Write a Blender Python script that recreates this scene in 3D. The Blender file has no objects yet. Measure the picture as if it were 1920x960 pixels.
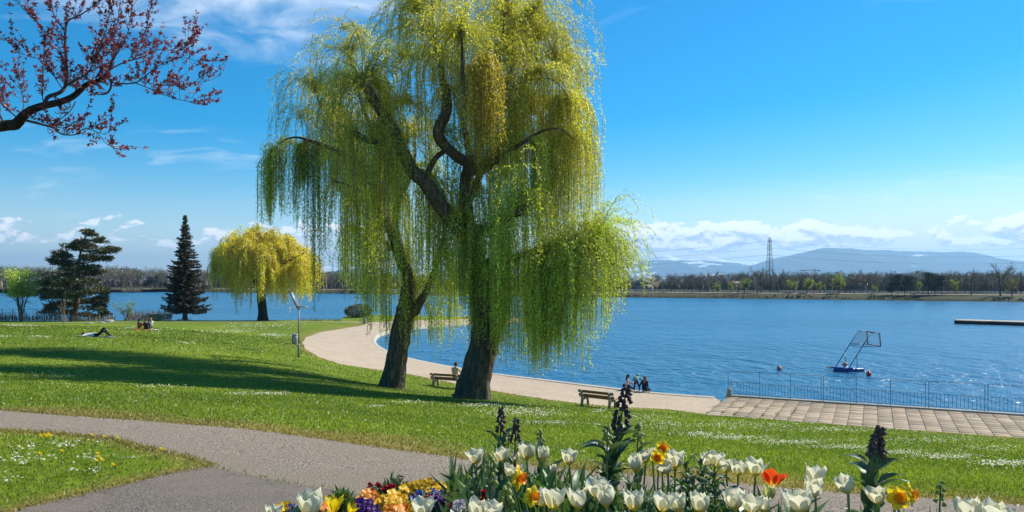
import bpy, bmesh, math, random
import numpy as np
from mathutils import Vector, Matrix, noise as mnoise
from mathutils.geometry import delaunay_2d_cdt

random.seed(7)
RNG = np.random.default_rng(11)
R = math.radians
PI = math.pi
S = bpy.context.scene
COL = S.collection

# ------------------------------------------------------------------ camera, sky, sun, exposure
F, CX, HY, CZ = 1400.0, 960.0, 526.0, 7.2        # focal length in photo pixels, horizon row, eye height above the lake
cam = bpy.data.objects.new('camera', bpy.data.cameras.new('camera'))
COL.objects.link(cam)
cam.location = (0, 0, CZ)
cam.rotation_euler = (R(90), 0, 0)
cam.data.sensor_width = 36.0
cam.data.lens = 36.0 * F / 1920.0
cam.data.shift_y = (HY - 480.0) / 1920.0
cam.data.clip_start = 0.1
cam.data.clip_end = 90000
S.camera = cam

SUN_EL, SUN_AZ = R(44), R(56)                    # azimuth clockwise from +Y (the viewing direction)
SUNV = Vector((math.sin(SUN_AZ) * math.cos(SUN_EL), math.cos(SUN_AZ) * math.cos(SUN_EL), math.sin(SUN_EL)))
sun = bpy.data.objects.new('sun', bpy.data.lights.new('sun', 'SUN'))
COL.objects.link(sun)
sun.data.energy = 4.3
sun.data.angle = R(0.53)
sun.data.color = (1.0, 0.95, 0.86)
sun.rotation_euler = SUNV.to_track_quat('Z', 'Y').to_euler()
sun.location = (40, 20, 60)

S.view_settings.view_transform = 'Standard'
S.view_settings.look = 'None'
S.view_settings.exposure = 0.8
S.view_settings.gamma = 1.0
S.view_settings.use_curve_mapping = False
S.cycles.max_bounces = 8
S.cycles.transparent_max_bounces = 8
S.cycles.volume_bounces = 0
S.cycles.use_denoising = True


class NT:
    """small helper to wire nodes"""
    def __init__(self, tree):
        self.t = tree
        self.n = tree.nodes
        self.l = tree.links

    def node(self, typ, **kw):
        nd = self.n.new(typ)
        for k, v in kw.items():
            if k.startswith('in_'):
                self.set(nd.inputs[k[3:].replace('_', ' ')], v)
            else:
                setattr(nd, k, v)
        return nd

    def set(self, sock, v):
        if isinstance(v, bpy.types.NodeSocket):
            self.l.new(v, sock)
        else:
            sock.default_value = v

    def math(self, op, a, b=None, c=None, clamp=False):
        nd = self.n.new('ShaderNodeMath')
        nd.operation = op
        nd.use_clamp = clamp
        self.set(nd.inputs[0], a)
        if b is not None:
            self.set(nd.inputs[1], b)
        if c is not None:
            self.set(nd.inputs[2], c)
        return nd.outputs[0]

    def smooth(self, v, a, b):
        nd = self.n.new('ShaderNodeMapRange')
        nd.interpolation_type = 'SMOOTHSTEP'
        self.set(nd.inputs[0], v)
        self.set(nd.inputs[1], a)
        self.set(nd.inputs[2], b)
        return nd.outputs[0]

    def mix(self, f, a, b, blend='MIX'):
        nd = self.n.new('ShaderNodeMix')
        nd.data_type = 'RGBA'
        nd.blend_type = blend
        self.set(nd.inputs[0], f)
        self.set(nd.inputs[6], a if isinstance(a, bpy.types.NodeSocket) else (*a, 1) if len(a) == 3 else a)
        self.set(nd.inputs[7], b if isinstance(b, bpy.types.NodeSocket) else (*b, 1) if len(b) == 3 else b)
        return nd.outputs[2]

    def noise(self, vec, scale, detail=4, rough=0.55, dist=0.0):
        nd = self.n.new('ShaderNodeTexNoise')
        self.set(nd.inputs['Vector'], vec)
        nd.inputs['Scale'].default_value = scale
        nd.inputs['Detail'].default_value = detail
        nd.inputs['Roughness'].default_value = rough
        nd.inputs['Distortion'].default_value = dist
        return nd.outputs[0]

    def xyz(self, x, y, z):
        nd = self.n.new('ShaderNodeCombineXYZ')
        for i, v in enumerate((x, y, z)):
            self.set(nd.inputs[i], v)
        return nd.outputs[0]

    def scalev(self, vec, s):
        nd = self.n.new('ShaderNodeVectorMath')
        nd.operation = 'MULTIPLY'
        self.set(nd.inputs[0], vec)
        nd.inputs[1].default_value = s
        return nd.outputs[0]


# sky: physical blue plus high veil, wisps and a bank of small cumulus low over the horizon, all round
world = bpy.data.worlds.new('World')
S.world = world
world.use_nodes = True
w = NT(world.node_tree)
w.n.clear()
sky = w.node('ShaderNodeTexSky', sky_type='NISHITA', sun_disc=False)
sky.sun_elevation = SUN_EL
sky.sun_rotation = SUN_AZ
sky.altitude = 240
sky.air_density = 1.0
sky.dust_density = 0.25
sky.ozone_density = 2.5
hs = w.node('ShaderNodeHueSaturation', in_Saturation=1.72, in_Value=1.18, in_Hue=0.494)
w.l.new(sky.outputs[0], hs.inputs['Color'])
tc = w.node('ShaderNodeTexCoord')
sp = w.node('ShaderNodeSeparateXYZ')
w.l.new(tc.outputs['Generated'], sp.inputs[0])
X_, Y_, Z_ = sp.outputs
az = w.math('ARCTAN2', X_, Y_)
el = w.math('ARCSINE', Z_)
# high wisps: noise on the cloud plane direction/z
zc = w.math('ADD', w.math('MAXIMUM', Z_, 0.0), 0.10)
pv = w.xyz(w.math('DIVIDE', X_, zc), w.math('DIVIDE', Y_, zc), 0.37)
big = w.noise(w.scalev(pv, (0.55, 0.75, 1.0)), 1.0, 3, 0.5, 0.4)
fin = w.noise(w.scalev(pv, (1.5, 2.0, 1.0)), 1.7, 7, 0.56, 0.7)
# a larger patch of wispy altocumulus up on the left of the view
dx = w.math('DIVIDE', w.math('ADD', az, 0.38), 0.34)
dy = w.math('DIVIDE', w.math('SUBTRACT', el, 0.355), 0.13)
patch = w.math('SUBTRACT', 1.0, w.math('SQRT', w.math('ADD', w.math('POWER', dx, 2.0), w.math('POWER', dy, 2.0))), clamp=True)
wis_t = w.math('ADD', w.math('MULTIPLY', big, 0.42), w.math('MULTIPLY', fin, 0.58))
wis_t = w.math('ADD', wis_t, w.math('MULTIPLY', patch, 0.27))
wisp = w.math('MULTIPLY', w.smooth(wis_t, 0.575, 0.86), 0.80)
# thin veil: thick low down and towards the sun's side
side = w.smooth(az, -0.05, 0.75)
lowv = w.smooth(el, 0.145, 0.02)
streak = w.noise(w.xyz(w.math('MULTIPLY', az, 2.2), w.math('MULTIPLY', w.math('SUBTRACT', el, w.math('MULTIPLY', az, 0.06)), 26.0), 3.1), 1.0, 5, 0.55, 0.6)
veil = w.math('MULTIPLY', lowv, w.math('ADD', 0.28, w.math('MULTIPLY', side, 1.1)))
veil = w.math('MULTIPLY', veil, w.math('ADD', 0.45, w.math('MULTIPLY', streak, 1.05)), clamp=True)
veil = w.math('MULTIPLY', veil, 0.92)
# cumulus bank
def cum(el_off):
    e2 = w.math('ADD', el, el_off)
    v = w.xyz(w.math('MULTIPLY', az, 24.0), w.math('MULTIPLY', e2, 46.0), 5.7)
    n1 = w.noise(v, 1.0, 8, 0.62, 0.2)
    v2 = w.xyz(w.math('MULTIPLY', az, 3.0), w.math('MULTIPLY', e2, 3.0), 1.3)
    n2 = w.noise(v2, 1.0, 2, 0.5, 0.0)
    band = w.math('MULTIPLY', w.smooth(e2, 0.026, 0.045), w.smooth(e2, 0.098, 0.060))
    band = w.math('MULTIPLY', band, w.math('MULTIPLY_ADD', w.smooth(az, -0.35, 0.15), 0.24, 0.79))
    s = w.math('ADD', w.math('MULTIPLY', n1, 0.65), w.math('MULTIPLY', n2, 0.35))
    return w.math('ADD', w.math('SUBTRACT', s, 0.70), w.math('MULTIPLY', band, 0.275))
c0 = cum(0.0)
c1 = cum(0.0075)
cdens = w.math('MULTIPLY', w.smooth(c0, 0.0, 0.045), 0.92)
lit = w.smooth(w.math('SUBTRACT', c0, c1), -0.055, 0.045)
shade = w.mix(lit, (4.9, 5.9, 7.5), (11.0, 11.1, 11.3))
col = w.mix(w.math('MULTIPLY', veil, 1.0), hs.outputs[0], (8.2, 8.8, 9.4))
col = w.mix(wisp, col, (8.6, 9.4, 10.4))
col = w.mix(cdens, col, shade)
bg = w.node('ShaderNodeBackground', in_Strength=0.071)
w.l.new(col, bg.inputs['Color'])
wo = w.node('ShaderNodeOutputWorld')
w.l.new(bg.outputs[0], wo.inputs['Surface'])


# ------------------------------------------------------------------ helpers
def tag(o, label=None, cat=None, group=None, kind=None):
    if label: o['label'] = label
    if cat: o['category'] = cat
    if group: o['group'] = group
    if kind: o['kind'] = kind
    return o


def empty(name, loc=(0, 0, 0), rz=0.0, label=None, cat=None, group=None):
    o = bpy.data.objects.new(name, None)
    COL.objects.link(o)
    o.location = loc
    o.rotation_euler = (0, 0, rz)
    o.empty_display_size = 0.2
    return tag(o, label, cat, group)


def npmesh(name, V, faces, cols=None, smooth=False, mats=None, midx=None):
    """V (n,3); faces = list of int arrays (m,3)/(m,4)"""
    me = bpy.data.meshes.new(name)
    V = np.asarray(V, dtype=np.float32)
    faces = [np.asarray(f, dtype=np.int32) for f in (faces if isinstance(faces, list) else [faces]) if len(f)]
    me.vertices.add(len(V))
    me.vertices.foreach_set('co', V.ravel())
    nl = sum(f.size for f in faces)
    me.loops.add(nl)
    me.loops.foreach_set('vertex_index', np.concatenate([f.ravel() for f in faces]))
    tot = np.concatenate([np.full(len(f), f.shape[1], np.int32) for f in faces])
    st = np.concatenate([[0], np.cumsum(tot)[:-1]]).astype(np.int32)
    me.polygons.add(len(tot))
    me.polygons.foreach_set('loop_start', st)
    me.polygons.foreach_set('loop_total', tot)
    if smooth:
        me.polygons.foreach_set('use_smooth', np.ones(len(tot), dtype=bool))
    if midx is not None:
        me.polygons.foreach_set('material_index', np.asarray(midx, np.int32))
    me.update(calc_edges=True)
    if cols is not None:
        cols = np.asarray(cols, dtype=np.float32)
        if cols.shape[1] == 3:
            cols = np.concatenate([cols, np.ones((len(cols), 1), np.float32)], 1)
        a = me.color_attributes.new('Col', 'FLOAT_COLOR', 'POINT')
        a.data.foreach_set('color', cols.ravel())
    for m in (mats or []):
        me.materials.append(m)
    return me


def obj(name, me, parent=None, loc=None):
    o = bpy.data.objects.new(name, me)
    COL.objects.link(o)
    if parent: o.parent = parent
    if loc is not None: o.location = loc
    return o


class MB:
    """collects boxes, tubes, lathes ... and builds ONE mesh"""
    def __init__(self):
        self.v, self.f3, self.f4, self.c, self.n = [], [], [], [], 0

    def add(self, V, f3=None, f4=None, col=(1, 1, 1)):
        V = np.asarray(V, float).reshape(-1, 3)
        if f3 is not None and len(f3): self.f3.append(np.asarray(f3, int).reshape(-1, 3) + self.n)
        if f4 is not None and len(f4): self.f4.append(np.asarray(f4, int).reshape(-1, 4) + self.n)
        self.v.append(V)
        c = np.asarray(col, float)
        self.c.append(np.tile(c, (len(V), 1)) if c.ndim == 1 else c)
        self.n += len(V)
        return self

    def box(self, c, s, M=None, col=(1, 1, 1), bev=0.0):
        hx, hy, hz = s[0] / 2, s[1] / 2, s[2] / 2
        if bev > 0:
            b = min(bev, hx * .9, hy * .9, hz * .9)
            P = []
            for z, ins in ((-hz, b), (-hz + b, 0), (hz - b, 0), (hz, b)):
                a, d = hx - ins, hy - ins
                P += [(-a, -d, z), (a, -d, z), (a, d, z), (-a, d, z)]
            Fq = [(3, 2, 1, 0), (12, 13, 14, 15)]
            for k in range(3):
                for i in range(4):
                    j = (i + 1) % 4
                    Fq.append((k * 4 + i, k * 4 + j, k * 4 + 4 + j, k * 4 + 4 + i))
        else:
            P = [(-hx, -hy, -hz), (hx, -hy, -hz), (hx, hy, -hz), (-hx, hy, -hz), (-hx, -hy, hz), (hx, -hy, hz), (hx, hy, hz), (-hx, hy, hz)]
            Fq = [(3, 2, 1, 0), (4, 5, 6, 7), (0, 1, 5, 4), (1, 2, 6, 5), (2, 3, 7, 6), (3, 0, 4, 7)]
        P = np.array(P)
        if M is not None:
            P = P @ np.array(M)[:3, :3].T
        return self.add(P + np.array(c), None, Fq, col)

    def tube(self, pts, rad, seg=8, cap=True, col=(1, 1, 1), wob=None):
        P = np.asarray(pts, float)
        n = len(P)
        rad = np.broadcast_to(np.asarray(rad, float), (n,))
        T = np.gradient(P, axis=0)
        T /= np.linalg.norm(T, axis=1)[:, None] + 1e-9
        ref = np.array([0, 0, 1.0]) if abs(T[0, 2]) < 0.9 else np.array([1.0, 0, 0])
        u = np.cross(T[0], ref); u /= np.linalg.norm(u)
        V = []
        ang = np.linspace(0, 2 * PI, seg, endpoint=False)
        for i in range(n):
            u = u - T[i] * np.dot(u, T[i]); u /= np.linalg.norm(u) + 1e-9
            vv = np.cross(T[i], u)
            r = rad[i] * (wob(i, ang) if wob is not None else 1.0)
            V.append(P[i] + (np.cos(ang) * r)[:, None] * u + (np.sin(ang) * r)[:, None] * vv)
        V = np.concatenate(V)
        q = []
        for i in range(n - 1):
            for k in range(seg):
                k2 = (k + 1) % seg
                q.append((i * seg + k, i * seg + k2, (i + 1) * seg + k2, (i + 1) * seg + k))
        t = []
        if cap:
            V = np.concatenate([V, P[:1], P[-1:]])
            a, b = n * seg, n * seg + 1
            for k in range(seg):
                k2 = (k + 1) % seg
                t.append((a, k2, k)); t.append((b, (n - 1) * seg + k, (n - 1) * seg + k2))
        if not np.ndim(col) == 1:
            cc = np.repeat(np.asarray(col, float), seg, axis=0)
            if cap: cc = np.concatenate([cc, cc[:1], cc[-1:]])
            col = cc
        return self.add(V, t, q, col)

    def lathe(self, prof, c=(0, 0, 0), seg=12, col=(1, 1, 1), M=None):
        ang = np.linspace(0, 2 * PI, seg, endpoint=False)
        V = np.array([(r * math.cos(a), r * math.sin(a), z) for r, z in prof for a in ang])
        q = [(i * seg + k, i * seg + (k + 1) % seg, (i + 1) * seg + (k + 1) % seg, (i + 1) * seg + k) for i in range(len(prof) - 1) for k in range(seg)]
        if M is not None: V = V @ np.array(M)[:3, :3].T
        return self.add(V + np.array(c), None, q, col)

    def leaves(self, P, D, L, W, col, nrm=None, fold=0.0):
        """diamond leaf at each P pointing along D"""
        n = len(P)
        D = D / (np.linalg.norm(D, axis=1)[:, None] + 1e-9)
        rv = RNG.normal(size=(n, 3)) if nrm is None else nrm
        sd = np.cross(D, rv); sd /= np.linalg.norm(sd, axis=1)[:, None] + 1e-9
        L = np.broadcast_to(np.asarray(L, float), (n,))[:, None]
        W = np.broadcast_to(np.asarray(W, float), (n,))[:, None]
        V = np.stack([P, P + D * L * .45 + sd * W / 2, P + D * L, P + D * L * .45 - sd * W / 2], 1).reshape(-1, 3)
        q = np.arange(4 * n).reshape(n, 4)
        c = np.asarray(col, float)
        c = np.tile(c, (4 * n, 1)) if c.ndim == 1 else np.repeat(c, 4, axis=0)
        return self.add(V, None, q, c)

    def mesh(self, name, mat, smooth=False):
        fs = []
        if self.f3: fs.append(np.concatenate(self.f3))
        if self.f4: fs.append(np.concatenate(self.f4))
        return npmesh(name, np.concatenate(self.v), fs, np.concatenate(self.c), smooth, [mat] if mat else None)

    def build(self, name, mat, parent=None, smooth=False, loc=None):
        return obj(name, self.mesh(name, mat, smooth), parent, loc)


def copy_tree(o, parent=None):
    c = o.copy()
    COL.objects.link(c)
    c.parent = parent
    for ch in list(o.children):
        copy_tree(ch, c)
    return c


def catmull(P, n):
    P = np.asarray(P, float)
    if len(P) < 3:
        t = np.linspace(0, 1, n)[:, None]
        return P[0] * (1 - t) + P[-1] * t
    d = np.concatenate([[0], np.cumsum(np.linalg.norm(np.diff(P[:, :3], axis=0), axis=1))])
    Q = np.vstack([2 * P[0] - P[1], P, 2 * P[-1] - P[-2]])
    out = []
    for s in np.linspace(0, d[-1], n):
        i = min(np.searchsorted(d, s, side='right') - 1, len(P) - 2)
        i = max(i, 0)
        t = (s - d[i]) / max(d[i + 1] - d[i], 1e-9)
        p0, p1, p2, p3 = Q[i], Q[i + 1], Q[i + 2], Q[i + 3]
        out.append(0.5 * (2 * p1 + (p2 - p0) * t + (2 * p0 - 5 * p1 + 4 * p2 - p3) * t * t + (3 * p1 - p0 - 3 * p2 + p3) * t ** 3))
    return np.array(out)


def P3(px, py, d):
    """photo ray at distance d -> world point"""
    return np.array([(px - CX) / F * d, d, CZ - (py - HY) / F * d])


def rotz(a):
    c, s = math.cos(a), math.sin(a)
    return np.array([[c, -s, 0], [s, c, 0], [0, 0, 1.0]])


def rotx(a):
    c, s = math.cos(a), math.sin(a)
    return np.array([[1.0, 0, 0], [0, c, -s], [0, s, c]])


def roty(a):
    c, s = math.cos(a), math.sin(a)
    return np.array([[c, 0, s], [0, 1.0, 0], [-s, 0, c]])


ORD = ['first', 'second', 'third', 'fourth', 'fifth', 'sixth', 'seventh', 'eighth', 'ninth', 'tenth', 'eleventh', 'twelfth', 'thirteenth',
       'fourteenth', 'fifteenth', 'sixteenth', 'seventeenth', 'eighteenth', 'nineteenth', 'twentieth']


# ------------------------------------------------------------------ materials
def new_mat(name):
    m = bpy.data.materials.new(name)
    m.use_nodes = True
    t = NT(m.node_tree)
    t.n.clear()
    out = t.node('ShaderNodeOutputMaterial')
    return m, t, out


def bump(t, h, strength, dist=0.02):
    b = t.node('ShaderNodeBump', in_Strength=strength, in_Distance=dist)
    t.l.new(h, b.inputs['Height'])
    return b.outputs[0]


def plain(name, col, rough=0.7, metal=0.0, nscale=None, namp=0.25, bumpS=0.0, vcol=False, spec=0.4, stretch=(1, 1, 1)):
    m, t, out = new_mat(name)
    p = t.node('ShaderNodeBsdfPrincipled', in_Roughness=rough, in_Metallic=metal)
    p.inputs['Specular IOR Level'].default_value = spec
    base = (*col, 1)
    tcn = t.node('ShaderNodeTexCoord')
    if vcol:
        a = t.node('ShaderNodeAttribute', attribute_name='Col')
        base = t.mix(1.0, (*col, 1), a.outputs['Color'], 'MULTIPLY')
    if nscale:
        v = t.scalev(tcn.outputs['Object'], stretch)
        n = t.noise(v, nscale, 6, 0.6)
        f = t.math('MULTIPLY_ADD', t.math('SUBTRACT', n, 0.5), 2 * namp * 2, 1.0)
        base = t.mix(1.0, base, t.xyz(f, f, f), 'MULTIPLY')
        if bumpS:
            t.l.new(bump(t, n, bumpS, 0.02), p.inputs['Normal'])
    t.set(p.inputs['Base Color'], base)
    t.l.new(p.outputs[0], out.inputs['Surface'])
    return m


def leafmat(name, tint=(1, 1, 1), trans=0.4, rough=0.5, gloss=0.06, tcol=(1.15, 1.1, 0.55)):
    """thin leaf or petal: colour from the 'Col' attribute, part of the light passes through"""
    m, t, out = new_mat(name)
    a = t.node('ShaderNodeAttribute', attribute_name='Col')
    c = t.mix(1.0, (*tint, 1), a.outputs['Color'], 'MULTIPLY')
    d = t.node('ShaderNodeBsdfDiffuse')
    t.l.new(c, d.inputs['Color'])
    tr = t.node('ShaderNodeBsdfTranslucent')
    t.l.new(t.mix(1.0, c, (*tcol, 1), 'MULTIPLY'), tr.inputs['Color'])
    g = t.node('ShaderNodeBsdfGlossy', in_Roughness=rough)
    g.inputs['Color'].default_value = (1, 1, 1, 1)
    m1 = t.node('ShaderNodeMixShader', in_Fac=trans)
    t.l.new(d.outputs[0], m1.inputs[1]); t.l.new(tr.outputs[0], m1.inputs[2])
    m2 = t.node('ShaderNodeMixShader', in_Fac=gloss)
    t.l.new(m1.outputs[0], m2.inputs[1]); t.l.new(g.outputs[0], m2.inputs[2])
    t.l.new(m2.outputs[0], out.inputs['Surface'])
    return m


M = {}
M['leaf'] = leafmat('willow_leaf', trans=0.56)
M['petal'] = leafmat('petal', trans=0.5, gloss=0.03, tcol=(1.05, 1, .88))
M['blade'] = leafmat('grass_blade', trans=0.4, gloss=0.03, tcol=(1.1, 1.1, .65))
M['plantleaf'] = leafmat('plant_leaf', trans=0.30, gloss=0.05, rough=0.45)
M['needle'] = leafmat('needle', trans=0.15, gloss=0.04)
M['twig'] = plain('twig', (1, 1, 1), 0.85, vcol=True, spec=0.2)


def bark_mat(name, c1, c2, sc=(9, 9, 1.3)):
    m, t, out = new_mat(name)
    tcn = t.node('ShaderNodeTexCoord')
    v = t.scalev(tcn.outputs['Object'], sc)
    n = t.noise(v, 1.0, 7, 0.62, 0.5)
    r = t.math('ABSOLUTE', t.math('MULTIPLY_ADD', n, 2.0, -1.0))
    r = t.math('POWER', t.math('MULTIPLY', r, 2.6, clamp=True), 0.8)
    n2 = t.noise(tcn.outputs['Object'], 0.9, 4, 0.6)
    p = t.node('ShaderNodeBsdfPrincipled', in_Roughness=0.93)
    p.inputs['Specular IOR Level'].default_value = 0.15
    c = t.mix(r, (*c1, 1), (*c2, 1))
    c = t.mix(t.math('MULTIPLY', n2, 0.5), c, (0.07, 0.07, 0.04, 1))
    t.l.new(c, p.inputs['Base Color'])
    t.l.new(bump(t, r, 1.0, 0.09), p.inputs['Normal'])
    t.l.new(p.outputs[0], out.inputs['Surface'])
    return m


M['bark'] = bark_mat('willow_bark', (0.085, 0.066, 0.05), (0.46, 0.35, 0.255))
M['bark2'] = bark_mat('dark_bark', (0.02, 0.016, 0.013), (0.10, 0.08, 0.065), (5, 5, 1.5))


def ground_mat(name, c1, c2, c3, fine, coarse, b=0.5, bd=0.01, rough=0.95, vcol=False):
    m, t, out = new_mat(name)
    g = t.node('ShaderNodeNewGeometry')
    n = t.noise(g.outputs['Position'], fine, 5, 0.72)
    n2 = t.noise(g.outputs['Position'], coarse, 5, 0.6, 0.4)
    c = t.mix(t.smooth(n, 0.36, 0.64), (*c1, 1), (*c2, 1))
    c = t.mix(t.math('MULTIPLY', t.smooth(n2, 0.40, 0.68), 0.65), c, (*c3, 1))
    if vcol:
        a = t.node('ShaderNodeAttribute', attribute_name='Col')
        c = t.mix(1.0, c, a.outputs['Color'], 'MULTIPLY')
    p = t.node('ShaderNodeBsdfPrincipled', in_Roughness=rough)
    p.inputs['Specular IOR Level'].default_value = 0.15
    t.l.new(c, p.inputs['Base Color'])
    t.l.new(bump(t, n, b, bd), p.inputs['Normal'])
    t.l.new(p.outputs[0], out.inputs['Surface'])
    return m


M['lawn'] = ground_mat('lawn', (0.55, 0.6, 0.5), (1.25, 1.2, 1.1), (0.75, 0.85, 0.7), 9.0, 0.35, 0.6, 0.05, vcol=True)
M['sand'] = ground_mat('promenade_gravel', (0.31, 0.24, 0.17), (0.52, 0.42, 0.31), (0.35, 0.275, 0.195), 9.0, 0.55, 0.6, 0.035)
M['gravel'] = ground_mat('path_gravel', (0.075, 0.062, 0.048), (0.40, 0.33, 0.255), (0.24, 0.195, 0.145), 55.0, 1.3, 1.0, 0.015)
M['asphalt'] = ground_mat('old_asphalt', (0.055, 0.048, 0.04), (0.235, 0.20, 0.165), (0.20, 0.165, 0.125), 80.0, 1.2, 0.8, 0.008)
M['soil'] = ground_mat('soil', (0.03, 0.022, 0.016), (0.085, 0.062, 0.045), (0.05, 0.036, 0.026), 30.0, 2.0, 1.0, 0.03)
M['concrete'] = ground_mat('concrete', (0.38, 0.34, 0.27), (0.52, 0.47, 0.39), (0.36, 0.32, 0.25), 12.0, 0.8, 0.3, 0.01)
M['tile'] = ground_mat('paving_slab', (0.29, 0.235, 0.165), (0.40, 0.325, 0.235), (0.28, 0.225, 0.155), 14.0, 0.7, 0.3, 0.006, vcol=True)
M['bank'] = ground_mat('bank_grass', (0.025, 0.032, 0.010), (0.055, 0.062, 0.018), (0.075, 0.05, 0.025), 0.8, 0.035, 0.2, 0.05)
M['wood'] = plain('bench_wood', (0.30, 0.135, 0.06), 0.6, nscale=6, stretch=(1, 8, 8), namp=0.3, bumpS=0.2)
M['steel'] = plain('galvanised_steel', (0.26, 0.27, 0.27), 0.55, 0.4, nscale=8, namp=0.12)
M['fence'] = plain('railing_paint', (0.11, 0.15, 0.20), 0.45, 0.4, nscale=10, namp=0.15)
M['panel'] = plain('solar_panel', (0.16, 0.17, 0.18), 0.4, 0.1)
M['bin'] = plain('washed_concrete', (0.36, 0.33, 0.28), 0.9, nscale=30, namp=0.3, bumpS=0.4)
M['bluepaint'] = plain('blue_float', (0.01, 0.06, 0.26), 0.4, nscale=5, namp=0.25)
M['rust'] = plain('rust', (0.28, 0.06, 0.04), 0.7, nscale=12, namp=0.4)
M['buoy'] = plain('buoy_red', (0.62, 0.05, 0.03), 0.4, nscale=6, namp=0.15)
M['buoyo'] = plain('buoy_faded', (0.70, 0.22, 0.15), 0.5, nscale=6, namp=0.15)
M['net'] = plain('net_cord', (0.12, 0.16, 0.17), 0.8)
M['dock'] = plain('dock_dark', (0.035, 0.03, 0.027), 0.8, nscale=2, namp=0.3)
M['docktop'] = plain('dock_planks', (0.34, 0.29, 0.22), 0.85, nscale=2, namp=0.3)
M['white'] = plain('white_paint', (0.75, 0.74, 0.70), 0.7, nscale=4, namp=0.1)
M['roof'] = plain('roof', (0.16, 0.13, 0.12), 0.8, nscale=4, namp=0.2)
M['vc'] = plain('matte_colour', (1, 1, 1), 0.8, vcol=True, spec=0.25)
M['stone'] = plain('stone', (0.34, 0.30, 0.25), 0.9, nscale=5, namp=0.3, bumpS=0.5)
# ------------------------------------------------------------------ terrain height (thin plate through surveyed points)
CP = []
def cp(px, py, d):
    p = P3(px, py, d); CP.append((p[0], p[1], p[2]))
for a in [(0, 770, 9.2), (430, 800, 8.3), (880, 862, 6.8), (1440, 910, 5.9), (1920, 945, 5.4),
          (100, 730, 18), (500, 760, 16), (900, 800, 14), (900, 770, 24), (1300, 860, 9), (1300, 800, 20), (1300, 778, 30),
          (1700, 900, 7.3), (1700, 850, 15), (1700, 817, 27), (1920, 870, 11), (1920, 832, 26),
          (90, 685, 30), (400, 710, 31), (600, 705, 38), (0, 640, 40), (180, 632, 42), (270, 618, 66), (0, 612, 66), (450, 640, 56),
          (560, 668, 48), (553, 645, 63), (684, 607, 115), (640, 683, 50), (735, 727, 40), (885, 748, 36), (835, 727, 44), (1122, 765, 37),
          (1330, 779, 34.5), (340, 601, 124), (140, 603, 121), (493, 602, 122), (0, 606, 117), (430, 612, 90), (600, 612, 98)]:
    cp(*a)
for x, y, z in [(0, 0, 5.6), (-5, 0, 5.6), (5, 0, 5.6), (0, 3, 5.6), (-4, 5, 5.6), (3, 4, 5.6), (0, -8, 5.65), (-14, -8, 5.6), (14, -8, 5.4),
                (16, 4, 5.2), (30, -4, 4.6), (-15, 6, 5.5), (-40, 5, 5.3), (-45, 30, 4.4), (-80, 60, 3.2), (-80, 110, 1.0), (-120, 120, .6), (-140, 40, 3.6),
                (40, 12, 2.6), (36, 22, 1.1), (60, 0, 3.0), (-60, -30, 5.6), (60, -30, 5.0), (-160, -30, 5.2)]:
    CP.append((x, y, z))
# promenade rim, 0.35 m over the water, as seen along the cove
RIMPX = [(1340, 745), (1275, 740.5), (1212, 735), (1100, 722), (1010, 711), (920, 700), (860, 690), (800, 679), (750, 667), (722, 656), (706, 645),
         (703, 635), (712, 626), (740, 618), (790, 612), (870, 606), (1012, 599)]
BACKPX = [(1014, 596.5), (900, 594), (760, 592), (700, 590), (650, 592), (638, 599), (560, 600), (400, 601), (200, 601), (0, 602)]
def zray(px, py, z):
    d = (CZ - z) * F / (py - HY)
    return P3(px, py, d)
RIM = np.array([zray(a, b, 0.36) for a, b in RIMPX])
BACK = np.array([zray(a, b, 0.36) for a, b in BACKPX])
for p in list(RIM) + list(BACK):
    CP.append(tuple(p))
CP = np.array(CP)


def _phi(r2):
    return np.where(r2 > 1e-9, 0.5 * r2 * np.log(np.maximum(r2, 1e-9)), 0.0)


_n = len(CP)
_s = 30.0
_C = CP[:, :2] / _s
_K = _phi(((_C[:, None] - _C[None]) ** 2).sum(-1)) + np.eye(_n) * 0.002
_Pm = np.c_[np.ones(_n), _C]
_A = np.block([[_K, _Pm], [_Pm.T, np.zeros((3, 3))]])
_W = np.linalg.solve(_A, np.r_[CP[:, 2], 0, 0, 0])


def hz(x, y):
    """ground height"""
    x = np.asarray(x, float); y = np.asarray(y, float)
    sh = x.shape
    q = np.c_[x.ravel(), y.ravel()]
    q = np.c_[np.clip(q[:, 0], -150, 60), np.clip(q[:, 1], -30, 150)] / _s
    out = np.empty(len(q))
    for i in range(0, len(q), 20000):
        b = q[i:i + 20000]
        k = _phi(((b[:, None] - _C[None]) ** 2).sum(-1))
        out[i:i + 20000] = k @ _W[:_n] + np.c_[np.ones(len(b)), b] @ _W[_n:]
    return np.maximum(out, 0.30).reshape(sh)


def h1(x, y):
    return float(hz(np.array([x]), np.array([y]))[0])


def gp(px, py, d0=3.0, d1=170.0):
    """where the photo ray meets the ground"""
    d = np.geomspace(d0, d1, 500)
    X = (px - CX) / F * d
    Z = CZ - (py - HY) / F * d
    g = Z - hz(X, d)
    i = np.argmax(g < 0)
    if g[i] >= 0:
        return np.array([X[-1], d[-1], max(Z[-1], .3)])
    a, b = d[i - 1], d[i]
    t = g[i - 1] / (g[i - 1] - g[i])
    dd = a + (b - a) * t
    x = (px - CX) / F * dd
    return np.array([x, dd, h1(x, dd)])


def inpoly(P, poly):
    x, y = P[:, 0], P[:, 1]
    r = np.zeros(len(P), bool)
    n = len(poly)
    for i in range(n):
        x1, y1 = poly[i][0], poly[i][1]
        x2, y2 = poly[(i + 1) % n][0], poly[(i + 1) % n][1]
        c = ((y1 > y) != (y2 > y))
        with np.errstate(divide='ignore', invalid='ignore'):
            xi = (x2 - x1) * (y - y1) / (y2 - y1) + x1
        r ^= c & (x < xi)
    return r


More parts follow.
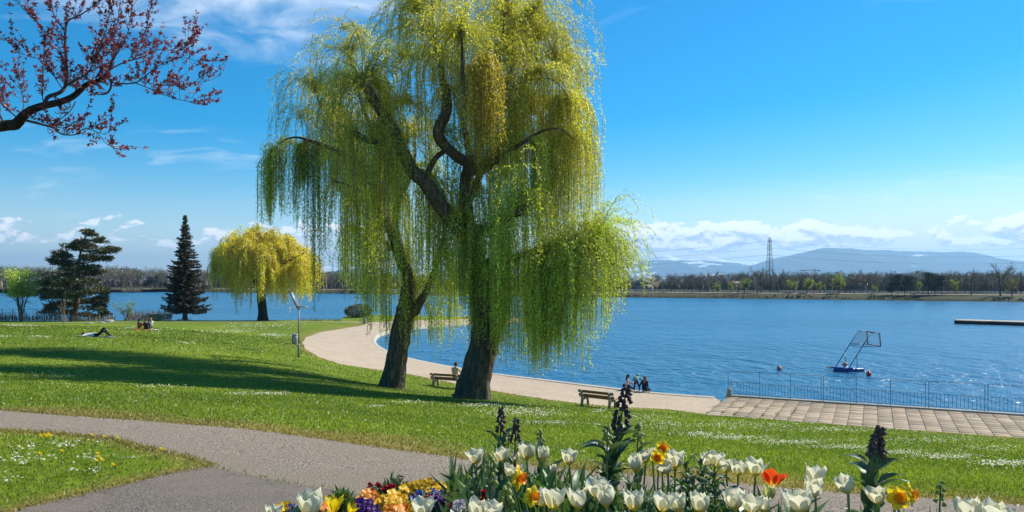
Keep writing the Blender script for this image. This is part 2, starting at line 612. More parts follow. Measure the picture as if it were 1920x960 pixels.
def seg_dist(P, line):
    d = np.full(len(P), 1e9)
    for a, b in zip(line[:-1], line[1:]):
        a = np.asarray(a[:2]); b = np.asarray(b[:2])
        ab = b - a
        t = np.clip(((P[:, :2] - a) @ ab) / (ab @ ab + 1e-12), 0, 1)
        d = np.minimum(d, np.linalg.norm(P[:, :2] - a - t[:, None] * ab, axis=1))
    return d


def wavy(L, amp, step, closed=False):
    """resample a 2D line and roughen it"""
    L = np.asarray(L, float)[:, :2]
    if closed: L = np.vstack([L, L[:1]])
    out = []
    for a, b in zip(L[:-1], L[1:]):
        n = max(1, int(np.linalg.norm(b - a) / step))
        for k in range(n):
            out.append(a + (b - a) * k / n)
    if not closed: out.append(L[-1])
    out = np.array(out)
    if amp > 0:
        for i in range(0 if closed else 1, len(out) - (0 if closed else 1)):
            v = Vector((out[i][0] * 1.1, out[i][1] * 1.1, 3.3))
            o = mnoise.noise_vector(v) * amp + mnoise.noise_vector(v * 3.7) * amp * .5
            out[i] += (o.x, o.y)
    return out


# terrace rectangle
TA = np.array([11.6, 40.2]); TU = np.array([12.0, -5.8]); TU /= np.linalg.norm(TU); TV = np.array([TU[1], -TU[0]])
TV = TV if TV[1] < 0 else -TV                     # towards the lawn
TLEN, TDEP, TZ = 30.0, 6.36, 0.98
T0, T1, T2, T3 = TA, TA + TU * TLEN, TA + TU * TLEN + TV * TDEP, TA + TV * TDEP
RIM2 = catmull(RIM[:, :2], 150)
RIM2 = RIM2[:, :2]
land = np.vstack([RIM2, wavy(BACK, 0.5, 4.0), [[-320, 150], [-320, -60], [75, -60], [75, 10]], [T1], [T0]])
# sand promenade: between rim and lawn
SANDPX = [(1322, 776), (1250, 767), (1160, 763), (1090, 757), (1020, 748), (950, 737), (880, 724), (820, 712), (760, 700), (700, 692), (640, 683), (600, 671),
          (573, 655), (566, 643), (574, 632), (600, 623), (640, 616.5), (676, 611), (690, 606), (720, 603.5), (780, 601), (860, 599), (1010, 597.2)]
SG = np.array([gp(a, b)[:2] for a, b in SANDPX[:18]])
SG2 = np.array([zray(a, b, 0.40)[:2] for a, b in SANDPX[18:]])
SANDL = wavy(np.vstack([SG, SG2]), 0.12, 1.2)
sand = np.vstack([T0 + (T3 - T0) * 0.985, SANDL, RIM2[::-1], [T0]])
# gravel path (far edge first) and asphalt, grass wedge on the left
PFAR = wavy([[-60, 10.5], [-14, 10.0]] + [gp(*a)[:2] for a in [(0, 769), (120, 778), (250, 787), (430, 801), (600, 822), (740, 842), (880, 861), (1080, 880), (1300, 898), (1440, 911), (1600, 925),
                                                         (1760, 934), (1920, 946)]] + [[6, 5.0], [14, 4.0], [60, 2]], 0.05, 0.22)
PNEAR = [gp(*a)[:2] for a in [(0, 807), (110, 812), (200, 823), (300, 845), (360, 860), (392, 871)]]
ASPH = [gp(*a)[:2] for a in [(392, 874), (330, 885), (250, 904), (160, 925), (50, 951), (10, 962)]]
WEDGE = wavy([[-14, 8.1]] + PNEAR + ASPH + [[-4.3, 4.6], [-9, 3.6], [-14, 3.4]], 0.035, 0.15, closed=True)
AEDGE = wavy([gp(*a)[:2] for a in [(385, 872), (500, 897), (620, 917), (720, 935)]] + [[-0.9, 4.6], [2, 3.4], [5, 2.4], [14, 0]], 0.015, 0.3)
path_poly = np.vstack([PFAR, [[60, -12], [-60, -12]]])
asph_poly = np.vstack([AEDGE, [[14, -12], [-60, -12], [-60, 3.5], [-14, 3.6]], ASPH[::-1]])

# triangulate land with all these outlines as hard edges
pts, edges = [], []
def add_line(L, closed=False):
    i0 = len(pts)
    for p in L: pts.append((float(p[0]), float(p[1])))
    n = len(L)
    for k in range(n - 1): edges.append((i0 + k, i0 + k + 1))
    if closed: edges.append((i0 + n - 1, i0))
add_line(land, True)
add_line(SANDL); add_line(PFAR); add_line(WEDGE, True); add_line(AEDGE)
add_line([T0, T3, T2, T1])
g = []
for r in np.concatenate([np.arange(0.6, 4, .6), np.arange(4, 13, .22), np.geomspace(13, 320, 62)]):
    na = int(np.clip(150 if r > 4 else 40, 20, 400))
    for th in np.linspace(-0.72, 0.72, na):
        g.append((r * math.sin(th) + RNG.normal() * .01, r * math.cos(th) + RNG.normal() * .01))
    for th in np.linspace(0.74, 2 * PI - 0.74, 26):
        g.append((r * math.sin(th), r * math.cos(th)))
g = np.array(g)
g = g[inpoly(g, land)]
allp = np.array(pts)
keep = np.ones(len(g), bool)
for i in range(0, len(g), 2000):
    dd = ((g[i:i + 2000, None] - allp[None]) ** 2).sum(-1).min(1)
    keep[i:i + 2000] = dd > (0.012 * (1 + np.linalg.norm(g[i:i + 2000], axis=1))) ** 2
g = g[keep]
pts2 = [Vector(p) for p in pts] + [Vector(p) for p in g]
cv, ce, cf, *_ = delaunay_2d_cdt(pts2, edges, [], 0, 1e-5)
cv = np.array([(v.x, v.y) for v in cv]); cf = np.array([f for f in cf if len(f) == 3])
cen = cv[cf].mean(1)
inl = inpoly(cen, land)
cf, cen = cf[inl], cen[inl]
reg = np.zeros(len(cf), int)                       # 0 lawn
terr_poly = np.array([T0, T1, T2, T3])
reg[inpoly(cen, path_poly)] = 2
reg[inpoly(cen, asph_poly)] = 3
reg[inpoly(cen, WEDGE)] = 0
reg[inpoly(cen, sand)] = 1
reg[inpoly(cen, terr_poly)] = 4


def dryness(P):
    """0 green .. 1 straw-coloured, along the path edges"""
    d = seg_dist(P, PFAR[::3])
    nz = np.array([mnoise.noise(Vector((p[0] * .8, p[1] * .8, 1.7))) for p in P])
    wd = 0.85 + 0.9 * nz
    a = np.clip(1 - d / np.maximum(wd, .25), 0, 1) ** 0.7
    d2 = seg_dist(P, SANDL[::2])
    a = np.maximum(a, np.clip(1 - d2 / 0.55, 0, 1) * .8)
    d3 = seg_dist(P, WEDGE[::2])
    a = np.maximum(a, np.clip(1 - d3 / (0.22 + .15 * nz), 0, 1) * .9)
    d4 = seg_dist(P, [T3, T2])
    return np.maximum(a, np.clip(1 - d4 / .3, 0, 1) * .5)


def lawn_col(P):
    dr = dryness(P)[:, None]
    n1 = np.array([mnoise.noise(Vector((p[0] * .12, p[1] * .12, 0.3))) for p in P])[:, None]
    n2 = np.array([mnoise.noise(Vector((p[0] * .5, p[1] * .35, 4.3))) for p in P])[:, None]
    gcol = np.array([0.150, 0.215, 0.012]) * (1 + .22 * n1 + .18 * n2) + np.array([0.035, 0.012, 0.004]) * np.clip(n1 + .6 * n2, 0, 1)
    dcol = np.array([0.25, 0.205, 0.055]) * (1 + .25 * n2)
    k = np.clip(dr * 1.15 + .25 * n2 * (dr > .05), 0, 1)
    return np.clip(gcol * (1 - k) + dcol * k, 0.004, 1)


def region_obj(name, rid, mat, zoff=0.0, cols=False):
    f = cf[reg == rid]
    u, inv = np.unique(f.ravel(), return_inverse=True)
    xy = cv[u]
    V = np.c_[xy, hz(xy[:, 0], xy[:, 1]) + zoff]
    me = npmesh(name, V, inv.reshape(-1, 3), lawn_col(V) * .86 if cols else None, True, [mat])
    o = obj(name, me)
    return tag(o, kind='structure')


region_obj('lawn', 0, M['lawn'], 0, True)
region_obj('promenade', 1, M['sand'])
region_obj('gravel_path', 2, M['gravel'])
region_obj('asphalt_path', 3, M['asphalt'])

# bank below the lawn where it meets the lake, concrete rim along the promenade
bk = wavy(BACK, 0.0, 4.0)
bk = np.vstack([RIM2[-1:], wavy(BACK, 0.5, 4.0), [[-320, 150]]])
zb = hz(bk[:, 0], bk[:, 1])
out_n = np.array([0.25, 1.0])
V = np.vstack([np.c_[bk, zb + .01], np.c_[bk + out_n * .5, zb * 0 - .4]])
n = len(bk)
tag(obj('shore_bank', npmesh('shore_bank', V, np.array([(i, i + 1, n + i + 1, n + i) for i in range(n - 1)]), None, False, [M['bank']])), kind='structure')
tan = np.gradient(RIM2, axis=0); tan /= np.linalg.norm(tan, axis=1)[:, None]
nor = np.c_[-tan[:, 1], tan[:, 0]]
if inpoly((RIM2 + nor * .5)[60:61], land)[0]: nor = -nor     # nor points to the water
rows = []
for off, z in ((-0.55, .30), (-0.55, .385), (0.05, .40), (0.10, .36), (0.12, -1.0)):
    rows.append(np.c_[RIM2 + nor * off, np.full(len(RIM2), z)])
V = np.concatenate(rows); n = len(RIM2)
fq = [(k * n + i, k * n + i + 1, (k + 1) * n + i + 1, (k + 1) * n + i) for k in range(4) for i in range(n - 1)]
tag(obj('promenade_rim', npmesh('promenade_rim', V, np.array(fq), None, False, [M['concrete']])), kind='structure')

# paved terrace: base slab, one slab per piece
mb = MB()
MT = np.eye(3); MT[:2, 0] = TU; MT[:2, 1] = -TV
ctr = TA + TU * TLEN / 2 + TV * TDEP / 2
mb.box((ctr[0], ctr[1], TZ - 1.04), (TLEN, TDEP, 2.0), MT)
terr = mb.build('terrace', M['concrete'])
tag(terr, kind='structure')
nc, nr = 24, 12
cw, rw = 0.60, 0.505
tm = []
for k in range(6):
    b = MB(); v = 0.76 + 0.09 * k
    b.box((0, 0, 0), (cw - .024, rw - .015, .05), None, (v, v * (1 - .01 * k), v * (1 - .015 * k)), bev=.006)
    tm.append(b.mesh('paving_slab', M['tile']))
for i in range(nc):
    for j in range(nr):
        p = TA + TU * (0.05 + (i + .5) * cw) + TV * (.18 + (j + .5) * rw)
        o = obj('paving_slab', random.choice(tm), terr)
        o.location = (p[0], p[1], TZ - .022 + random.uniform(-.006, .006))
        o.rotation_euler = (random.uniform(-.006, .006), random.uniform(-.006, .006), math.atan2(TU[1], TU[0]))
b = MB()
for i in range(nc, 49):
    for j in range(nr):
        p = TA + TU * (0.05 + (i + .5) * cw) + TV * (.18 + (j + .5) * rw)
        b.box((p[0], p[1], TZ - .022), (cw - .035, rw - .022, .05), MT)
tag(b.build('paving_slabs_beyond', M['tile'], terr), kind='stuff')
b = MB()
pk = TA + TU * TLEN / 2 - TV * -0.0 + TV * .06
b.box((pk[0], pk[1], TZ + .03), (TLEN, .26, .10), MT, bev=.01)
b.build('terrace_kerb', M['concrete'], terr)

rgw = np.random.default_rng(4)
wb = MB()
for k in range(70):
    i = rgw.integers(0, 7); v = rgw.uniform(.35, 1) * TDEP * .98 if i > 1 else rgw.uniform(0, 1) * TDEP
    p = TA + TU * (0.05 + i * cw) + TV * v
    n = 9
    wb.leaves(np.tile([p[0], p[1], TZ - .03], (n, 1)) + rgw.normal(size=(n, 3)) * [.05, .05, 0], rgw.normal(size=(n, 3)) * [.6, .6, 0] + [0, 0, .7], .09, .03, np.array([.13, .17, .03]) * rgw.uniform(.6, 1.3, n)[:, None])
tag(wb.build('joint_weeds', M['blade']), 'small weeds growing in the terrace joints', 'weeds', kind='stuff')

# ------------------------------------------------------------------ lake
m, t, out = new_mat('lake_water')
g_ = t.node('ShaderNodeNewGeometry')
pos = g_.outputs['Position']
a1 = t.noise(t.scalev(pos, (1.0, 0.62, 1)), 1.0, 4, 0.58, 0.5)
a2 = t.noise(t.scalev(pos, (0.26, 0.20, 1)), 1.0, 3, 0.55, 0.6)
wind = t.noise(t.scalev(pos, (0.007, 0.022, 1)), 1.0, 4, 0.5, 0.3)
h = t.math('ADD', t.math('MULTIPLY', a1, 0.7), t.math('MULTIPLY', a2, 1.2))
p = t.node('ShaderNodeBsdfPrincipled', in_Roughness=0.27, in_IOR=1.33)
t.l.new(t.mix(wind, (0.008, 0.085, 0.17, 1), (0.013, 0.12, 0.22, 1)), p.inputs['Base Color'])
bn = t.node('ShaderNodeBump', in_Distance=0.68)
t.l.new(t.math('MULTIPLY_ADD', t.smooth(wind, 0.40, 0.60), 0.70, 0.28), bn.inputs['Strength'])
t.l.new(h, bn.inputs['Height'])
t.l.new(bn.outputs[0], p.inputs['Normal'])
t.l.new(p.outputs[0], out.inputs['Surface'])
M['water'] = m
V = [(-1500, 15, 0), (1200, 15, 0), (1200, 1300, 0), (-1500, 1300, 0)]
tag(obj('lake_water', npmesh('lake_water', V, np.array([(0, 1, 2, 3)]), None, False, [m])), kind='structure')
V = [(-30000, -30000, -3), (30000, -30000, -3), (30000, 40000, -3), (-30000, 40000, -3)]
tag(obj('lake_bed', npmesh('lake_bed', V, np.array([(0, 1, 2, 3)]), None, False, [M['soil']])), kind='structure')

# opposite shore
FS = np.array([[-1500, 1250], [-900, 820]] + [list(zray(a, b, 0)[:2]) for a, b in [(0, 545.2), (100, 545), (200, 547.8), (258, 548.5), (272, 544.5), (400, 548), (600, 550.2), (800, 553), (1000, 555.5), (1160, 557.5), (1350, 559.5), (1540, 561.8), (1700, 563.5), (1920, 566)]]
              + [[420, 160], [1200, -40]], float)
FSL = catmull(FS, 260)[:, :2]
tn = np.gradient(FSL, axis=0); tn /= np.linalg.norm(tn, axis=1)[:, None]
fn = np.c_[-tn[:, 1], tn[:, 0]]
rows = []
for off, z in ((-1, -.6), (.3, .25), (3, .8), (9, 1.5), (22, 1.9), (60, 2.0), (300, 2.2)):
    jz = np.array([mnoise.noise(Vector((q[0] * .08, q[1] * .08, off))) for q in FSL]) * .25 * (z > 0)
    rows.append(np.c_[FSL + fn * off, np.full(len(FSL), z) + jz])
rows.append(np.c_[FSL * (14000 / np.linalg.norm(FSL, axis=1))[:, None], np.full(len(FSL), 2.2)])
n = len(FSL)
V = np.concatenate(rows)
fq = [(k * n + i, k * n + i + 1, (k + 1) * n + i + 1, (k + 1) * n + i) for k in range(len(rows) - 1) for i in range(n - 1)]
tag(obj('far_bank', npmesh('far_bank', V, np.array(fq), None, True, [M['bank']])), kind='structure')
V = np.concatenate([np.c_[FSL + fn * 17, np.full(n, 1.95)], np.c_[FSL + fn * 20.5, np.full(n, 2.06)]])
tag(obj('far_path', npmesh('far_path', V, np.array([(i, i + 1, n + i + 1, n + i) for i in range(n - 1)]), None, True, [M['sand']])), kind='structure')


def far_pt(px, off):
    """point on the opposite bank, off metres behind its waterline, in the direction of photo column px"""
    L = FSL + fn * off
    c = L[:, 0] / np.maximum(L[:, 1], 1) * F + CX
    ok = np.where((L[:, 1] > 0))[0]
    i = ok[np.argmin(np.abs(c[ok] - px))]
    j = min(i + 1, len(L) - 1) if c[i] < px else max(i - 1, 0)
    t_ = (px - c[i]) / (c[j] - c[i]) if abs(c[j] - c[i]) > 1e-6 else 0
    return L[i] + (L[j] - L[i]) * t_


# ------------------------------------------------------------------ mountains
def mountain(name, prof, D, depth, snow, seed, rough=1.0):
    prof = np.array(prof, float)
    nu, nv = 300, 26
    pxs = np.linspace(prof[0, 0], prof[-1, 0], nu)
    ys = np.interp(pxs, prof[:, 0], prof[:, 1])
    V = []
    for j in range(nv):
        v = j / (nv - 1)                              # 0 front foot .. 0.7 ridge .. 1 back foot
        for i in range(nu):
            top = CZ + (HY - ys[i]) / F * D
            u = (v / 0.7) if v < 0.7 else (1 - v) / 0.3
            d = D - depth * (1 - v / 0.7) if v < .7 else D + depth * .5 * (v - .7) / .3
            x = (pxs[i] - CX) / F * D
            sc = x / 700.0
            rid = 1 - abs(mnoise.noise(Vector((sc * 1.6, d / 2600.0, seed)))) * 2
            rid2 = mnoise.fractal(Vector((sc * 3, d / 900.0, seed + 3)), 1.0, 2.0, 4)
            z = top * (u ** 1.25) * (1 + (rid * .20 - .1 + rid2 * .10) * rough * (u * (1 - u) * 4))
            if v == 0 or v == 1: z = -2
            z += rid2 * top * .02 * rough if 0 < u < 1 else 0
            V.append((x, d, z))
    q = np.array([(j * nu + i, j * nu + i + 1, (j + 1) * nu + i + 1, (j + 1) * nu + i) for j in range(nv - 1) for i in range(nu - 1)])
    m, t, out = new_mat(name + '_slopes')
    g2 = t.node('ShaderNodeNewGeometry')
    ps = g2.outputs['Position']
    n1 = t.noise(t.scalev(ps, (1 / 600, 1 / 900, 1 / 110)), 1.0, 6, 0.62, 0.4)
    sz = t.node('ShaderNodeSeparateXYZ'); t.l.new(ps, sz.inputs[0])
    hh = t.math('MULTIPLY', sz.outputs[2], 1.0 / 450.0)
    sn = t.smooth(t.math('ADD', n1, t.math('MULTIPLY', hh, snow[1])), snow[0], snow[0] + .05)
    n2 = t.noise(t.scalev(ps, (1 / 300, 1 / 300, 1 / 90)), 1.0, 5, 0.6)
    c = t.mix(n2, (0.02, 0.035, 0.03, 1), (0.06, 0.075, 0.055, 1))
    c = t.mix(sn, c, (0.85, 0.87, 0.9, 1))
    p = t.node('ShaderNodeBsdfPrincipled', in_Roughness=0.95)
    p.inputs['Specular IOR Level'].default_value = 0.05
    t.l.new(c, p.inputs['Base Color'])
    t.l.new(p.outputs[0], out.inputs['Surface'])
    o = obj(name, npmesh(name, np.array(V), q, None, True, [m]))
    return tag(o, kind='structure')


mountain('mountain', [(1290, 527), (1340, 518), (1380, 508), (1400, 500), (1440, 487), (1480, 476), (1520, 467), (1548, 463), (1590, 464), (1620, 468), (1650, 467), (1690, 469),
                      (1750, 471), (1800, 471), (1830, 474), (1860, 483), (1890, 494), (1920, 503), (1980, 514), (2080, 526)], 12000, 3000, (0.70, 0.05), 1.2)
mountain('snowy_foothills', [(300, 527), (480, 520), (560, 512), (640, 505), (700, 501), (760, 504), (850, 500), (1000, 502), (1100, 497), (1150, 492), (1180, 488), (1240, 486), (1300, 488), (1340, 489), (1380, 492), (1420, 500), (1470, 512), (1520, 526)],
         13600, 2200, (0.585, 0.05), 4.1)
mountain('snowy_alps', [(160, 524), (230, 512), (300, 508), (420, 505), (520, 504), (600, 501), (640, 495), (665, 499), (720, 503), (900, 499), (1100, 497), (1180, 492), (1215, 486), (1235, 478), (1250, 476), (1265, 480), (1283, 487), (1310, 484), (1325, 478), (1345, 482), (1365, 489),
                        (1400, 491), (1430, 489), (1460, 492), (1500, 500), (1700, 505), (1840, 502), (1880, 494), (1920, 488), (1990, 483), (2100, 492), (2250, 520)], 15400, 1900, (0.36, 0.25), 8.7, 1.6)

# the air
m, t, out = new_mat('haze_air')
pvn = t.node('ShaderNodeVolumePrincipled')
pvn.inputs['Color'].default_value = (0.38, 0.68, 1.0, 1)
pvn.inputs['Anisotropy'].default_value = 0.3
pvn.inputs['Density'].default_value = 8.6e-5
t.l.new(pvn.outputs[0], out.inputs['Volume'])
b = MB()
b.box((0, 8000, 286), (40000, 20000, 580))
tag(b.build('haze', m), kind='stuff')
# ------------------------------------------------------------------ willows
def bark_wob(seed, amp):
    def f(i, ang):
        return 1 + amp * np.array([mnoise.noise(Vector((math.cos(a) * 3.2 + seed, math.sin(a) * 3.2, i * .16))) for a in ang]) \
                 + amp * .8 * np.array([abs(mnoise.noise(Vector((math.cos(a) * 8 + seed, math.sin(a) * 8, i * .12)))) for a in ang])
    return f


def limb_pts(L, D0, n=None):
    """L: (px, py, depth offset, radius)"""
    P = np.array([np.r_[P3(a, b, D0 + c), r] for a, b, c, r in L])
    ln = np.linalg.norm(np.diff(P[:, :3], axis=0), axis=1).sum()
    return catmull(P, n or max(6, int(ln / .22)))


def strands(src, zmin, leafL, leafW, step, rng, dens=1.0, stemr=0.006, bunch=9, jit=.13, thin=0, nbs=1.0, fluff=.045):
    """hanging willow shoots. src rows: (pos3, reach, nbunch, up, length, colour idx). Returns leaf arrays + stem polylines."""
    B = []
    for pos, reach, nb, up, ln, colr in src:
        nb = int(round(nb * nbs))
        th = rng.uniform(0, 2 * PI, nb)
        ph = rng.uniform(up[0], up[1], nb)
        for k in range(nb):
            d = np.array([math.cos(th[k]) * math.cos(ph[k]), math.sin(th[k]) * math.cos(ph[k]), math.sin(ph[k])])
            if d[1] < -.2 and thin > 0 and rng.random() < thin: continue
            r = reach * rng.uniform(.45, 1.15)
            L = ln * rng.uniform(.55, 1.2)
            c = colr * rng.uniform(.72, 1.25) + np.array([.03, .015, 0]) * rng.normal()
            nn = max(3, int(bunch * rng.uniform(.5, 1.5)))
            for _ in range(nn):
                B.append((*(pos + rng.normal(size=3) * .12), *(d + rng.normal(size=3) * jit), r * rng.uniform(.8, 1.2), L * rng.uniform(.75, 1.1), *np.clip(c * rng.uniform(.85, 1.15), .005, 1)))
    B = np.array(B)
    p = B[:, 0:3].copy(); d = B[:, 3:6] / np.linalg.norm(B[:, 3:6], axis=1)[:, None]
    reach, L, C = B[:, 6], B[:, 7], B[:, 8:11]
    n = len(B)
    s = np.zeros(n)
    alive = np.ones(n, bool)
    LP, LD, LC, ST = [], [], [], [p.copy()]
    zend = zmin(p) if callable(zmin) else zmin
    zj = rng.uniform(-.3, 2.2, n) * 0.8
    maxs = int(L.max() / step)
    sway = rng.normal(size=(n, 2)) * .16 + np.array([.10, .02])
    for k in range(maxs):
        kk = 1.9 / np.maximum(reach, .3)
        d = d + np.c_[sway * .03, -kk * step * (0.25 + s / np.maximum(reach, .3))]
        hang = np.clip((s - reach * 1.1) / 1.0, 0, 1)[:, None]
        d = d * (1 - .12 * hang) + np.array([0, 0, -1.0]) * .12 * hang
        d += rng.normal(size=(n, 3)) * .055
        d /= np.linalg.norm(d, axis=1)[:, None]
        p = p + d * step * alive[:, None]
        s += step
        alive &= (s < L) & (p[:, 2] > zmin(p) + zj)
        if not alive.any(): break
        ST.append(p.copy())
        keep = alive & (s > .25) & (rng.random(n) < dens)
        for _ in range(2):
            kp = keep & (rng.random(n) < .93)
            m_ = kp.sum()
            if not m_: continue
            LP.append(p[kp] - d[kp] * step * rng.random(m_)[:, None] + rng.normal(size=(m_, 3)) * fluff)
            o = rng.normal(size=(m_, 3)); o[:, 2] *= .5
            LD.append(d[kp] * .65 + o * .7 + np.array([0, 0, -.15]))
            LC.append(C[kp] * rng.uniform(.75, 1.25, m_)[:, None])
    LP, LD, LC = np.concatenate(LP), np.concatenate(LD), np.concatenate(LC)
    return LP, LD, LC, np.array(ST), C


def crown(name, parent, src, zmin, leafL, leafW, step, seed, dens=1.0, stemr=.007, bunch=9, stemevery=3, stemcol=(.16, .15, .04), jit=.13, thin=0, nbs=1.0):
    rng = np.random.default_rng(seed)
    LP, LD, LC, ST, C = strands(src, zmin, leafL, leafW, step, rng, dens, stemr, bunch, jit, thin, nbs)
    mb = MB()
    m_ = len(LP)
    mb.leaves(LP, LD, leafL * rng.uniform(.7, 1.25, m_), leafW * rng.uniform(.75, 1.2, m_), np.clip(LC, .004, 1))
    # stems: thin ribbons
    K, n = ST.shape[0], ST.shape[1]
    idx = np.arange(0, K, stemevery)
    S_ = ST[idx]
    side = rng.normal(size=(n, 3)); side[:, 2] = 0; side /= np.linalg.norm(side, axis=1)[:, None]
    wv = np.linspace(1.6, .7, len(idx))[:, None, None] * stemr
    A, Bv = S_ + side * wv, S_ - side * wv
    V = np.stack([A, Bv], 2)                       # K,n,2,3
    kk = len(idx)
    id_ = np.arange(kk * n * 2).reshape(kk, n, 2)
    q = np.stack([id_[:-1, :, 0], id_[:-1, :, 1], id_[1:, :, 1], id_[1:, :, 0]], -1)
    mv = np.linalg.norm(S_[1:] - S_[:-1], axis=2) > 1e-4
    q = q[mv]
    mb.add(V.reshape(-1, 3), None, q, np.tile(np.array(stemcol), (kk * n * 2, 1)))
    return mb.build(name, M['leaf'], parent)


def willow(name, label, D0, trunk, limbs, base, seed):
    t = empty(name, base, 0, label, 'tree', 'willows on the lawn')
    off = -np.array(base)
    T = limb_pts(trunk, D0, 60)
    mb = MB(); mb.tube(T[:, :3] + off, T[:, 3], 36, True, wob=bark_wob(seed, .16))
    mb.build('trunk', M['bark'], t, True)
    for L in limbs:
        P = limb_pts([(a_, b_, c_ - min(.5, .5 * i_ / 3), r_ * 1.0) for i_, (a_, b_, c_, r_) in enumerate(L)], D0)
        # gnarly wander
        for i in range(1, len(P)):
            P[i, :3] += np.array(mnoise.noise_vector(Vector(P[i, :3] * .9))) * .09
        mb = MB(); mb.tube(P[:, :3] + off, P[:, 3], 12, True, wob=bark_wob(seed + 5, .12))
        mb.build('limb', M['bark'], t, True)
    return t


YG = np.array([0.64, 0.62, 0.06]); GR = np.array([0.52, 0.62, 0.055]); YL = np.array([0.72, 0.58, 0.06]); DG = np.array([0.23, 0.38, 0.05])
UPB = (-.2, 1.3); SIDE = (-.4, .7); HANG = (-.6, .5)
D1, D2 = 36.0, 40.0
base1 = gp(885, 748)
base2 = gp(735, 727)
W1T = [(884, 752, 0, .98), (886, 744, 0, .84), (890, 715, 0, .74), (897, 690, 0, .69), (905, 655, 0, .66), (912, 615, 0, .68), (913, 585, 0, .70), (906, 555, 0, .60), (898, 520, 0, .50), (890, 484, 0, .46), (880, 440, 0, .43), (872, 412, 0, .38)]
W1L = [
    [(876, 425, 0, .40), (873, 377, .2, .33), (877, 327, .3, .32), (890, 306, .4, .30), (896, 290, .5, .24)],
    [(886, 312, .3, .28), (873, 302, 0, .26), (848, 285, -.4, .24), (827, 264, -.6, .25), (823, 243, -.7, .25), (834, 218, -.6, .24), (838, 193, -.5, .23), (834, 160, -.4, .19), (827, 139, -.2, .15), (818, 90, .2, .10), (812, 40, .4, .06), (806, -20, .5, .03)],
    [(888, 320, .4, .26), (905, 318, .8, .27), (923, 303, 1.2, .26), (944, 277, 1.6, .24), (961, 247, 1.9, .22), (975, 222, 2.1, .18), (994, 206, 2.3, .17), (1000, 190, 2.3, .06)],
    [(892, 300, .5, .24), (903, 270, .4, .20), (914, 230, .2, .18), (922, 190, 0, .16), (930, 150, 0, .13), (938, 100, .2, .09), (944, 40, .4, .05), (948, -30, .5, .03)],
    [(915, 225, .2, .13), (930, 217, .6, .14), (946, 208, .9, .14), (950, 190, 1.0, .13), (946, 168, 1.1, .11), (960, 130, 1.6, .08), (985, 95, 2.2, .05), (1010, 70, 2.6, .03)],
    [(876, 450, 0, .40), (861, 430, -.2, .36), (838, 400, -.5, .34), (815, 368, -.7, .33), (797, 343, -.8, .31), (773, 318, -.9, .30), (757, 285, -1.0, .28), (736, 243, -1.1, .26), (715, 206, -1.2, .24), (697, 180, -1.2, .22), (686, 160, -1.2, .22), (684, 154, -1.2, .10)],
    [(738, 250, -1.1, .15), (723, 262, -1.4, .14), (690, 264, -1.7, .15), (668, 252, -1.9, .15), (662, 244, -2, .06)],
    [(797, 338, -.8, .16), (805, 315, -.4, .14), (818, 296, -.2, .13), (838, 282, -.3, .12)],
    [(895, 500, 0, .24), (925, 492, -.5, .21), (960, 484, -.9, .18), (990, 477, -1.1, .17), (1012, 467, -1.3, .16), (1042, 457, -1.4, .15), (1073, 454, -1.4, .15), (1100, 457, -1.4, .17), (1110, 461, -1.4, .08)],
    [(882, 440, 0, .26), (915, 428, -.8, .20), (950, 410, -1.6, .17), (980, 396, -2.0, .16), (986, 388, -2.0, .07)],
    [(878, 350, .3, .18), (880, 300, -1.2, .15), (872, 230, -2.4, .12), (868, 150, -3.0, .09), (866, 60, -3.2, .05)],
    [(876, 380, .3, .2), (900, 330, 2.0, .16), (925, 250, 3.6, .12), (935, 150, 4.2, .08), (930, 60, 4.4, .04)],
    [(900, 312, .6, .14), (960, 280, -.6, .10), (1010, 250, -1.2, .07), (1050, 240, -1.4, .04), (1075, 262, -1.5, .02)],
    [(948, 168, 1, .07), (990, 150, .4, .05), (1035, 150, 0, .035), (1065, 180, -.1, .02), (1075, 205, -.1, .015)],
]
W2T = [(733, 731, 0, .78), (735, 722, 0, .66), (741, 690, 0, .56), (747, 650, 0, .52), (755, 605, 0, .50), (763, 570, 0, .44), (766, 540, 0, .38)]
W2L = [
    [(766, 550, 0, .38), (765, 522, 0, .33), (755, 490, 0, .31), (744, 462, -.1, .31), (738, 440, -.2, .30), (722, 415, -.3, .29), (708, 390, -.4, .28), (702, 368, -.5, .27), (695, 338, -.6, .26), (683, 312, -.7, .24), (662, 298, -.8, .21), (639, 284, -.9, .18), (606, 271, -1, .13), (585, 266, -1, .09), (560, 258, -1, .06), (540, 262, -1, .04), (520, 275, -1, .02), (500, 296, -1, .012)],
    [(762, 575, 0, .30), (776, 588, .1, .26), (790, 562, .3, .22), (800, 542, .4, .19), (812, 512, .6, .17), (822, 480, .8, .14), (830, 445, 1, .10), (836, 400, 1.2, .06)],
    [(700, 345, -.5, .2), (708, 318, 0, .17), (712, 295, .6, .15), (700, 250, 1.4, .12), (680, 200, 2.0, .09), (665, 150, 2.4, .06), (655, 100, 2.6, .03)],
    [(738, 440, -.2, .17), (742, 395, .4, .15), (752, 360, .8, .13), (764, 342, 1.0, .12), (775, 310, 1.4, .09), (780, 250, 1.8, .05)],
    [(660, 297, -.8, .13), (640, 262, 0, .10), (620, 225, 1.0, .08), (600, 195, 1.6, .05), (588, 165, 1.8, .03)],
    [(712, 398, -.4, .13), (690, 375, -1.6, .10), (660, 350, -2.6, .07), (630, 340, -3.2, .04)],
    [(740, 470, 0, .14), (715, 450, 1.6, .10), (680, 430, 2.6, .07), (650, 425, 3.2, .04)],
]
w1 = willow('willow_tree', 'larger weeping willow with thick leaning trunk and round pruning scar, at the bench', D1, W1T, W1L, base1, 3.0)
w2 = willow('willow_tree', 'smaller weeping willow behind on the left, slimmer trunk, long strands over the promenade', D2, W2T, W2L, base2, 9.0)
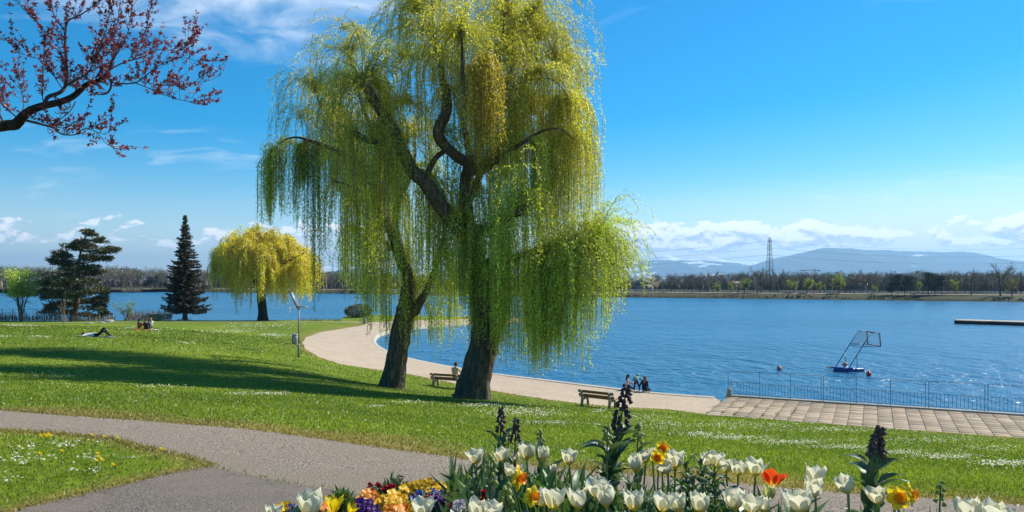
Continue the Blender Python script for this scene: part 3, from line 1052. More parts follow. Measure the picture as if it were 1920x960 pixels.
# pruning scar: raised bark lip with a paler cut face
sc_c = P3(938, 576, D1 - .62) - np.array(base1)
b = MB()
nrm = np.array([0.45, -0.88, 0.1]); nrm /= np.linalg.norm(nrm)
ua = np.cross(nrm, [0, 0, 1]); ua /= np.linalg.norm(ua); ub = np.cross(ua, nrm)
for r_, o_, n_ in ((.62, -.55, 0), (.50, -.15, 0), (.44, .10, 0), (.36, .14, 0), (.28, .04, 0)):
    pass
prof = [(.66, -.70), (.58, -.25), (.47, .06), (.38, .12), (.31, .06), (.27, -.02), (.001, .0)]
MM = np.c_[ua, ub, nrm]
b.lathe(prof, sc_c, 22, (1, 1, 1), MM)
me = b.mesh('pruning_scar', M['bark'], True)
for v in me.vertices:
    q = mnoise.noise_vector(v.co * 3) * .05
    v.co += q
scar = obj('pruning_scar', me, w1)
b = MB()
b.lathe([(.27, .035), (.2, .045), (.001, .04)], sc_c, 16, (.35, .26, .19), MM)
b.build('cut_face', M['twig'], scar)


def src_px(rows, D0, base):
    out = []
    for px, py, do, reach, nb, up, ln, c in rows:
        if py > 380 and D0 < 38 and px < 940: nb = nb * .85
        if py < 200 and up == UPB: ln, reach, nb = ln * .85, reach * 1.2, nb * 1.25
        out.append((P3(px, py, D0 + do) - np.array(base), reach, nb, up, ln, c))
    return out


W1S = [
    (684, 156, -1.2, 2.3, 30, UPB, 5.0, YG), (697, 185, -1.2, 2.2, 14, SIDE, 5.0, YG), (725, 225, -1.1, 1.8, 14, SIDE, 4.6, YG * .95), (752, 275, -1, 1.6, 14, SIDE, 5.2, YG * .9),
    (664, 246, -2, 1.7, 14, UPB, 4.6, YG * .9), (690, 262, -1.7, 1.3, 8, SIDE, 4.5, GR),
    (775, 318, -.9, 1.4, 14, HANG, 6.0, GR), (800, 345, -.8, 1.4, 12, HANG, 6.0, GR), (838, 395, -.5, 1.2, 10, HANG, 5.5, GR),
    (812, 60, .3, 2.1, 24, UPB, 4.4, YG), (818, 100, .2, 1.9, 16, SIDE, 4.8, YG), (834, 165, -.4, 1.6, 14, SIDE, 4.6, YG), (806, -15, .5, 2.2, 20, UPB, 4.0, YG * .95), (780, 20, 1, 1.7, 10, UPB, 4.2, YG),
    (825, 245, -.7, 1.4, 10, SIDE, 5.0, GR), (755, 110, 1.0, 1.6, 12, UPB, 4.5, YG), (770, 190, .5, 1.6, 12, SIDE, 5, YG),
    (940, 95, .2, 2.0, 24, UPB, 4.6, YG), (946, 20, .4, 2.3, 26, UPB, 4.6, YG), (930, 150, 0, 1.6, 16, SIDE, 5.2, YG), (1008, 72, 2.6, 2.1, 24, UPB, 5.4, YG), (1000, 20, 1.4, 2.0, 20, UPB, 5.0, YG), (1040, 110, 1.2, 1.7, 20, UPB, 6.0, YG),
    (908, 105, -3.0, .75, 20, (-.5, .7), 4.2, YL), (898, 125, -3.1, .6, 12, (-.5, .5), 3.6, YL), (866, 60, -3.2, .8, 4, SIDE, 3, YG),
    (866, 60, -3.2, 2.0, 22, UPB, 4.6, YG), 
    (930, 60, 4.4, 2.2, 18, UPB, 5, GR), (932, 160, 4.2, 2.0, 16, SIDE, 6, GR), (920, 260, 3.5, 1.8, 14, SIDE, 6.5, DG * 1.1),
    (996, 200, 2.3, 2.1, 26, UPB, 6.0, YG), (970, 235, 2, 1.5, 12, SIDE, 5.5, GR), (1040, 190, .6, 1.6, 22, SIDE, 6.2, YG), (1065, 185, 0, 1.3, 16, SIDE, 6.2, YG * 1.05), (1050, 245, -1.3, 1.2, 16, HANG, 5.4, YG), (1073, 255, -1.5, .9, 12, HANG, 4.8, YG * 1.02),
    (1000, 260, -1, 1.2, 12, HANG, 5.0, GR * 1.05), (1010, 130, -.8, 1.7, 18, SIDE, 6, YG),
    (983, 392, -2, 1.9, 30, UPB, 7.6, YG * np.array([.9, 1.05, 1])), (950, 410, -1.6, 1.4, 16, SIDE, 7.4, GR * 1.15), (915, 428, -.9, 1.2, 12, HANG, 6.2, GR * 1.1), (1010, 350, 0.5, 1.6, 16, SIDE, 7.4, GR * 1.15),
    (1108, 459, -1.6, 3.2, 90, (-.3, 1.25), 4.4, YG * np.array([.85, 1.05, 1])), (1085, 455, -1.9, 1.7, 26, UPB, 6.2, GR * 1.2), (1060, 455, -2.0, 1.2, 22, HANG, 6.4, GR * 1.15), (1030, 460, -2.0, 1.2, 22, HANG, 6.4, GR * 1.2), (1000, 472, -1.9, 1.2, 24, HANG, 6.4, GR * 1.2), (965, 484, -.9, 1.1, 15, HANG, 5.8, GR * 1.15), (935, 490, -.7, .9, 10, HANG, 4.8, GR),
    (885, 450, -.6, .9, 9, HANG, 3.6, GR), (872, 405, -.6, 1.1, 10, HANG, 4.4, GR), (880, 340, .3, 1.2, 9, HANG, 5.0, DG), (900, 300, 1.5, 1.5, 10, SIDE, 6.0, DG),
    (914, 600, -.7, .8, 10, (-.2, .9), 2.6, GR), (895, 560, -.7, .6, 5, HANG, 2.4, GR),
]
W2S = [
    (602, 271, -1, 1.3, 15, HANG, 4.6, GR * .95), (575, 263, -1, 1.2, 14, HANG, 4.4, GR * .95), (545, 262, -1, 1.0, 11, HANG, 4.0, GR * .95), (518, 276, -1, .6, 10, HANG, 3.9, GR), (500, 296, -1, .4, 8, HANG, 3.4, GR),
    (640, 285, -.9, 1.4, 14, HANG, 5.4, GR), (665, 300, -.8, 1.3, 12, HANG, 6.0, GR), (690, 330, -.6, 1.3, 13, HANG, 6.6, GR), (590, 268, -1.0, .35, 9, HANG, 9.0, DG * 1.1),
    (590, 168, 1.8, 2.0, 20, UPB, 4.6, YG * .9), (603, 197, 1.6, 1.9, 16, SIDE, 4.8, YG * .9), (620, 228, 1, 1.6, 14, SIDE, 5.0, YG * .85), (560, 220, .5, 1.3, 12, UPB, 3.6, YG * .9), (640, 262, 0, 1.4, 10, SIDE, 5.0, GR),
    (655, 100, 2.6, 2.2, 22, UPB, 5.0, YG), (667, 155, 2.4, 2.0, 16, SIDE, 5.4, YG), (682, 205, 2, 1.7, 14, SIDE, 5.6, YG * .9), (702, 255, 1.4, 1.5, 12, SIDE, 6, GR), (640, 55, 2.2, 1.7, 12, UPB, 3.4, YG),
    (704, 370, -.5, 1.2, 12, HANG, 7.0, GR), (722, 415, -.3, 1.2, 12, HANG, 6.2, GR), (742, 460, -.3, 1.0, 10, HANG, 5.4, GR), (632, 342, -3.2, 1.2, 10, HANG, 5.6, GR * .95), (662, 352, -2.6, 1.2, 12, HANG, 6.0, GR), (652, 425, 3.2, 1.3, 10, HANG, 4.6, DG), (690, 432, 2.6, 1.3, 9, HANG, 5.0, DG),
    (780, 250, 1.8, 1.8, 14, UPB, 6.4, YG * .9), (776, 310, 1.4, 1.5, 12, SIDE, 7, GR), (755, 360, .8, 1.3, 12, HANG, 7, GR * .95), (836, 400, 1.2, 1.6, 14, SIDE, 7, GR), (826, 470, .8, 1.3, 12, HANG, 5.6, GR), (806, 525, .5, 1.1, 10, HANG, 4.4, GR * 1.05), (788, 565, .2, .8, 6, HANG, 3.2, GR), (758, 560, -.5, .7, 6, HANG, 3.0, GR),
]


def zfun(D0, tab, base):
    tab = np.array(tab, float)
    def f(p):
        x = p[:, 0] + base[0]; d = p[:, 1] + base[1]
        px = x / d * F + CX
        y = np.interp(px, tab[:, 0], tab[:, 1])
        return CZ - (y - HY) / F * d - base[2]
    return f


zm1 = zfun(D1, [(600, 480), (700, 520), (760, 600), (800, 660), (850, 670), (870, 640), (915, 650), (930, 690), (1000, 700), (1060, 685), (1090, 710), (1130, 660), (1160, 590), (1200, 560)], base1)
zm2 = zfun(D2, [(480, 425), (540, 440), (580, 470), (588, 605), (596, 605), (602, 490), (640, 560), (690, 630), (720, 655), (760, 660), (790, 690), (840, 680), (900, 640)], base2)
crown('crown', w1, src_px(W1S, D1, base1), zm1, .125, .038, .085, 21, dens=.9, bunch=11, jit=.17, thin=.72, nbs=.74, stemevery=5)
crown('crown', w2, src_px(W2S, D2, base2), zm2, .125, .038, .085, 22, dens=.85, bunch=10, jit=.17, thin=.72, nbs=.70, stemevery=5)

# ------------------------------------------------------------------ yellow willow further down the lawn
DY = gp(493, 601)[1]
by = gp(493, 601)
wy = empty('willow_tree', by, 0, 'golden yellow weeping willow with rounded crown at the far lawn edge', 'tree', 'willows on the lawn')
T = limb_pts([(493, 602, 0, 1.0), (493, 590, 0, .78), (491, 570, 0, .70), (489, 545, 0, .66), (487, 528, 0, .5)], DY, 30)
b = MB(); b.tube(T[:, :3] - by, T[:, 3], 16, True, wob=bark_wob(1, .12)); b.build('trunk', M['bark2'], wy, True)
for L in [[(488, 540, 0, .5), (470, 515, -1, .38), (448, 490, -2, .25), (425, 465, -2.5, .12)], [(488, 535, 0, .5), (500, 505, 1, .36), (506, 470, 1.5, .22), (505, 440, 1.5, .1)],
          [(489, 540, 0, .45), (512, 512, -1.5, .34), (540, 490, -2.5, .22), (570, 475, -3, .1)], [(488, 530, 0, .4), (480, 490, 2, .28), (465, 450, 3, .12)], [(489, 530, 0, .4), (520, 500, 3, .28), (560, 470, 4.5, .12)],
          [(488, 530, 0, .35), (478, 500, -3, .25), (470, 475, -5, .1)]]:
    P = limb_pts(L, DY)
    b = MB(); b.tube(P[:, :3] - by, P[:, 3], 8, True); b.build('limb', M['bark2'], wy, True)
ysrc = []
rg = np.random.default_rng(5)
GOLD = np.array([0.88, 0.76, 0.04])
for k in range(150):
    th = rg.uniform(0, 2 * PI); r = math.sqrt(rg.uniform(0, 1))
    x = math.cos(th) * r * 8.3; y = math.sin(th) * r * 7.6
    topz = 15.7 - 5.2 * (r ** 2.2) + rg.normal() * .5 + (0.5 if x < 2 else -.3)
    z = topz - rg.uniform(0, 1) * (4.5 if r < .8 else 2.5)
    ysrc.append((np.array([x + .2, y, z]), 1.5, 8, (-.3, 1.1), rg.uniform(3.5, 7.5) if r > .5 else 3.6, GOLD * rg.uniform(.75, 1.15) * (1 if z > 8 else np.array([.8, .95, 1]))))
crown('crown', wy, ysrc, lambda p: np.full(len(p), 1.1) + .9 * np.sin(p[:, 0] * 1.3 + p[:, 1]), .34, .085, .22, 31, dens=.95, stemr=.02, bunch=4, stemevery=3, stemcol=(.34, .27, .03), jit=.2)


# ------------------------------------------------------------------ dark spruce
bs = gp(347, 599)
DS = bs[1]
Hs = (599 - 405) / F * DS
spz = empty('spruce_tree', bs, 0, 'tall dark narrow spruce at the far lawn edge', 'tree')
b = MB(); b.tube([(0, 0, -.3), (0, 0, .5), (0, 0, 3), (.05, 0, Hs * .6), (.1, 0, Hs - .3)], [.62, .42, .36, .2, .03], 12, col=(.10, .075, .06)); b.build('trunk', M['twig'], spz, True)
b = MB()
rg = np.random.default_rng(3)
z = 1.7
while z < Hs - .15:
    f = z / Hs
    rad = np.interp(f, [0, .1, .22, .45, .7, .85, 1], [2.2, 3.3, 3.35, 2.65, 1.35, .75, .15])
    nb = int(13 - 6 * f)
    th0 = rg.uniform(0, 6.28)
    for k in range(nb):
        th = th0 + k * 2 * PI / nb + rg.normal() * .15
        r = rad * rg.uniform(.45, 1.28)
        zz = z + rg.normal() * .15
        n = max(5, int(r * 9))
        s = np.linspace(.1, 1, n)
        bx = np.c_[np.cos(th) * r * s, np.sin(th) * r * s, zz - .42 * r * s + .36 * r * s ** 2.2]
        b.tube(bx[::max(1, n // 4)], np.linspace(.05, .012, len(bx[::max(1, n // 4)])), 3, False, (.07, .05, .04))
        for q in range(6):
            P = bx + rg.normal(size=(n, 3)) * .05
            Dv = np.c_[np.cos(th + rg.normal(size=n) * .9), np.sin(th + rg.normal(size=n) * .9), rg.normal(size=n) * .35 - .25]
            sh = rg.uniform(.6, 1.3, n)[:, None]
            base = np.array([.05, .068, .034]) if rg.random() < .62 else np.array([.09, .065, .035])
            b.leaves(P, Dv, .5 * (.5 + .5 * (1 - f)) * rg.uniform(.6, 1.2, n), .13, base * sh)
    z += .42 - .16 * f
b.build('crown', M['needle'], spz)

# ------------------------------------------------------------------ wide dark cedar-like conifer with foliage pads
bp_ = gp(137, 602)
DP = bp_[1]
ced = empty('cedar_tree', bp_, 0, 'broad dark conifer with layered foliage pads and open top', 'tree')
tr = np.array([P3(a, b_, DP) for a, b_ in [(136, 604), (139, 590), (143, 570), (146, 545), (146, 520), (148, 495), (152, 470), (158, 450), (165, 438)]]) - bp_
b = MB(); b.tube(catmull(tr, 28), np.linspace(.62, .06, 28), 12, True, (.11, .085, .065)); b.build('trunk', M['twig'], ced, True)
pads = [(168, 438, 15, 7, 0), (152, 452, 14, 6, 1), (185, 452, 12, 6, -.5), (140, 462, 17, 8, -.5), (165, 461, 20, 7, 1), (192, 470, 24, 8, 0), (212, 467, 10, 4, .3), (118, 478, 20, 8, .5), (105, 490, 12, 7, -1), (125, 494, 18, 8, -.6), (170, 484, 24, 8, 1), (200, 484, 12, 6, .8),
        (150, 505, 26, 9, -1), (115, 515, 24, 10, 1), (175, 510, 18, 8, .5), (95, 530, 20, 10, 0), (130, 530, 26, 11, -2), (165, 528, 24, 9, -1.5), (90, 552, 18, 10, .8), (120, 552, 26, 12, -2), (160, 548, 28, 10, -2.2), (190, 545, 14, 8, 0), (188, 562, 18, 8, -.5), (105, 572, 22, 10, -1), (145, 568, 28, 9, 1.8), (178, 578, 18, 8, -1), (92, 583, 14, 7, 0), (195, 588, 10, 5, .4), (180, 594, 10, 4, -.3), (120, 584, 14, 6, 1.4), (160, 590, 12, 5, 1)]
rg = np.random.default_rng(8)
b = MB(); bb = MB()
for px, py, rx, ry, do in pads:
    c = P3(px, py, DP + do * 1.6) - bp_
    rx, ry = rx / F * DP * 1.05, ry / F * DP * .9
    j = np.argmin(np.abs(tr[:, 2] - (c[2] - .5)))
    bb.tube(catmull([tr[j], (tr[j] + c) / 2 + [0, 0, -.12], c], 6), np.linspace(.14, .03, 6), 5, False, (.09, .07, .055))
    n = int(260 + 800 * rx * ry)
    u = rg.normal(size=(n, 3)); u /= np.linalg.norm(u, axis=1)[:, None]
    u *= rg.uniform(.35, 1, n)[:, None] ** .5
    ncl = 9
    cc_ = rg.normal(size=(ncl, 3)) * .5
    P = c + (u * .55 + cc_[rg.integers(0, ncl, n)] * .75) * [rx, rx * .9, ry]
    Dv = np.c_[u[:, 0] * .8, u[:, 1] * .8, np.full(n, .25)] + rg.normal(size=(n, 3)) * .45
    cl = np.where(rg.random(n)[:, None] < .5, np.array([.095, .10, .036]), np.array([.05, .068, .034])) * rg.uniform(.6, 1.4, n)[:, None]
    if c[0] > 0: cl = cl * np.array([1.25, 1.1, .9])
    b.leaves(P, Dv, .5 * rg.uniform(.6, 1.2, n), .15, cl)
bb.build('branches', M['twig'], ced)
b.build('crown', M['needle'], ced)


# ------------------------------------------------------------------ trees of the opposite bank
def bare_tree(seed, H, spread, ntw, twc, leaf=None, nleaf=0, leafc=None, droop=0.0, trc=(.09, .075, .06), cheap=False):
    """returns two builders: wood, foliage/twigs"""
    rg = np.random.default_rng(seed)
    wd, cr = MB(), MB()
    wd.tube([(0, 0, -.3), (0, 0, .5), (rg.normal() * .1, 0, H * .3), (rg.normal() * .2, 0, H * .62), (0, 0, H * .9)], np.array([.032, .024, .019, .012, .003]) * H, 6, True, trc)
    tips = []
    for k in range(15):
        z0 = H * rg.uniform(.2, .7)
        th = rg.uniform(0, 6.28)
        ln = spread * rg.uniform(.55, 1.05) * (1.15 - .45 * abs(z0 / H - .42))
        ph = rg.uniform(.35, .95)
        d = np.array([math.cos(th) * math.cos(ph), math.sin(th) * math.cos(ph), math.sin(ph)])
        a = np.array([0, 0, z0]); c = a + d * ln * .55; e = a + d * ln + np.array([0, 0, H * .06])
        e[2] = min(e[2], H)
        if cheap: wd.leaves(a[None], (e - a)[None], np.linalg.norm(e - a), .016 * H, np.array(trc))
        else: wd.tube([a, c, e], np.array([.011, .007, .002]) * H, 4, False, trc)
        for q in range(7):
            t_ = rg.uniform(.3, 1)
            s = a + (e - a) * t_
            d2 = d + rg.normal(size=3) * .6; d2[2] += .25; d2 /= np.linalg.norm(d2)
            e2 = s + d2 * ln * rg.uniform(.25, .5)
            if cheap: cr.leaves(s[None], (e2 - s)[None], np.linalg.norm(e2 - s), .008 * H, np.array(twc))
            else: cr.tube([s, (s + e2) / 2, e2], np.array([.0045, .003, .001]) * H, 3, False, twc)
            tips.append((s, e2, d2))
    tips.append((np.array([0, 0, H * .6]), np.array([0, 0, H]), np.array([0, 0, 1.0])))
    n = ntw
    ti = rg.integers(0, len(tips), n)
    S0 = np.array([tips[i][0] for i in ti]); E0 = np.array([tips[i][1] for i in ti]); D0_ = np.array([tips[i][2] for i in ti])
    P = S0 + (E0 - S0) * rg.uniform(.2, 1.05, n)[:, None]
    Dv = D0_ + rg.normal(size=(n, 3)) * .75; Dv[:, 2] += .25 - droop
    cr.leaves(P, Dv, H * .085 * rg.uniform(.5, 1.3, n), H * .0055, np.array(twc) * rg.uniform(.7, 1.35, n)[:, None])
    if nleaf:
        ti = rg.integers(0, len(tips), nleaf)
        S0 = np.array([tips[i][0] for i in ti]); E0 = np.array([tips[i][1] for i in ti])
        P = S0 + (E0 - S0) * rg.uniform(.2, 1.1, nleaf)[:, None] + rg.normal(size=(nleaf, 3)) * H * .035
        Dv = rg.normal(size=(nleaf, 3)); Dv[:, 2] -= .2
        cr.leaves(P, Dv, H * leaf * rg.uniform(.6, 1.2, nleaf), H * leaf * .6, np.array(leafc) * rg.uniform(.6, 1.4, nleaf)[:, None])
    return wd, cr


def pine_far(seed, H, n=130):
    rg = np.random.default_rng(seed)
    wd, cr = MB(), MB()
    wd.tube([(0, 0, -.3), (0, 0, H * .3), (.1, 0, H * .95)], [.2, .16, .03], 6, True, (.07, .05, .04))
    for k in range(22):
        z = H * rg.uniform(.26, .97); f = z / H
        r = H * np.interp(f, [.25, .45, .75, 1], [.26, .32, .24, .06]) * rg.uniform(.3, 1)
        th = rg.uniform(0, 6.28)
        c = np.array([math.cos(th) * r, math.sin(th) * r, z])
        u = rg.normal(size=(n, 3)) * [H * .085, H * .085, H * .035]
        cr.leaves(c + u, u + rg.normal(size=(n, 3)) * .3 + [0, 0, .2], H * .06, H * .022, np.array([.028, .045, .028]) * rg.uniform(.5, 1.6, n)[:, None])
    return wd, cr


VAR = {}
TW = [(.22, .165, .125), (.20, .16, .13), (.24, .20, .115), (.19, .16, .12), (.26, .21, .135)]
for i in range(5):
    wd, cr = bare_tree(100 + i, 10.0, 4.2 + .4 * (i % 3), 1500, TW[i])
    VAR['bare%d' % i] = (wd.mesh('trunk', M['twig']), cr.mesh('crown', M['twig']))
for i in range(3):
    wd, cr = bare_tree(140 + i, 8.0, 3.1, 300, (.14, .13, .06), .05, 2600, (.24, .30, .045))
    VAR['green%d' % i] = (wd.mesh('trunk', M['twig']), cr.mesh('crown', M['leaf']))
wd, cr = bare_tree(150, 9.0, 4.0, 900, (.12, .10, .05), .04, 1100, (.20, .19, .05)); VAR['olive'] = (wd.mesh('trunk', M['twig']), cr.mesh('crown', M['leaf']))
wd, cr = bare_tree(160, 9.0, 3.2, 700, (.30, .27, .25), .035, 1000, (.62, .58, .55)); VAR['blossom'] = (wd.mesh('trunk', M['twig']), cr.mesh('crown', M['leaf']))
for i in range(2):
    wd, cr = pine_far(170 + i, 10.0); VAR['pine%d' % i] = (wd.mesh('trunk', M['twig']), cr.mesh('crown', M['needle']))
H0 = {'bare': 10, 'green': 8, 'olive': 9, 'blossom': 9, 'pine': 10}
# (photo column, metres behind waterline, variant, top row, width factor, description)
FT = [
    (1228, 26, 'blossom', 517, 1.0), (1205, 40, 'bare2', 519, 1.0), (1258, 22, 'bare0', 516, 1.0), (1285, 34, 'bare3', 519, 1.1), (1312, 24, 'bare1', 514, 1.1), (1338, 30, 'bare2', 513, 1.0), (1346, 12, 'green0', 531, .9), (1372, 20, 'green1', 528, .9), (1396, 18, 'green2', 523, 1.0),
    (1384, 10, 'bare4', 527, 1.3), (1426, 26, 'bare0', 504, 1.2), (1420, 8, 'bare3', 533, 1.4), (1460, 32, 'bare1', 507, 1.1), (1487, 22, 'green0', 526, 1.1), (1513, 22, 'green1', 521, 1.15), (1537, 24, 'green2', 529, .9), (1500, 45, 'bare2', 512, 1.1), (1552, 40, 'bare4', 513, 1.0),
    (1574, 22, 'green0', 514, .9), (1602, 30, 'bare3', 515, 1.1), (1628, 36, 'bare0', 512, 1.1), (1655, 30, 'bare1', 511, 1.1), (1640, 20, 'green2', 534, .7), (1672, 12, 'pine0', 519, .78), (1684, 15, 'pine1', 515, .78), (1697, 12, 'pine0', 514, .78), (1707, 17, 'pine1', 519, .7),
    (1721, 25, 'green1', 527, .7), (1741, 12, 'pine1', 512, .78), (1753, 15, 'pine0', 513, .78), (1766, 12, 'pine1', 518, .8), (1790, 22, 'green0', 525, .7), (1780, 40, 'bare2', 511, 1.0), (1822, 20, 'bare0', 511, 1.2), (1850, 34, 'bare3', 509, 1.1), (1876, 14, 'bare2', 500, 1.1), (1898, 10, 'olive', 521, 1.1), (1915, 30, 'bare1', 512, 1.1),
    (1142, 24, 'bare3', 518, 1.1), (1110, 30, 'bare1', 517, 1.1), (1170, 34, 'bare0', 520, 1.0), (1060, 30, 'bare4', 515, 1.1),
    (206, 8, 'bare4', 502, 1.1), (228, 5, 'bare2', 506, 1.2), (250, 6, 'bare0', 508, 1.1), (190, 30, 'bare1', 500, 1.0), (276, 30, 'pine0', 517, 1.2), (292, 34, 'pine1', 518, 1.2), (310, 26, 'bare3', 515, 1.0), (620, 26, 'bare4', 513, 1.1), (650, 22, 'bare1', 515, 1.2), (690, 28, 'bare0', 514, 1.2), (390, 24, 'bare2', 512, 1.2), (605, 40, 'bare3', 508, 1.1), (20, 30, 'bare1', 503, 1.0), (55, 26, 'bare3', 502, 1.1),
]
DESC = {'bare': 'leafless brown tree', 'green': 'fresh light green tree', 'olive': 'olive green budding tree', 'blossom': 'pale blossoming tree', 'pine': 'dark umbrella-shaped pine'}
cnt = {}
for px, off, var, top, wf in sorted(FT, key=lambda r: r[0]):
    kd = ''.join(ch for ch in var if not ch.isdigit())
    q = far_pt(px, off)
    gz = float(np.interp(off, [0, 3, 9, 22, 60], [.2, .8, 1.5, 1.9, 2.0]))
    ht = CZ + (HY - top) / F * q[1] - gz
    s = ht / H0[kd]
    cnt[kd] = cnt.get(kd, 0) + 1
    where = 'on far bank left of willows' if px < 720 else 'on far bank right of willows'
    side = 'L' if px < 720 else 'R'
    cnt[kd + side] = cnt.get(kd + side, 0) + 1
    k = cnt[kd + side] - 1
    nm = {'bare': 'bare_tree', 'green': 'leafing_tree', 'olive': 'leafing_tree', 'blossom': 'blossom_tree', 'pine': 'pine_tree'}[kd]
    od = ORD[k] if k < len(ORD) else ORD[k - 20] + ' after the twentieth'
    lab = ('%s %s' % (DESC[kd], where)) if kd in ('olive', 'blossom') else '%s %s, %s from the left' % (DESC[kd], where, od)
    t_ = empty(nm, (q[0], q[1], gz), random.uniform(0, 6.28), lab, 'tree', 'trees along the far bank')
    a_ = obj('trunk', VAR[var][0], t_); c_ = obj('crown', VAR[var][1], t_)
    t_.scale = (s * wf, s * wf, s)

# the wood behind them: one mass
mbw = MB()
wvars = [bare_tree(200 + i, 10.0, 4.6, 330, TW[i], cheap=True) for i in range(5)]
wg = bare_tree(210, 9.0, 3.6, 100, (.14, .13, .06), .06, 380, (.17, .20, .045), cheap=True)
wp = pine_far(211, 10.0, 30)
rg = np.random.default_rng(77)
for px in np.r_[np.arange(-900, -60, 15), np.arange(-60, 1990, 5.6), np.arange(1990, 2700, 15)]:
    for layer in range(2):
        x = px + rg.normal() * 4
        off = rg.uniform(48, 75) + layer * rg.uniform(20, 60)
        q = far_pt(x, off)
        base_top = np.interp(x, [0, 100, 200, 330, 600, 720, 1000, 1160, 1400, 1500, 1700, 1920], [501, 502, 503, 505, 508, 513, 513, 518, 512, 512, 512, 512])
        top = base_top + rg.normal() * 2.6 + (2 if layer == 0 else 0)
        ht = max(CZ + (HY - top) / F * q[1] - 2.0, 5)
        u = rg.random()
        wd, cr = wvars[rg.integers(0, 5)] if u < .76 else (wp if u < .80 else wg)
        for part in (wd, cr):
            V = np.concatenate(part.v) * [ht / 10 * 1.1, ht / 10 * 1.1, ht / 10]
            V = V @ rotz(rg.uniform(0, 6.28)).T + [q[0], q[1], 2.0]
            mbw.add(V, np.concatenate(part.f3) if part.f3 else None, np.concatenate(part.f4) if part.f4 else None, np.concatenate(part.c) * rg.uniform(.8, 1.2))
nu_ = 9000
pxu = rg.uniform(-60, 1990, nu_)
qu = np.array([far_pt(x, 44 + 40 * (i % 7) / 7) for i, x in enumerate(pxu)])
hu = rg.uniform(1.5, 5.5, nu_) * np.interp(pxu, [0, 600, 1160], [1.5, 1.3, 1.0])
mbw.leaves(np.c_[qu, np.full(nu_, 1.8)] + rg.normal(size=(nu_, 3)) * [2, 2, .3], np.c_[rg.normal(size=nu_) * .25, rg.normal(size=nu_) * .25, np.ones(nu_)], hu, hu * .22, np.array(TW)[rg.integers(0, 5, nu_)] * rg.uniform(.5, 1.1, nu_)[:, None])
tag(mbw.build('far_wood', M['twig']), 'brown leafless wood behind the far bank', 'wood', kind='stuff')
# scrub along the far waterline
mbs = MB()
n = 5200
ii = rg.integers(2, len(FSL) - 2, n)
c = FSL[ii, 0] / np.maximum(FSL[ii, 1], 1) * F + CX
ok = (FSL[ii, 1] > 50) & (c > -100) & (c < 2050)
ii = ii[ok]; n = len(ii)
tt = rg.random(n)[:, None]
P2 = FSL[ii] * (1 - tt) + FSL[ii + 1] * tt + fn[ii] * (rg.random(n) ** 1.5 * 6 + .2)[:, None]
dens_ = np.array([mnoise.noise(Vector((p[0] * .03, p[1] * .03, 2))) for p in P2])
hgt = np.clip(.8 + 3.4 * dens_ + rg.normal(size=n) * .4, .3, 4.2)
for k in range(3):
    mbs.leaves(np.c_[P2, np.full(n, .3)] + rg.normal(size=(n, 3)) * [.6, .6, .05], np.c_[rg.normal(size=n) * .35, rg.normal(size=n) * .35, np.ones(n)], hgt * rg.uniform(.6, 1.2, n), .5, np.where(dens_[:, None] > .1, [.10, .085, .055], [.18, .125, .065]) * rg.uniform(.6, 1.3, n)[:, None])
tag(mbs.build('bank_scrub', M['twig']), 'dry scrub along the far waterline', 'scrub', kind='stuff')
# ------------------------------------------------------------------ benches
def make_bench():
    """park bench; local x along the length, +y towards the sitter's front"""
    t = empty('park_bench')
    Lb = 2.05
    for sx in (-1, 1):
        b = MB()
        x = sx * .80
        prof = [(-.30, .0), (-.20, .0), (-.13, .33), (.26, .37), (.30, .0), (.40, .0), (.38, .45), (-.12, .42), (-.24, .84), (-.34, .82), (-.24, .42)]
        n = len(prof)
        V = [(x - .05, y, z) for y, z in prof] + [(x + .05, y, z) for y, z in prof]
        q = [(i, (i + 1) % n, n + (i + 1) % n, n + i) for i in range(n)]
        f3 = []
        bm_tri = [(0, 1, 2), (0, 2, 10), (10, 2, 7), (2, 3, 7), (3, 6, 7), (3, 4, 5), (3, 5, 6), (10, 7, 8), (10, 8, 9)]
        for a_, b_, c_ in bm_tri:
            f3 += [(a_, c_, b_), (n + a_, n + b_, n + c_)]
        b.add(V, f3, q)
        b.build('leg', M['bin'], t)
    for k, y in enumerate((-.03, .13, .29)):
        b = MB(); b.box((0, y, .475), (Lb, .135, .05), None, bev=.012); b.build('seat_slat', M['wood'], t)
    for k, (y, z) in enumerate(((-.155, .585), (-.215, .775))):
        b = MB(); b.box((0, y, z), (Lb, .045, .15), rotx(.28), bev=.012); b.build('back_slat', M['wood'], t)
    return t


bench = make_bench()
pb = gp(1121, 764)
bench.location = pb; bench.rotation_euler = (0, 0, math.atan2(-.62, .78))
tag(bench, 'empty brown wooden bench at lawn edge near the terrace', 'bench', 'benches facing the lake')
bench2 = copy_tree(bench)
pb2 = gp(838, 727)
bench2.location = pb2; bench2.rotation_euler = (0, 0, math.atan2(-.42, .90))
tag(bench2, 'brown wooden bench beside the larger willow trunk with a person sitting on it', 'bench', 'benches facing the lake')


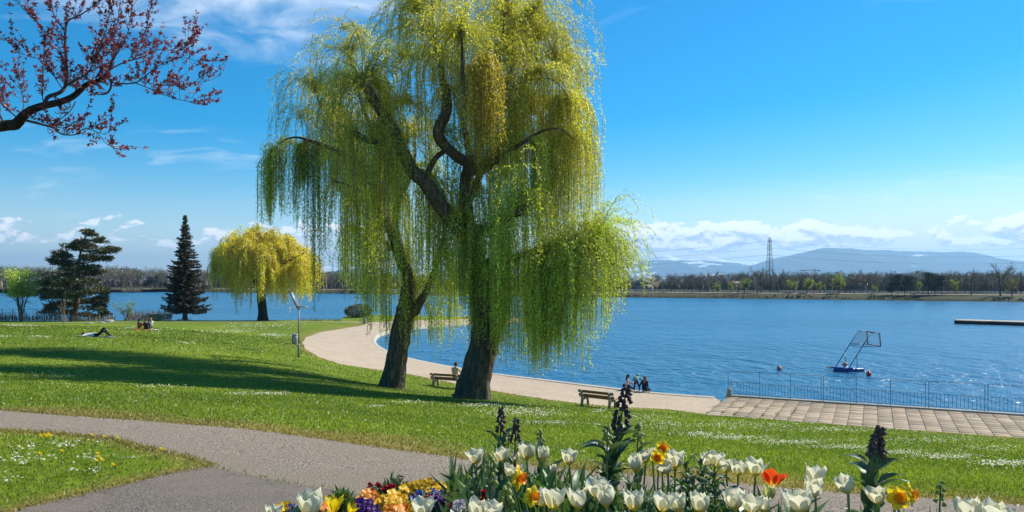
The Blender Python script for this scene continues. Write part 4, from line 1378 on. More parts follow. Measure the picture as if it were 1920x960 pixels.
# ------------------------------------------------------------------ solar lamp, bins, posts
pl = gp(560, 669)
lh = (669 - 600) / F * pl[1]
t = empty('street_lamp', pl, 0, 'solar street lamp with tilted panel on a steel pole at the promenade edge', 'lamp')
H_ = (669 - 577) / F * pl[1]
b = MB(); b.tube([(0, 0, -.2), (0, 0, .75), (0, 0, .80)], [.075, .075, .05], 12); b.build('base_sleeve', M['steel'], t, True)
b = MB(); b.tube([(0, 0, .7), (0, 0, H_)], [.05, .04], 10); b.build('pole', M['steel'], t, True)
b = MB(); b.box((-.22, 0, H_ + .46), (.07, .62, 1.15), roty(-.42), bev=.01); pn = b.build('solar_panel', M['panel'], t)
b = MB(); b.box((.0, 0, H_ + .04), (.12, .14, .12), None, bev=.02); b.build('bracket', M['steel'], t)
b = MB(); b.box((.28, 0, H_ + .06), (.62, .24, .075), roty(.08), bev=.03); lhd = b.build('lamp_head', M['steel'], t)
b = MB(); b.box((.36, 0, H_ + .012), (.36, .17, .012), roty(.08)); b.build('lens', M['white'], lhd)


def litter_bin(p, h, w, label, mat='bin'):
    t = empty('litter_bin', p, .2, label, 'bin')
    b = MB(); b.lathe([(w * .92, -.1), (w * .95, 0), (w, h * .5), (w, h * .9), (w * .86, h * .9), (w * .82, h * .4), (.01, h * .4)], seg=14); bd_ = b.build('body', M[mat], t, True)
    b = MB(); b.lathe([(w * 1.05, h * .9), (w * 1.05, h), (w * .7, h * 1.03), (w * .68, h * .9), (w * 1.05, h * .9)], seg=14); b.build('rim', M['steel'], bd_, True)
    return t


litter_bin(gp(553.5, 645.5), .85, .27, 'grey concrete litter bin on the lawn behind the solar lamp')
litter_bin(gp(684, 607.5), .88, .33, 'pale litter bin where the path meets the promenade', 'concrete')
# grey utility cabinet at the left shore
pu = gp(284, 601)
t = empty('utility_cabinet', pu, .1, 'weathered grey box-shaped cabinet among dry stalks at the left shore', 'cabinet')
b = MB(); b.box((0, 0, .5), (.95, .7, 1.15), None, bev=.02); b.build('body', M['bin'], t)
b = MB(); b.box((0, 0, 1.11), (1.08, .82, .08), None, bev=.02); b.build('lid', M['stone'], t)
b = MB(); b.box((0, -.36, .52), (.7, .02, .85), None); b.build('door', M['bin'], t)

# bollard at the terrace corner
b = MB(); b.lathe([(.16, 0), (.17, .12), (.11, .2), (.13, .32), (.10, .42), (.001, .44)], seg=12)
cpt = TA + TU * .12 + TV * .12
o = b.build('corner_post', M['stone'], None, True); o.location = (cpt[0], cpt[1], TZ + .0)
tag(o, 'short stone post at the left corner of the terrace', 'post')

# ------------------------------------------------------------------ railing on the terrace: separate sections
secs = [(0.05, [0, 1.62, 3.15, 4.62]), (4.78, [0, 1.52, 3.05, 4.55]), (9.48, [0, 2.3]), (11.90, [0, 1.8, 3.6]), (15.6, [0, 1.8, 3.6])]
secname = ['leftmost, starting at the stone post', 'second from the left, right of the leftmost one', 'short, without middle post, third from the left', 'fourth from the left, reaching the picture edge', 'fifth, beyond the right picture edge']
bal = MB(); bal.tube([(0, 0, .08), (0, 0, .70)], [.0105, .0105], 5, False); balm = bal.mesh('baluster', M['fence'])
pst = MB(); pst.tube([(0, 0, -.05), (0, 0, 1.30)], [.015, .015], 8); pstm = pst.mesh('post', M['fence'])
arz = math.atan2(TU[1], TU[0])
for (s0, posts), sn in zip(secs, secname):
    p0 = TA + TU * s0 + TV * .06
    t = empty('railing_section', (p0[0], p0[1], TZ + .07), arz, 'blue-grey metal railing section on the terrace, ' + sn, 'railing', 'railing along the terrace')
    Ls = posts[-1]
    for x in posts: o = obj('post', pstm, t); o.location = (x, 0, 0)
    for z, r in ((1.29, .013), (.70, .010), (.09, .010)):
        b = MB(); b.tube([(0, 0, z), (Ls, 0, z)], [r, r], 6); b.build('top_rail' if z > 1 else 'rail', M['fence'], t)
    nbal = int(Ls / .155)
    for k in range(1, nbal):
        x = Ls * k / nbal
        if min(abs(x - q) for q in posts) < .05: continue
        o = obj('baluster', balm, t); o.location = (x, 0, 0)

# ------------------------------------------------------------------ floating water polo goal, buoys, dock
pg = zray(1585, 695, 0.0)
t = empty('water_goal', pg, 0, 'rusty water polo goal standing on a blue raft in the lake', 'goal')
k_ = pg[1] / F
def gpt(px, py, dy=0): return np.array([(px - 1585) * k_, dy, (695 - py) * k_])
for pts_, r in ([((1560, 690), (1613, 696)), .17], [((1580, 688.5), (1597, 688)), .2]):
    b = MB(); a_ = gpt(*pts_[0], -.5 if r < .18 else .7); e_ = gpt(*pts_[1], -.5 if r < .18 else .7)
    a_[2] = e_[2] = .10
    b.tube([a_ - [.1, 0, 0], a_, (a_ + e_) / 2, e_, e_ + [.1, 0, 0]], [.06, r, r, r, .06], 10); b.build('float', M['bluepaint'], t, True)
b = MB(); b.box(gpt(1575, 689.8, 0) * [1, 1, 0] + [0, 0, .26], (1.4, 1.3, .06)); b.build('deck', M['bluepaint'], t)
b = MB(); b.box(gpt(1562, 689, .1) * [1, 1, 0] + [0, 0, .24], (.7, .8, .07)); b.build('plank', M['docktop'], t)
def rod(a, c, r=.035, mat='fence', nm='strut'):
    b = MB(); b.tube([a, c], [r, r], 6); b.build(nm, M[mat], t, True)
A0, A1 = gpt(1573, 688, .55), gpt(1615, 621.5, .55)
B0, B1 = gpt(1586, 688, -.55), gpt(1627, 623, -.55)
rod(A0, A1); rod(B0, B1)
rod(gpt(1588, 661, .5), gpt(1586, 686, -.1)); rod(gpt(1600, 664, -.55), gpt(1602.5, 692, -.5), .022)
rod(gpt(1598, 648, .55), gpt(1607, 650.5, -.55), .028)
FR = [gpt(1632, 622.3, .6), gpt(1634, 646.5, .6), gpt(1644, 648.5, -.6), gpt(1642.5, 624, -.6)]
rod(A1, FR[0], .03); rod(B1, FR[3], .03)
for a_, c_ in zip(FR, FR[1:] + FR[:1]): rod(a_, c_, .045, 'rust', 'goal_frame')
G1, G2 = gpt(1601, 645.5, .6), gpt(1612, 648.5, -.6)
rod(G1, FR[1], .03); rod(G2, FR[2], .03); rod(G1, G2, .025)
b = MB()
def netq(a, c, d, e, n, m_):
    for i in range(n + 1):
        u = i / n; b.tube([a + (c - a) * u, e + (d - e) * u], [.006, .006], 3, False)
    for i in range(m_ + 1):
        u = i / m_; b.tube([a + (e - a) * u, c + (d - c) * u], [.006, .006], 3, False)
netq(A1, FR[0], FR[1], G1, 8, 8); netq(B1, FR[3], FR[2], G2, 8, 8); netq(A1, B1, G2, G1, 8, 8)
b.build('net', M['net'], t)
def ball(r, seg=14, n=9): return [(max(r * math.sin(PI * i / n), .001), -r * math.cos(PI * i / n)) for i in range(n + 1)]
pba = gpt(1582, 683, -.2)
b = MB(); b.lathe(ball(.19), seg=14); o = b.build('float_ball', M['buoyo'], None, True); o.location = pg + pba
tag(o, 'faded orange ball sitting on the goal raft', 'ball')
for px, py, mt, lab in ((1461, 692.5, 'buoyo', 'faded red buoy floating left of the water goal'), (1629, 703, 'buoy', 'bright red buoy floating just right of the water goal')):
    q = zray(px, py, .06)
    t = empty('buoy', q, 0, lab, 'buoy', 'buoys on the lake')
    b = MB(); b.lathe(ball(.19), (0, 0, .08), seg=14); b.build('ball', M[mt], t, True)
    b = MB(); b.lathe([(.05, .24), (.05, .32), (.03, .34), (.001, .34)], seg=10); b.build('lifting_eye', M[mt], t, True)
# dock
q0 = zray(1789, 607, 0.0)
qd = zray(1920, 611, 0.0) - q0; qd /= np.linalg.norm(qd)
wdir = np.array([-qd[1], qd[0], 0])
t = empty('dock', q0, math.atan2(qd[1], qd[0]), 'long low floating dock with pale deck on the right side of the lake', 'dock')
for k in range(5):
    b = MB(); b.box((2.5 + k * 5.0, 2.0, .18), (4.96, 4.0, .62), None, bev=.03); po_ = b.build('pontoon', M['dock'], t)
    b = MB(); b.box((2.5 + k * 5.0, 2.0, .55), (4.99, 4.1, .10), None, bev=.01); b.build('deck', M['docktop'], po_)

# ------------------------------------------------------------------ far structures
pp = np.array([(1443 - CX) / F * 700, 700, 2.2])
Hp = CZ + (HY - 445) / F * 700 - 2.2
t = empty('power_pylon', pp, .4, 'tall lattice power pylon rising behind the far wood', 'pylon')
b = MB()
def wdt(z): return np.interp(z, [0, Hp * .5, Hp * .8, Hp], [3.0, 1.9, 1.25, .8])
zs = np.linspace(0, Hp - 2, 12)
for sx, sy in ((-1, -1), (1, -1), (1, 1), (-1, 1)):
    b.tube([(sx * wdt(z), sy * wdt(z), z) for z in zs] + [(0, 0, Hp)], [.24] * 13, 4, False)
b.build('leg_frame', M['steel'], t)
b = MB()
for z0, z1 in zip(zs[:-1], zs[1:]):
    for (ax, ay), (bx_, by_) in (((-1, -1), (1, -1)), ((1, -1), (1, 1)), ((1, 1), (-1, 1)), ((-1, 1), (-1, -1))):
        a0, a1 = wdt(z0), wdt(z1)
        b.tube([(ax * a0, ay * a0, z0), (bx_ * a1, by_ * a1, z1)], [.13, .13], 3, False)
        b.tube([(bx_ * a0, by_ * a0, z0), (ax * a1, ay * a1, z1)], [.11, .11], 3, False)
b.build('bracing', M['steel'], t)
arms = [Hp * .93, Hp * .78, Hp * .64]
for z in arms:
    b = MB()
    for s_ in (-1, 1):
        b.tube([(0, 0, z + .8), (s_ * 2.4, 0, z)], [.12, .08], 3, False); b.tube([(0, 0, z - .3), (s_ * 2.4, 0, z)], [.12, .08], 3, False)
    ca_ = b.build('cross_arm', M['steel'], t)
    for s_ in (-1, 1):
        b = MB(); b.tube([(s_ * 2.4, 0, z), (s_ * 2.4, 0, z - 1.2)], [.1, .1], 5); b.build('insulator', M['dock'], ca_)
for k, z in enumerate(arms):
    for s_, nm in ((-1, 'nearer'), (1, 'farther')):
        a_ = pp + rotz(.4) @ np.array([s_ * 2.4, 0, z])
        b = MB()
        for e_, sag in ((np.array([-420, 1000, 34 + k * -4.0]), 14), (np.array([520, 560, 40 - k * 5.5]), 9)):
            u = np.linspace(0, 1, 24)[:, None]
            L = a_ + (e_ - a_) * u - np.array([0, 0, 1]) * sag * 4 * u * (1 - u)
            b.tube(L, [.04] * 24, 3, False)
        o = b.build('power_line', M['dock'])
        tag(o, '%s %s power cable strung from the lattice pylon' % (['upper', 'middle', 'lower'][k], nm), 'cable', 'cables of the power line')
# white fence along the far path
pfs = [far_pt(px, 27) for px in range(1150, 1990, 8)]
t = empty('white_fence', (pfs[0][0], pfs[0][1], 1.95), 0, 'long low white fence along the far bank', 'fence')
b = MB()
for z in (.5, 1.0):
    for p0, p1 in zip(pfs[:-1], pfs[1:]):
        b.tube([(p0[0] - pfs[0][0], p0[1] - pfs[0][1], z), (p1[0] - pfs[0][0], p1[1] - pfs[0][1], z)], [.06, .06], 4, False)
b.build('rails', M['white'], t)
b = MB()
for p in pfs: b.box((p[0] - pfs[0][0], p[1] - pfs[0][1], .5), (.16, .16, 1.15))
tag(b.build('posts', M['white'], t), kind='stuff')


def house(px, off, w, d, h, rh, label, wallc, roofc, pyramid=False):
    q = far_pt(px, off)
    t = empty('house', (q[0], q[1], 1.9), .3, label, 'house', 'houses behind the far bank')
    b = MB(); b.box((0, 0, h / 2), (w, d, h), None, wallc); b.build('wall', M['vc'], t)
    b = MB(); e = .4
    if pyramid:
        V = [(-w / 2 - e, -d / 2 - e, h), (w / 2 + e, -d / 2 - e, h), (w / 2 + e, d / 2 + e, h), (-w / 2 - e, d / 2 + e, h), (0, 0, h + rh)]
        b.add(V, [(0, 1, 4), (1, 2, 4), (2, 3, 4), (3, 0, 4)], [(3, 2, 1, 0)], roofc)
    else:
        V = [(-w / 2 - e, -d / 2 - e, h), (w / 2 + e, -d / 2 - e, h), (w / 2 + e, d / 2 + e, h), (-w / 2 - e, d / 2 + e, h), (-w / 2 - e, 0, h + rh), (w / 2 + e, 0, h + rh)]
        b.add(V, [(0, 4, 3), (1, 2, 5)], [(0, 1, 5, 4), (2, 3, 4, 5), (3, 2, 1, 0)], roofc)
    rf_ = b.build('roof', M['vc'], t)
    if not pyramid:
        b = MB(); b.box((w * .2, d * .15, h + rh * .95), (.7, .7, 1.4), None, roofc); b.build('chimney', M['vc'], rf_)
    for x in np.arange(-w / 2 + 1.2, w / 2 - .8, 2.2):
        b = MB(); b.box((x, -d / 2 - .01, h * .55), (.9, .06, 1.1), None, (.05, .05, .06)); wi_ = b.build('window', M['vc'], t); b = MB(); b.box((x, -d / 2 - .06, h * .55 - .6), (1.1, .14, .08), None, (.5, .5, .48)); b.build('sill', M['vc'], wi_)


house(1207, 40, 7, 7, 3.4, 3.2, 'small pavilion with grey pyramid roof behind the far bank', (.30, .27, .24), (.14, .13, .14), True)
house(1604, 70, 9, 7, 4.2, 2.6, 'white house with reddish roof half hidden behind the far trees', (.72, .70, .66), (.25, .12, .09))
house(1372, 62, 8, 6, 3.0, 2.0, 'low pale house between light green trees on the far bank', (.6, .55, .48), (.22, .14, .11))
house(640, 80, 12, 8, 4.0, 2.6, 'low pale house far behind the smaller willow', (.55, .52, .47), (.2, .14, .12))
# crane behind the wood
pc = np.array([(1528 - CX) / F * 900, 900, 2.2])
t = empty('construction_crane', pc, 0, 'thin dark crane jib just above the far wood', 'crane')
hc = CZ + (HY - 507) / F * 900 - 2.2
b = MB(); b.tube([(0, 0, 0), (0, 0, hc + 2.4)], [.5, .4], 4); b.build('mast', M['dock'], t)
b = MB(); b.tube([(-18, 0, hc + .3), (6, 0, hc + .3)], [.38, .38], 4); b.build('jib', M['dock'], t)
b = MB(); b.box((5.2, 0, hc - .4), (1.6, 1, 1.2)); b.build('counterweight', M['dock'], t)

# ------------------------------------------------------------------ left shore plants
def shrub(name, label, p, h, nst, spread, stemc, leafc, nleaf, leafs, seed, group=None, crown_from=.35, matl='leaf'):
    rg = np.random.default_rng(seed)
    t = empty(name, p, 0, label, 'shrub' if 'shrub' in name or 'bush' in name else 'sapling', group)
    st, lf = MB(), MB()
    tips = []
    for k in range(nst):
        th = rg.uniform(0, 6.28); lean = rg.uniform(.05, 1) * spread
        a = np.array([rg.normal() * .12, rg.normal() * .12, -.05]); e = a + np.array([math.cos(th) * lean, math.sin(th) * lean, h * rg.uniform(.65, 1)])
        m_ = (a + e) / 2 + np.array([math.cos(th), math.sin(th), 0]) * lean * -.12
        L = catmull([a, m_, e], 8)
        st.tube(L, np.linspace(.022, .006, 8) * max(1, h / 2.2), 4, False, stemc)
        for q in range(5):
            i = rg.integers(3, 8); d = rg.normal(size=3) * .5 + [math.cos(th) * .4, math.sin(th) * .4, .6]
            e2 = L[i] + d * h * .16
            st.tube([L[i], e2], np.array([.008, .004]) * max(1, h / 2.2), 3, False, stemc)
            tips.append((L[i], e2))
        tips.append((L[4], L[7]))
    st.build('stems', M['twig'], t)
    if nleaf:
        ti = rg.integers(0, len(tips), nleaf)
        A = np.array([tips[i][0] for i in ti]); E = np.array([tips[i][1] for i in ti])
        P = A + (E - A) * rg.uniform(.2, 1.1, nleaf)[:, None] + rg.normal(size=(nleaf, 3)) * .05 * h
        if crown_from == 0:
            u = rg.normal(size=(nleaf, 3)); u /= np.linalg.norm(u, axis=1)[:, None]
            lump = 1 + .22 * np.array([mnoise.noise(Vector(q_ * 2.2 + seed)) for q_ in u])
            P = u * (rg.uniform(.5, 1, nleaf) ** .4 * lump)[:, None] * [spread, spread, h * .55] + [0, 0, h * .5]
            P = P[P[:, 2] > 0]
        P = P[P[:, 2] > crown_from * h]
        lf.leaves(P, rg.normal(size=(len(P), 3)), leafs * rg.uniform(.6, 1.3, len(P)), leafs * .5, np.array(leafc) * rg.uniform(.6, 1.4, len(P))[:, None])
        lf.build('foliage', M[matl], t)
    return t


shrub('tall_shrub', 'loose light green shrub on thin bare stems at the left picture edge', gp(38, 603.5), 8.3, 16, 2.6, (.14, .12, .08), (.36, .48, .07), 7000, .32, 51, crown_from=.5)
shrub('round_shrub', 'small rounded pale green shrub between cedar and cabinet', gp(236, 602), 2.9, 14, 1.9, (.14, .09, .07), (.24, .31, .12), 900, .2, 52, crown_from=.4)
shrub('low_bush', 'low bright green bush right of the grey cabinet', gp(295, 601.5), 1.1, 10, .9, (.12, .1, .06), (.15, .26, .05), 600, .18, 53, crown_from=.0)
shrub('sapling', 'thin bare staked sapling in front of the dark cedar', gp(116, 606), 3.6, 5, .5, (.26, .19, .13), (.3, .2, .15), 0, .1, 54)
shrub('dense_bush', 'dense dark green bush on the grass knoll behind the willow strands', gp(664, 597) * [1, 1, 1] + [0, 4, 0], 2.3, 22, 2.6, (.1, .09, .06), (.085, .11, .04), 4200, .26, 55, crown_from=0.0)
# dry reeds and stalks along the left shore
rg = np.random.default_rng(9)
b = MB()
for (x0, x1, hh, nn) in ((-40, 130, 2.0, 700), (130, 215, 1.4, 350), (238, 320, 2.0, 520), (560, 640, .7, 160)):
    px = rg.uniform(x0, x1, nn)
    d = rg.uniform(121, 126, nn)
    X = (px - CX) / F * d
    n = nn
    P = np.c_[X, d, hz(X, d) - .05]
    b.leaves(P, np.c_[rg.normal(size=n) * .14, rg.normal(size=n) * .1, np.ones(n)], hh * rg.uniform(.35, 1.1, n), .075, np.array([.34, .25, .17]) * rg.uniform(.55, 1.2, n)[:, None])
tag(b.build('dry_reeds', M['twig']), 'dry beige reeds and stalks along the left shore', 'reeds', kind='stuff')
# reeds at the far spit, left
b = MB()
n = 900
px = rg.uniform(200, 265, n)
Q = np.array([far_pt(x, rg.uniform(-.5, 3)) for x in px])
b.leaves(np.c_[Q, np.full(n, .1)], np.c_[rg.normal(size=n) * .1, rg.normal(size=n) * .1, np.ones(n)], rg.uniform(1.2, 2.8, n), .3, np.array([.36, .27, .15]) * rg.uniform(.6, 1.2, n)[:, None])
tag(b.build('spit_reeds', M['twig']), 'pale reeds at the far spit behind the cedar', 'reeds', kind='stuff')
# stones and a wire fence by the cedar
for k, (px, py, r, lab) in enumerate([(205, 603.5, .55, 'pale flat boulder just right of the cedar trunk'), (192, 606, .35, 'small grey stone below the pale boulder by the cedar'), (338, 601.5, .5, 'pale stone at the foot of the spruce on its left'), (356, 602, .42, 'whitish stone at the foot of the spruce on its right'), (168, 607, .3, 'small brownish stone at the cedar foot')]):
    bm = bmesh.new(); bmesh.ops.create_icosphere(bm, subdivisions=2, radius=r)
    for v in bm.verts:
        v.co *= 1 + .25 * mnoise.noise(v.co * 3 + Vector((k, 0, 0))); v.co.z *= .5; v.co.x *= 1.35
    me = bpy.data.meshes.new('stone'); bm.to_mesh(me); bm.free(); me.materials.append(M['stone'])
    o = obj('stone', me); o.location = gp(px, py) + [0, 0, r * .1]; tag(o, lab, 'stone', 'stones at the tree feet')
t = empty('wire_fence', gp(4, 603), 0, 'low dark wire fence at the left shore under the light green shrub', 'fence')
f0 = gp(4, 603)
fp = [gp(px, 603) - f0 for px in (4, 24, 46, 68, 92)]
for p in fp:
    b = MB(); b.tube([p + [0, 0, -.1], p + [0, 0, 2.1]], [.05, .05], 5); b.build('post', M['dock'], t)
for z in (.7, 1.4, 2.05):
    b = MB(); b.tube([p + [0, 0, z] for p in fp], [.016] * len(fp), 3); b.build('wire', M['dock'], t)
# pale footpath to the far shore and trodden patch at the left edge
def strip(name, pxl, wd, mat, zo=.012):
    L = np.array([gp(*a)[:2] for a in pxl]); L = catmull(L, 60)[:, :2]
    tt_ = np.gradient(L, axis=0); tt_ /= np.linalg.norm(tt_, axis=1)[:, None]; nn_ = np.c_[-tt_[:, 1], tt_[:, 0]]
    wv = wd * np.array([1 + .25 * mnoise.noise(Vector((p[0] * .3, p[1] * .3, 1))) for p in L])[:, None]
    A, B_ = L + nn_ * wv, L - nn_ * wv
    V = np.r_[np.c_[A, hz(A[:, 0], A[:, 1]) + zo], np.c_[B_, hz(B_[:, 0], B_[:, 1]) + zo]]
    n = len(L)
    tag(obj(name, npmesh(name, V, np.array([(i, i + 1, n + i + 1, n + i) for i in range(n - 1)]), None, True, [M[mat]])), kind='structure')
strip('shore_path', [(100, 606), (250, 604.5), (430, 604), (560, 603.8), (640, 604), (690, 605)], .9, 'sand', .03)
strip('trodden_patch', [(-60, 610), (0, 609), (40, 610), (62, 612)], 1.6, 'sand', .03)


# ------------------------------------------------------------------ people
def person(name, label, J, loc, rz, cols, hairc, hair='short', scale=1.0, extra=None):
    """J: joint -> (x,y,z); one continuous skinned body, colours by body region"""
    Rr = {'pelvis': .135, 'waist': .12, 'chest': .145, 'neck': .055, 'head0': .075, 'head': .098, 'crown': .07,
          'shL': .068, 'elL': .047, 'wrL': .031, 'paL': .036, 'shR': .068, 'elR': .047, 'wrR': .031, 'paR': .036,
          'hiL': .095, 'knL': .066, 'anL': .043, 'toL': .036, 'hiR': .095, 'knR': .066, 'anR': .043, 'toR': .036}
    J = {k: np.array(v, float) for k, v in J.items()}
    E = [('pelvis', 'waist'), ('waist', 'chest'), ('chest', 'neck'), ('neck', 'head0'), ('head0', 'head'), ('head', 'crown')]
    for s in 'LR':
        E += [('chest', 'sh' + s), ('sh' + s, 'el' + s), ('el' + s, 'wr' + s), ('wr' + s, 'pa' + s), ('pelvis', 'hi' + s), ('hi' + s, 'kn' + s), ('kn' + s, 'an' + s), ('an' + s, 'to' + s)]
        d = J['pa' + s] - J['wr' + s]; d /= np.linalg.norm(d) + 1e-9
        sd = np.cross(d, [0, 0, 1.0]); sd /= np.linalg.norm(sd) + 1e-9
        for k, (o_, ln) in enumerate(((-.030, .062), (-.010, .078), (.010, .072), (.029, .055))):
            J['f%s%d' % (s, k)] = J['pa' + s] + sd * o_ + d * .035; Rr['f%s%d' % (s, k)] = .0095
            J['g%s%d' % (s, k)] = J['pa' + s] + sd * o_ * 1.15 + d * (.035 + ln) + np.array([0, 0, -.015]); Rr['g%s%d' % (s, k)] = .0075
            E += [('pa' + s, 'f%s%d' % (s, k)), ('f%s%d' % (s, k), 'g%s%d' % (s, k))]
        J['t' + s] = J['wr' + s] * .4 + J['pa' + s] * .6 + sd * .055; Rr['t' + s] = .011
        E += [('pa' + s, 't' + s)]
    names = list(J)
    me = bpy.data.meshes.new('tmp_body')
    me.from_pydata([tuple(J[k] * scale) for k in names], [(names.index(a), names.index(b_)) for a, b_ in E], [])
    o = bpy.data.objects.new('tmp_body', me); COL.objects.link(o)
    md = o.modifiers.new('skin', 'SKIN'); md.use_smooth_shade = True
    sub = o.modifiers.new('sub', 'SUBSURF'); sub.levels = 1; sub.render_levels = 1
    for i, k in enumerate(names):
        sv = me.skin_vertices[0].data[i]
        r = Rr[k] * scale
        sv.radius = (r * (1.18 if k in ('pelvis', 'waist', 'chest') else 1), r)
        sv.use_root = (k == 'pelvis')
    dg = bpy.context.evaluated_depsgraph_get()
    ev = o.evaluated_get(dg)
    bm_ = bpy.data.meshes.new_from_object(ev)
    bpy.data.objects.remove(o)
    nv = len(bm_.vertices)
    V = np.empty(nv * 3, np.float32); bm_.vertices.foreach_get('co', V); V = V.reshape(-1, 3)
    # region by nearest bone
    reg_ = {}
    for a, b_ in E:
        for_ = 'top'
        if a in ('neck', 'head0', 'head') or b_ == 'neck': for_ = 'skin'
        if a.startswith(('wr', 'pa')) or a[0] in 'fg' : for_ = 'skin'
        if a.startswith('hi') or b_.startswith('hi') or a.startswith('kn'): for_ = 'leg'
        if a.startswith('an'): for_ = 'shoe'
        reg_[(a, b_)] = for_
    best = np.full(nv, 1e9); C = np.ones((nv, 3))
    for (a, b_), rr in reg_.items():
        A, B_ = J[a] * scale, J[b_] * scale
        ab = B_ - A
        tq = np.clip(((V - A) @ ab) / (ab @ ab + 1e-9), 0, 1)
        dd = np.linalg.norm(V - A - tq[:, None] * ab, axis=1)
        u = dd < best
        best[u] = dd[u]; C[u] = cols[rr]
    a = bm_.color_attributes.new('Col', 'FLOAT_COLOR', 'POINT')
    a.data.foreach_set('color', np.c_[C, np.ones(nv)].astype(np.float32).ravel())
    bm_.materials.clear(); bm_.materials.append(M['vc'])
    bm_.polygons.foreach_set('use_smooth', np.ones(len(bm_.polygons), bool))
    root = empty('person', loc, rz, label, 'person')
    obj('body', bm_, root)
    # face and hair
    up = J['crown'] - J['head0']; up /= np.linalg.norm(up)
    fw = extra if extra is not None else np.array([0, 1.0, 0]); fw = np.array(fw, float) - up * np.dot(fw, up); fw /= np.linalg.norm(fw)
    rt = np.cross(fw, up)
    hc = J['head']
    b = MB()
    MM = np.c_[rt, fw, up]
    for s in (-1, 1):
        b.lathe(ball(.013, 8, 5), (hc + rt * .034 * s + fw * .090 + up * .01) * scale, 8, (.03, .02, .02))
    b.build('eyes', M['vc'], root)
    b = MB(); b.tube([(hc + fw * .088 + up * .012) * scale, (hc + fw * .118 - up * .022) * scale, (hc + fw * .09 - up * .03) * scale], np.array([.009, .015, .008]) * scale, 6, True, cols['skin']); b.build('nose', M['vc'], root)
    b = MB(); b.tube([(hc + fw * .085 - up * .055 - rt * .024) * scale, (hc + fw * .097 - up * .056) * scale, (hc + fw * .085 - up * .055 + rt * .024) * scale], np.array([.005, .008, .005]) * scale, 6, True, (.40, .12, .10)); b.build('mouth', M['vc'], root)
    b = MB()
    for s in (-1, 1):
        b.lathe([(.001, -.02), (.016, -.012), (.018, .008), (.001, .024)], (hc + rt * .098 * s) * scale, 7, cols['skin'], MM)
    b.build('ears', M['vc'], root)
    b = MB()
    nA, nB = 16, 8
    Vh, qh = [], []
    for i in range(nB + 1):
        ph = PI * .5 * (1 - i / nB * 1.35)
        for k in range(nA):
            th = 2 * PI * k / nA
            dirn = rt * math.cos(th) * math.cos(ph) + fw * math.sin(th) * math.cos(ph) + up * math.sin(ph)
            if math.sin(th) > .25 and ph < .42: dirn = dirn * .80             # the face stays free
            rr = .116 + .006 * math.sin(th * 5 + i)
            pnt = hc + up * .028 + dirn * rr
            if hair == 'long' and i > 5 and math.sin(th) < .3: pnt = pnt - up * .07 * (i - 5) - fw * .012 * (i - 5)
            Vh.append(pnt * scale)
    for i in range(nB):
        for k in range(nA): qh.append((i * nA + k, i * nA + (k + 1) % nA, (i + 1) * nA + (k + 1) % nA, (i + 1) * nA + k))
    b.add(Vh, None, qh, hairc)
    b.build('hat' if hair == 'hat' else 'hair', M['vc'], root, True)
    return root


def sit_ground(knee=.5, lean=0.0, arm='knee', turn=0.0):
    """sitting on a surface at z=0, facing +y"""
    z = .12
    J = {'pelvis': (0, 0, z), 'waist': (0, -.02 + lean * .3, z + .2), 'chest': (0, .02 + lean * .6, z + .40), 'neck': (0, .05 + lean, z + .56), 'head0': (turn * .02, .07 + lean, z + .63), 'head': (turn * .03, .085 + lean, z + .70), 'crown': (turn * .03, .085 + lean, z + .79)}
    for s, sg in (('L', -1), ('R', 1)):
        J['hi' + s] = (sg * .10, .06, z); J['kn' + s] = (sg * .14, .40, z + knee * .75); J['an' + s] = (sg * .12, .62, .07); J['to' + s] = (sg * .13, .78, .05)
        J['sh' + s] = (sg * .19, .03 + lean * .8, z + .50)
        if arm == 'knee': J['el' + s] = (sg * .24, .22 + lean * .5, z + .30); J['wr' + s] = (sg * .15, .42, z + .32); J['pa' + s] = (sg * .12, .49, z + .30)
        else: J['el' + s] = (sg * .27, -.08, z + .24); J['wr' + s] = (sg * .32, -.10, z + .02); J['pa' + s] = (sg * .33, -.07, .04)
    return J


def sit_edge(**k):
    J = sit_ground(**k)
    for s, sg in (('L', -1), ('R', 1)):
        J['kn' + s] = (sg * .12, .46, .13); J['an' + s] = (sg * .12, .50, -.26); J['to' + s] = (sg * .13, .64, -.30)
    return J


SK = (.55, .36, .27)
rimz = .40
def rim_at(px):
    c = RIM2[:, 0] / RIM2[:, 1] * F + CX
    i = int(np.argmin(np.abs(c[:80] - px)))
    p = RIM2[i] - nor[i] * .18
    return np.array([p[0], p[1], rimz]), math.atan2(nor[i][1], nor[i][0]) - PI / 2
q, a = rim_at(1170)
person('person', 'person in white and grey top with dark hair sitting leftmost on the promenade rim', sit_edge(turn=1), q, a - .7, {'top': (.55, .53, .55), 'leg': (.04, .05, .10), 'skin': SK, 'shoe': (.2, .2, .2)}, (.03, .02, .018), 'long', extra=(.6, .8, 0))
q, a = rim_at(1213)
person('person', 'person in black jacket with light brown hair sitting rightmost on the promenade rim', sit_edge(arm='down'), q, a, {'top': (.012, .013, .02), 'leg': (.015, .016, .03), 'skin': SK, 'shoe': (.02, .02, .02)}, (.20, .115, .065), 'long')
q, a = rim_at(1196)
Jc = {'pelvis': (0, 0, .62), 'waist': (0, .10, .74), 'chest': (0, .26, .83), 'neck': (0, .37, .90), 'head0': (0, .42, .94), 'head': (0, .47, .98), 'crown': (0, .52, 1.05)}
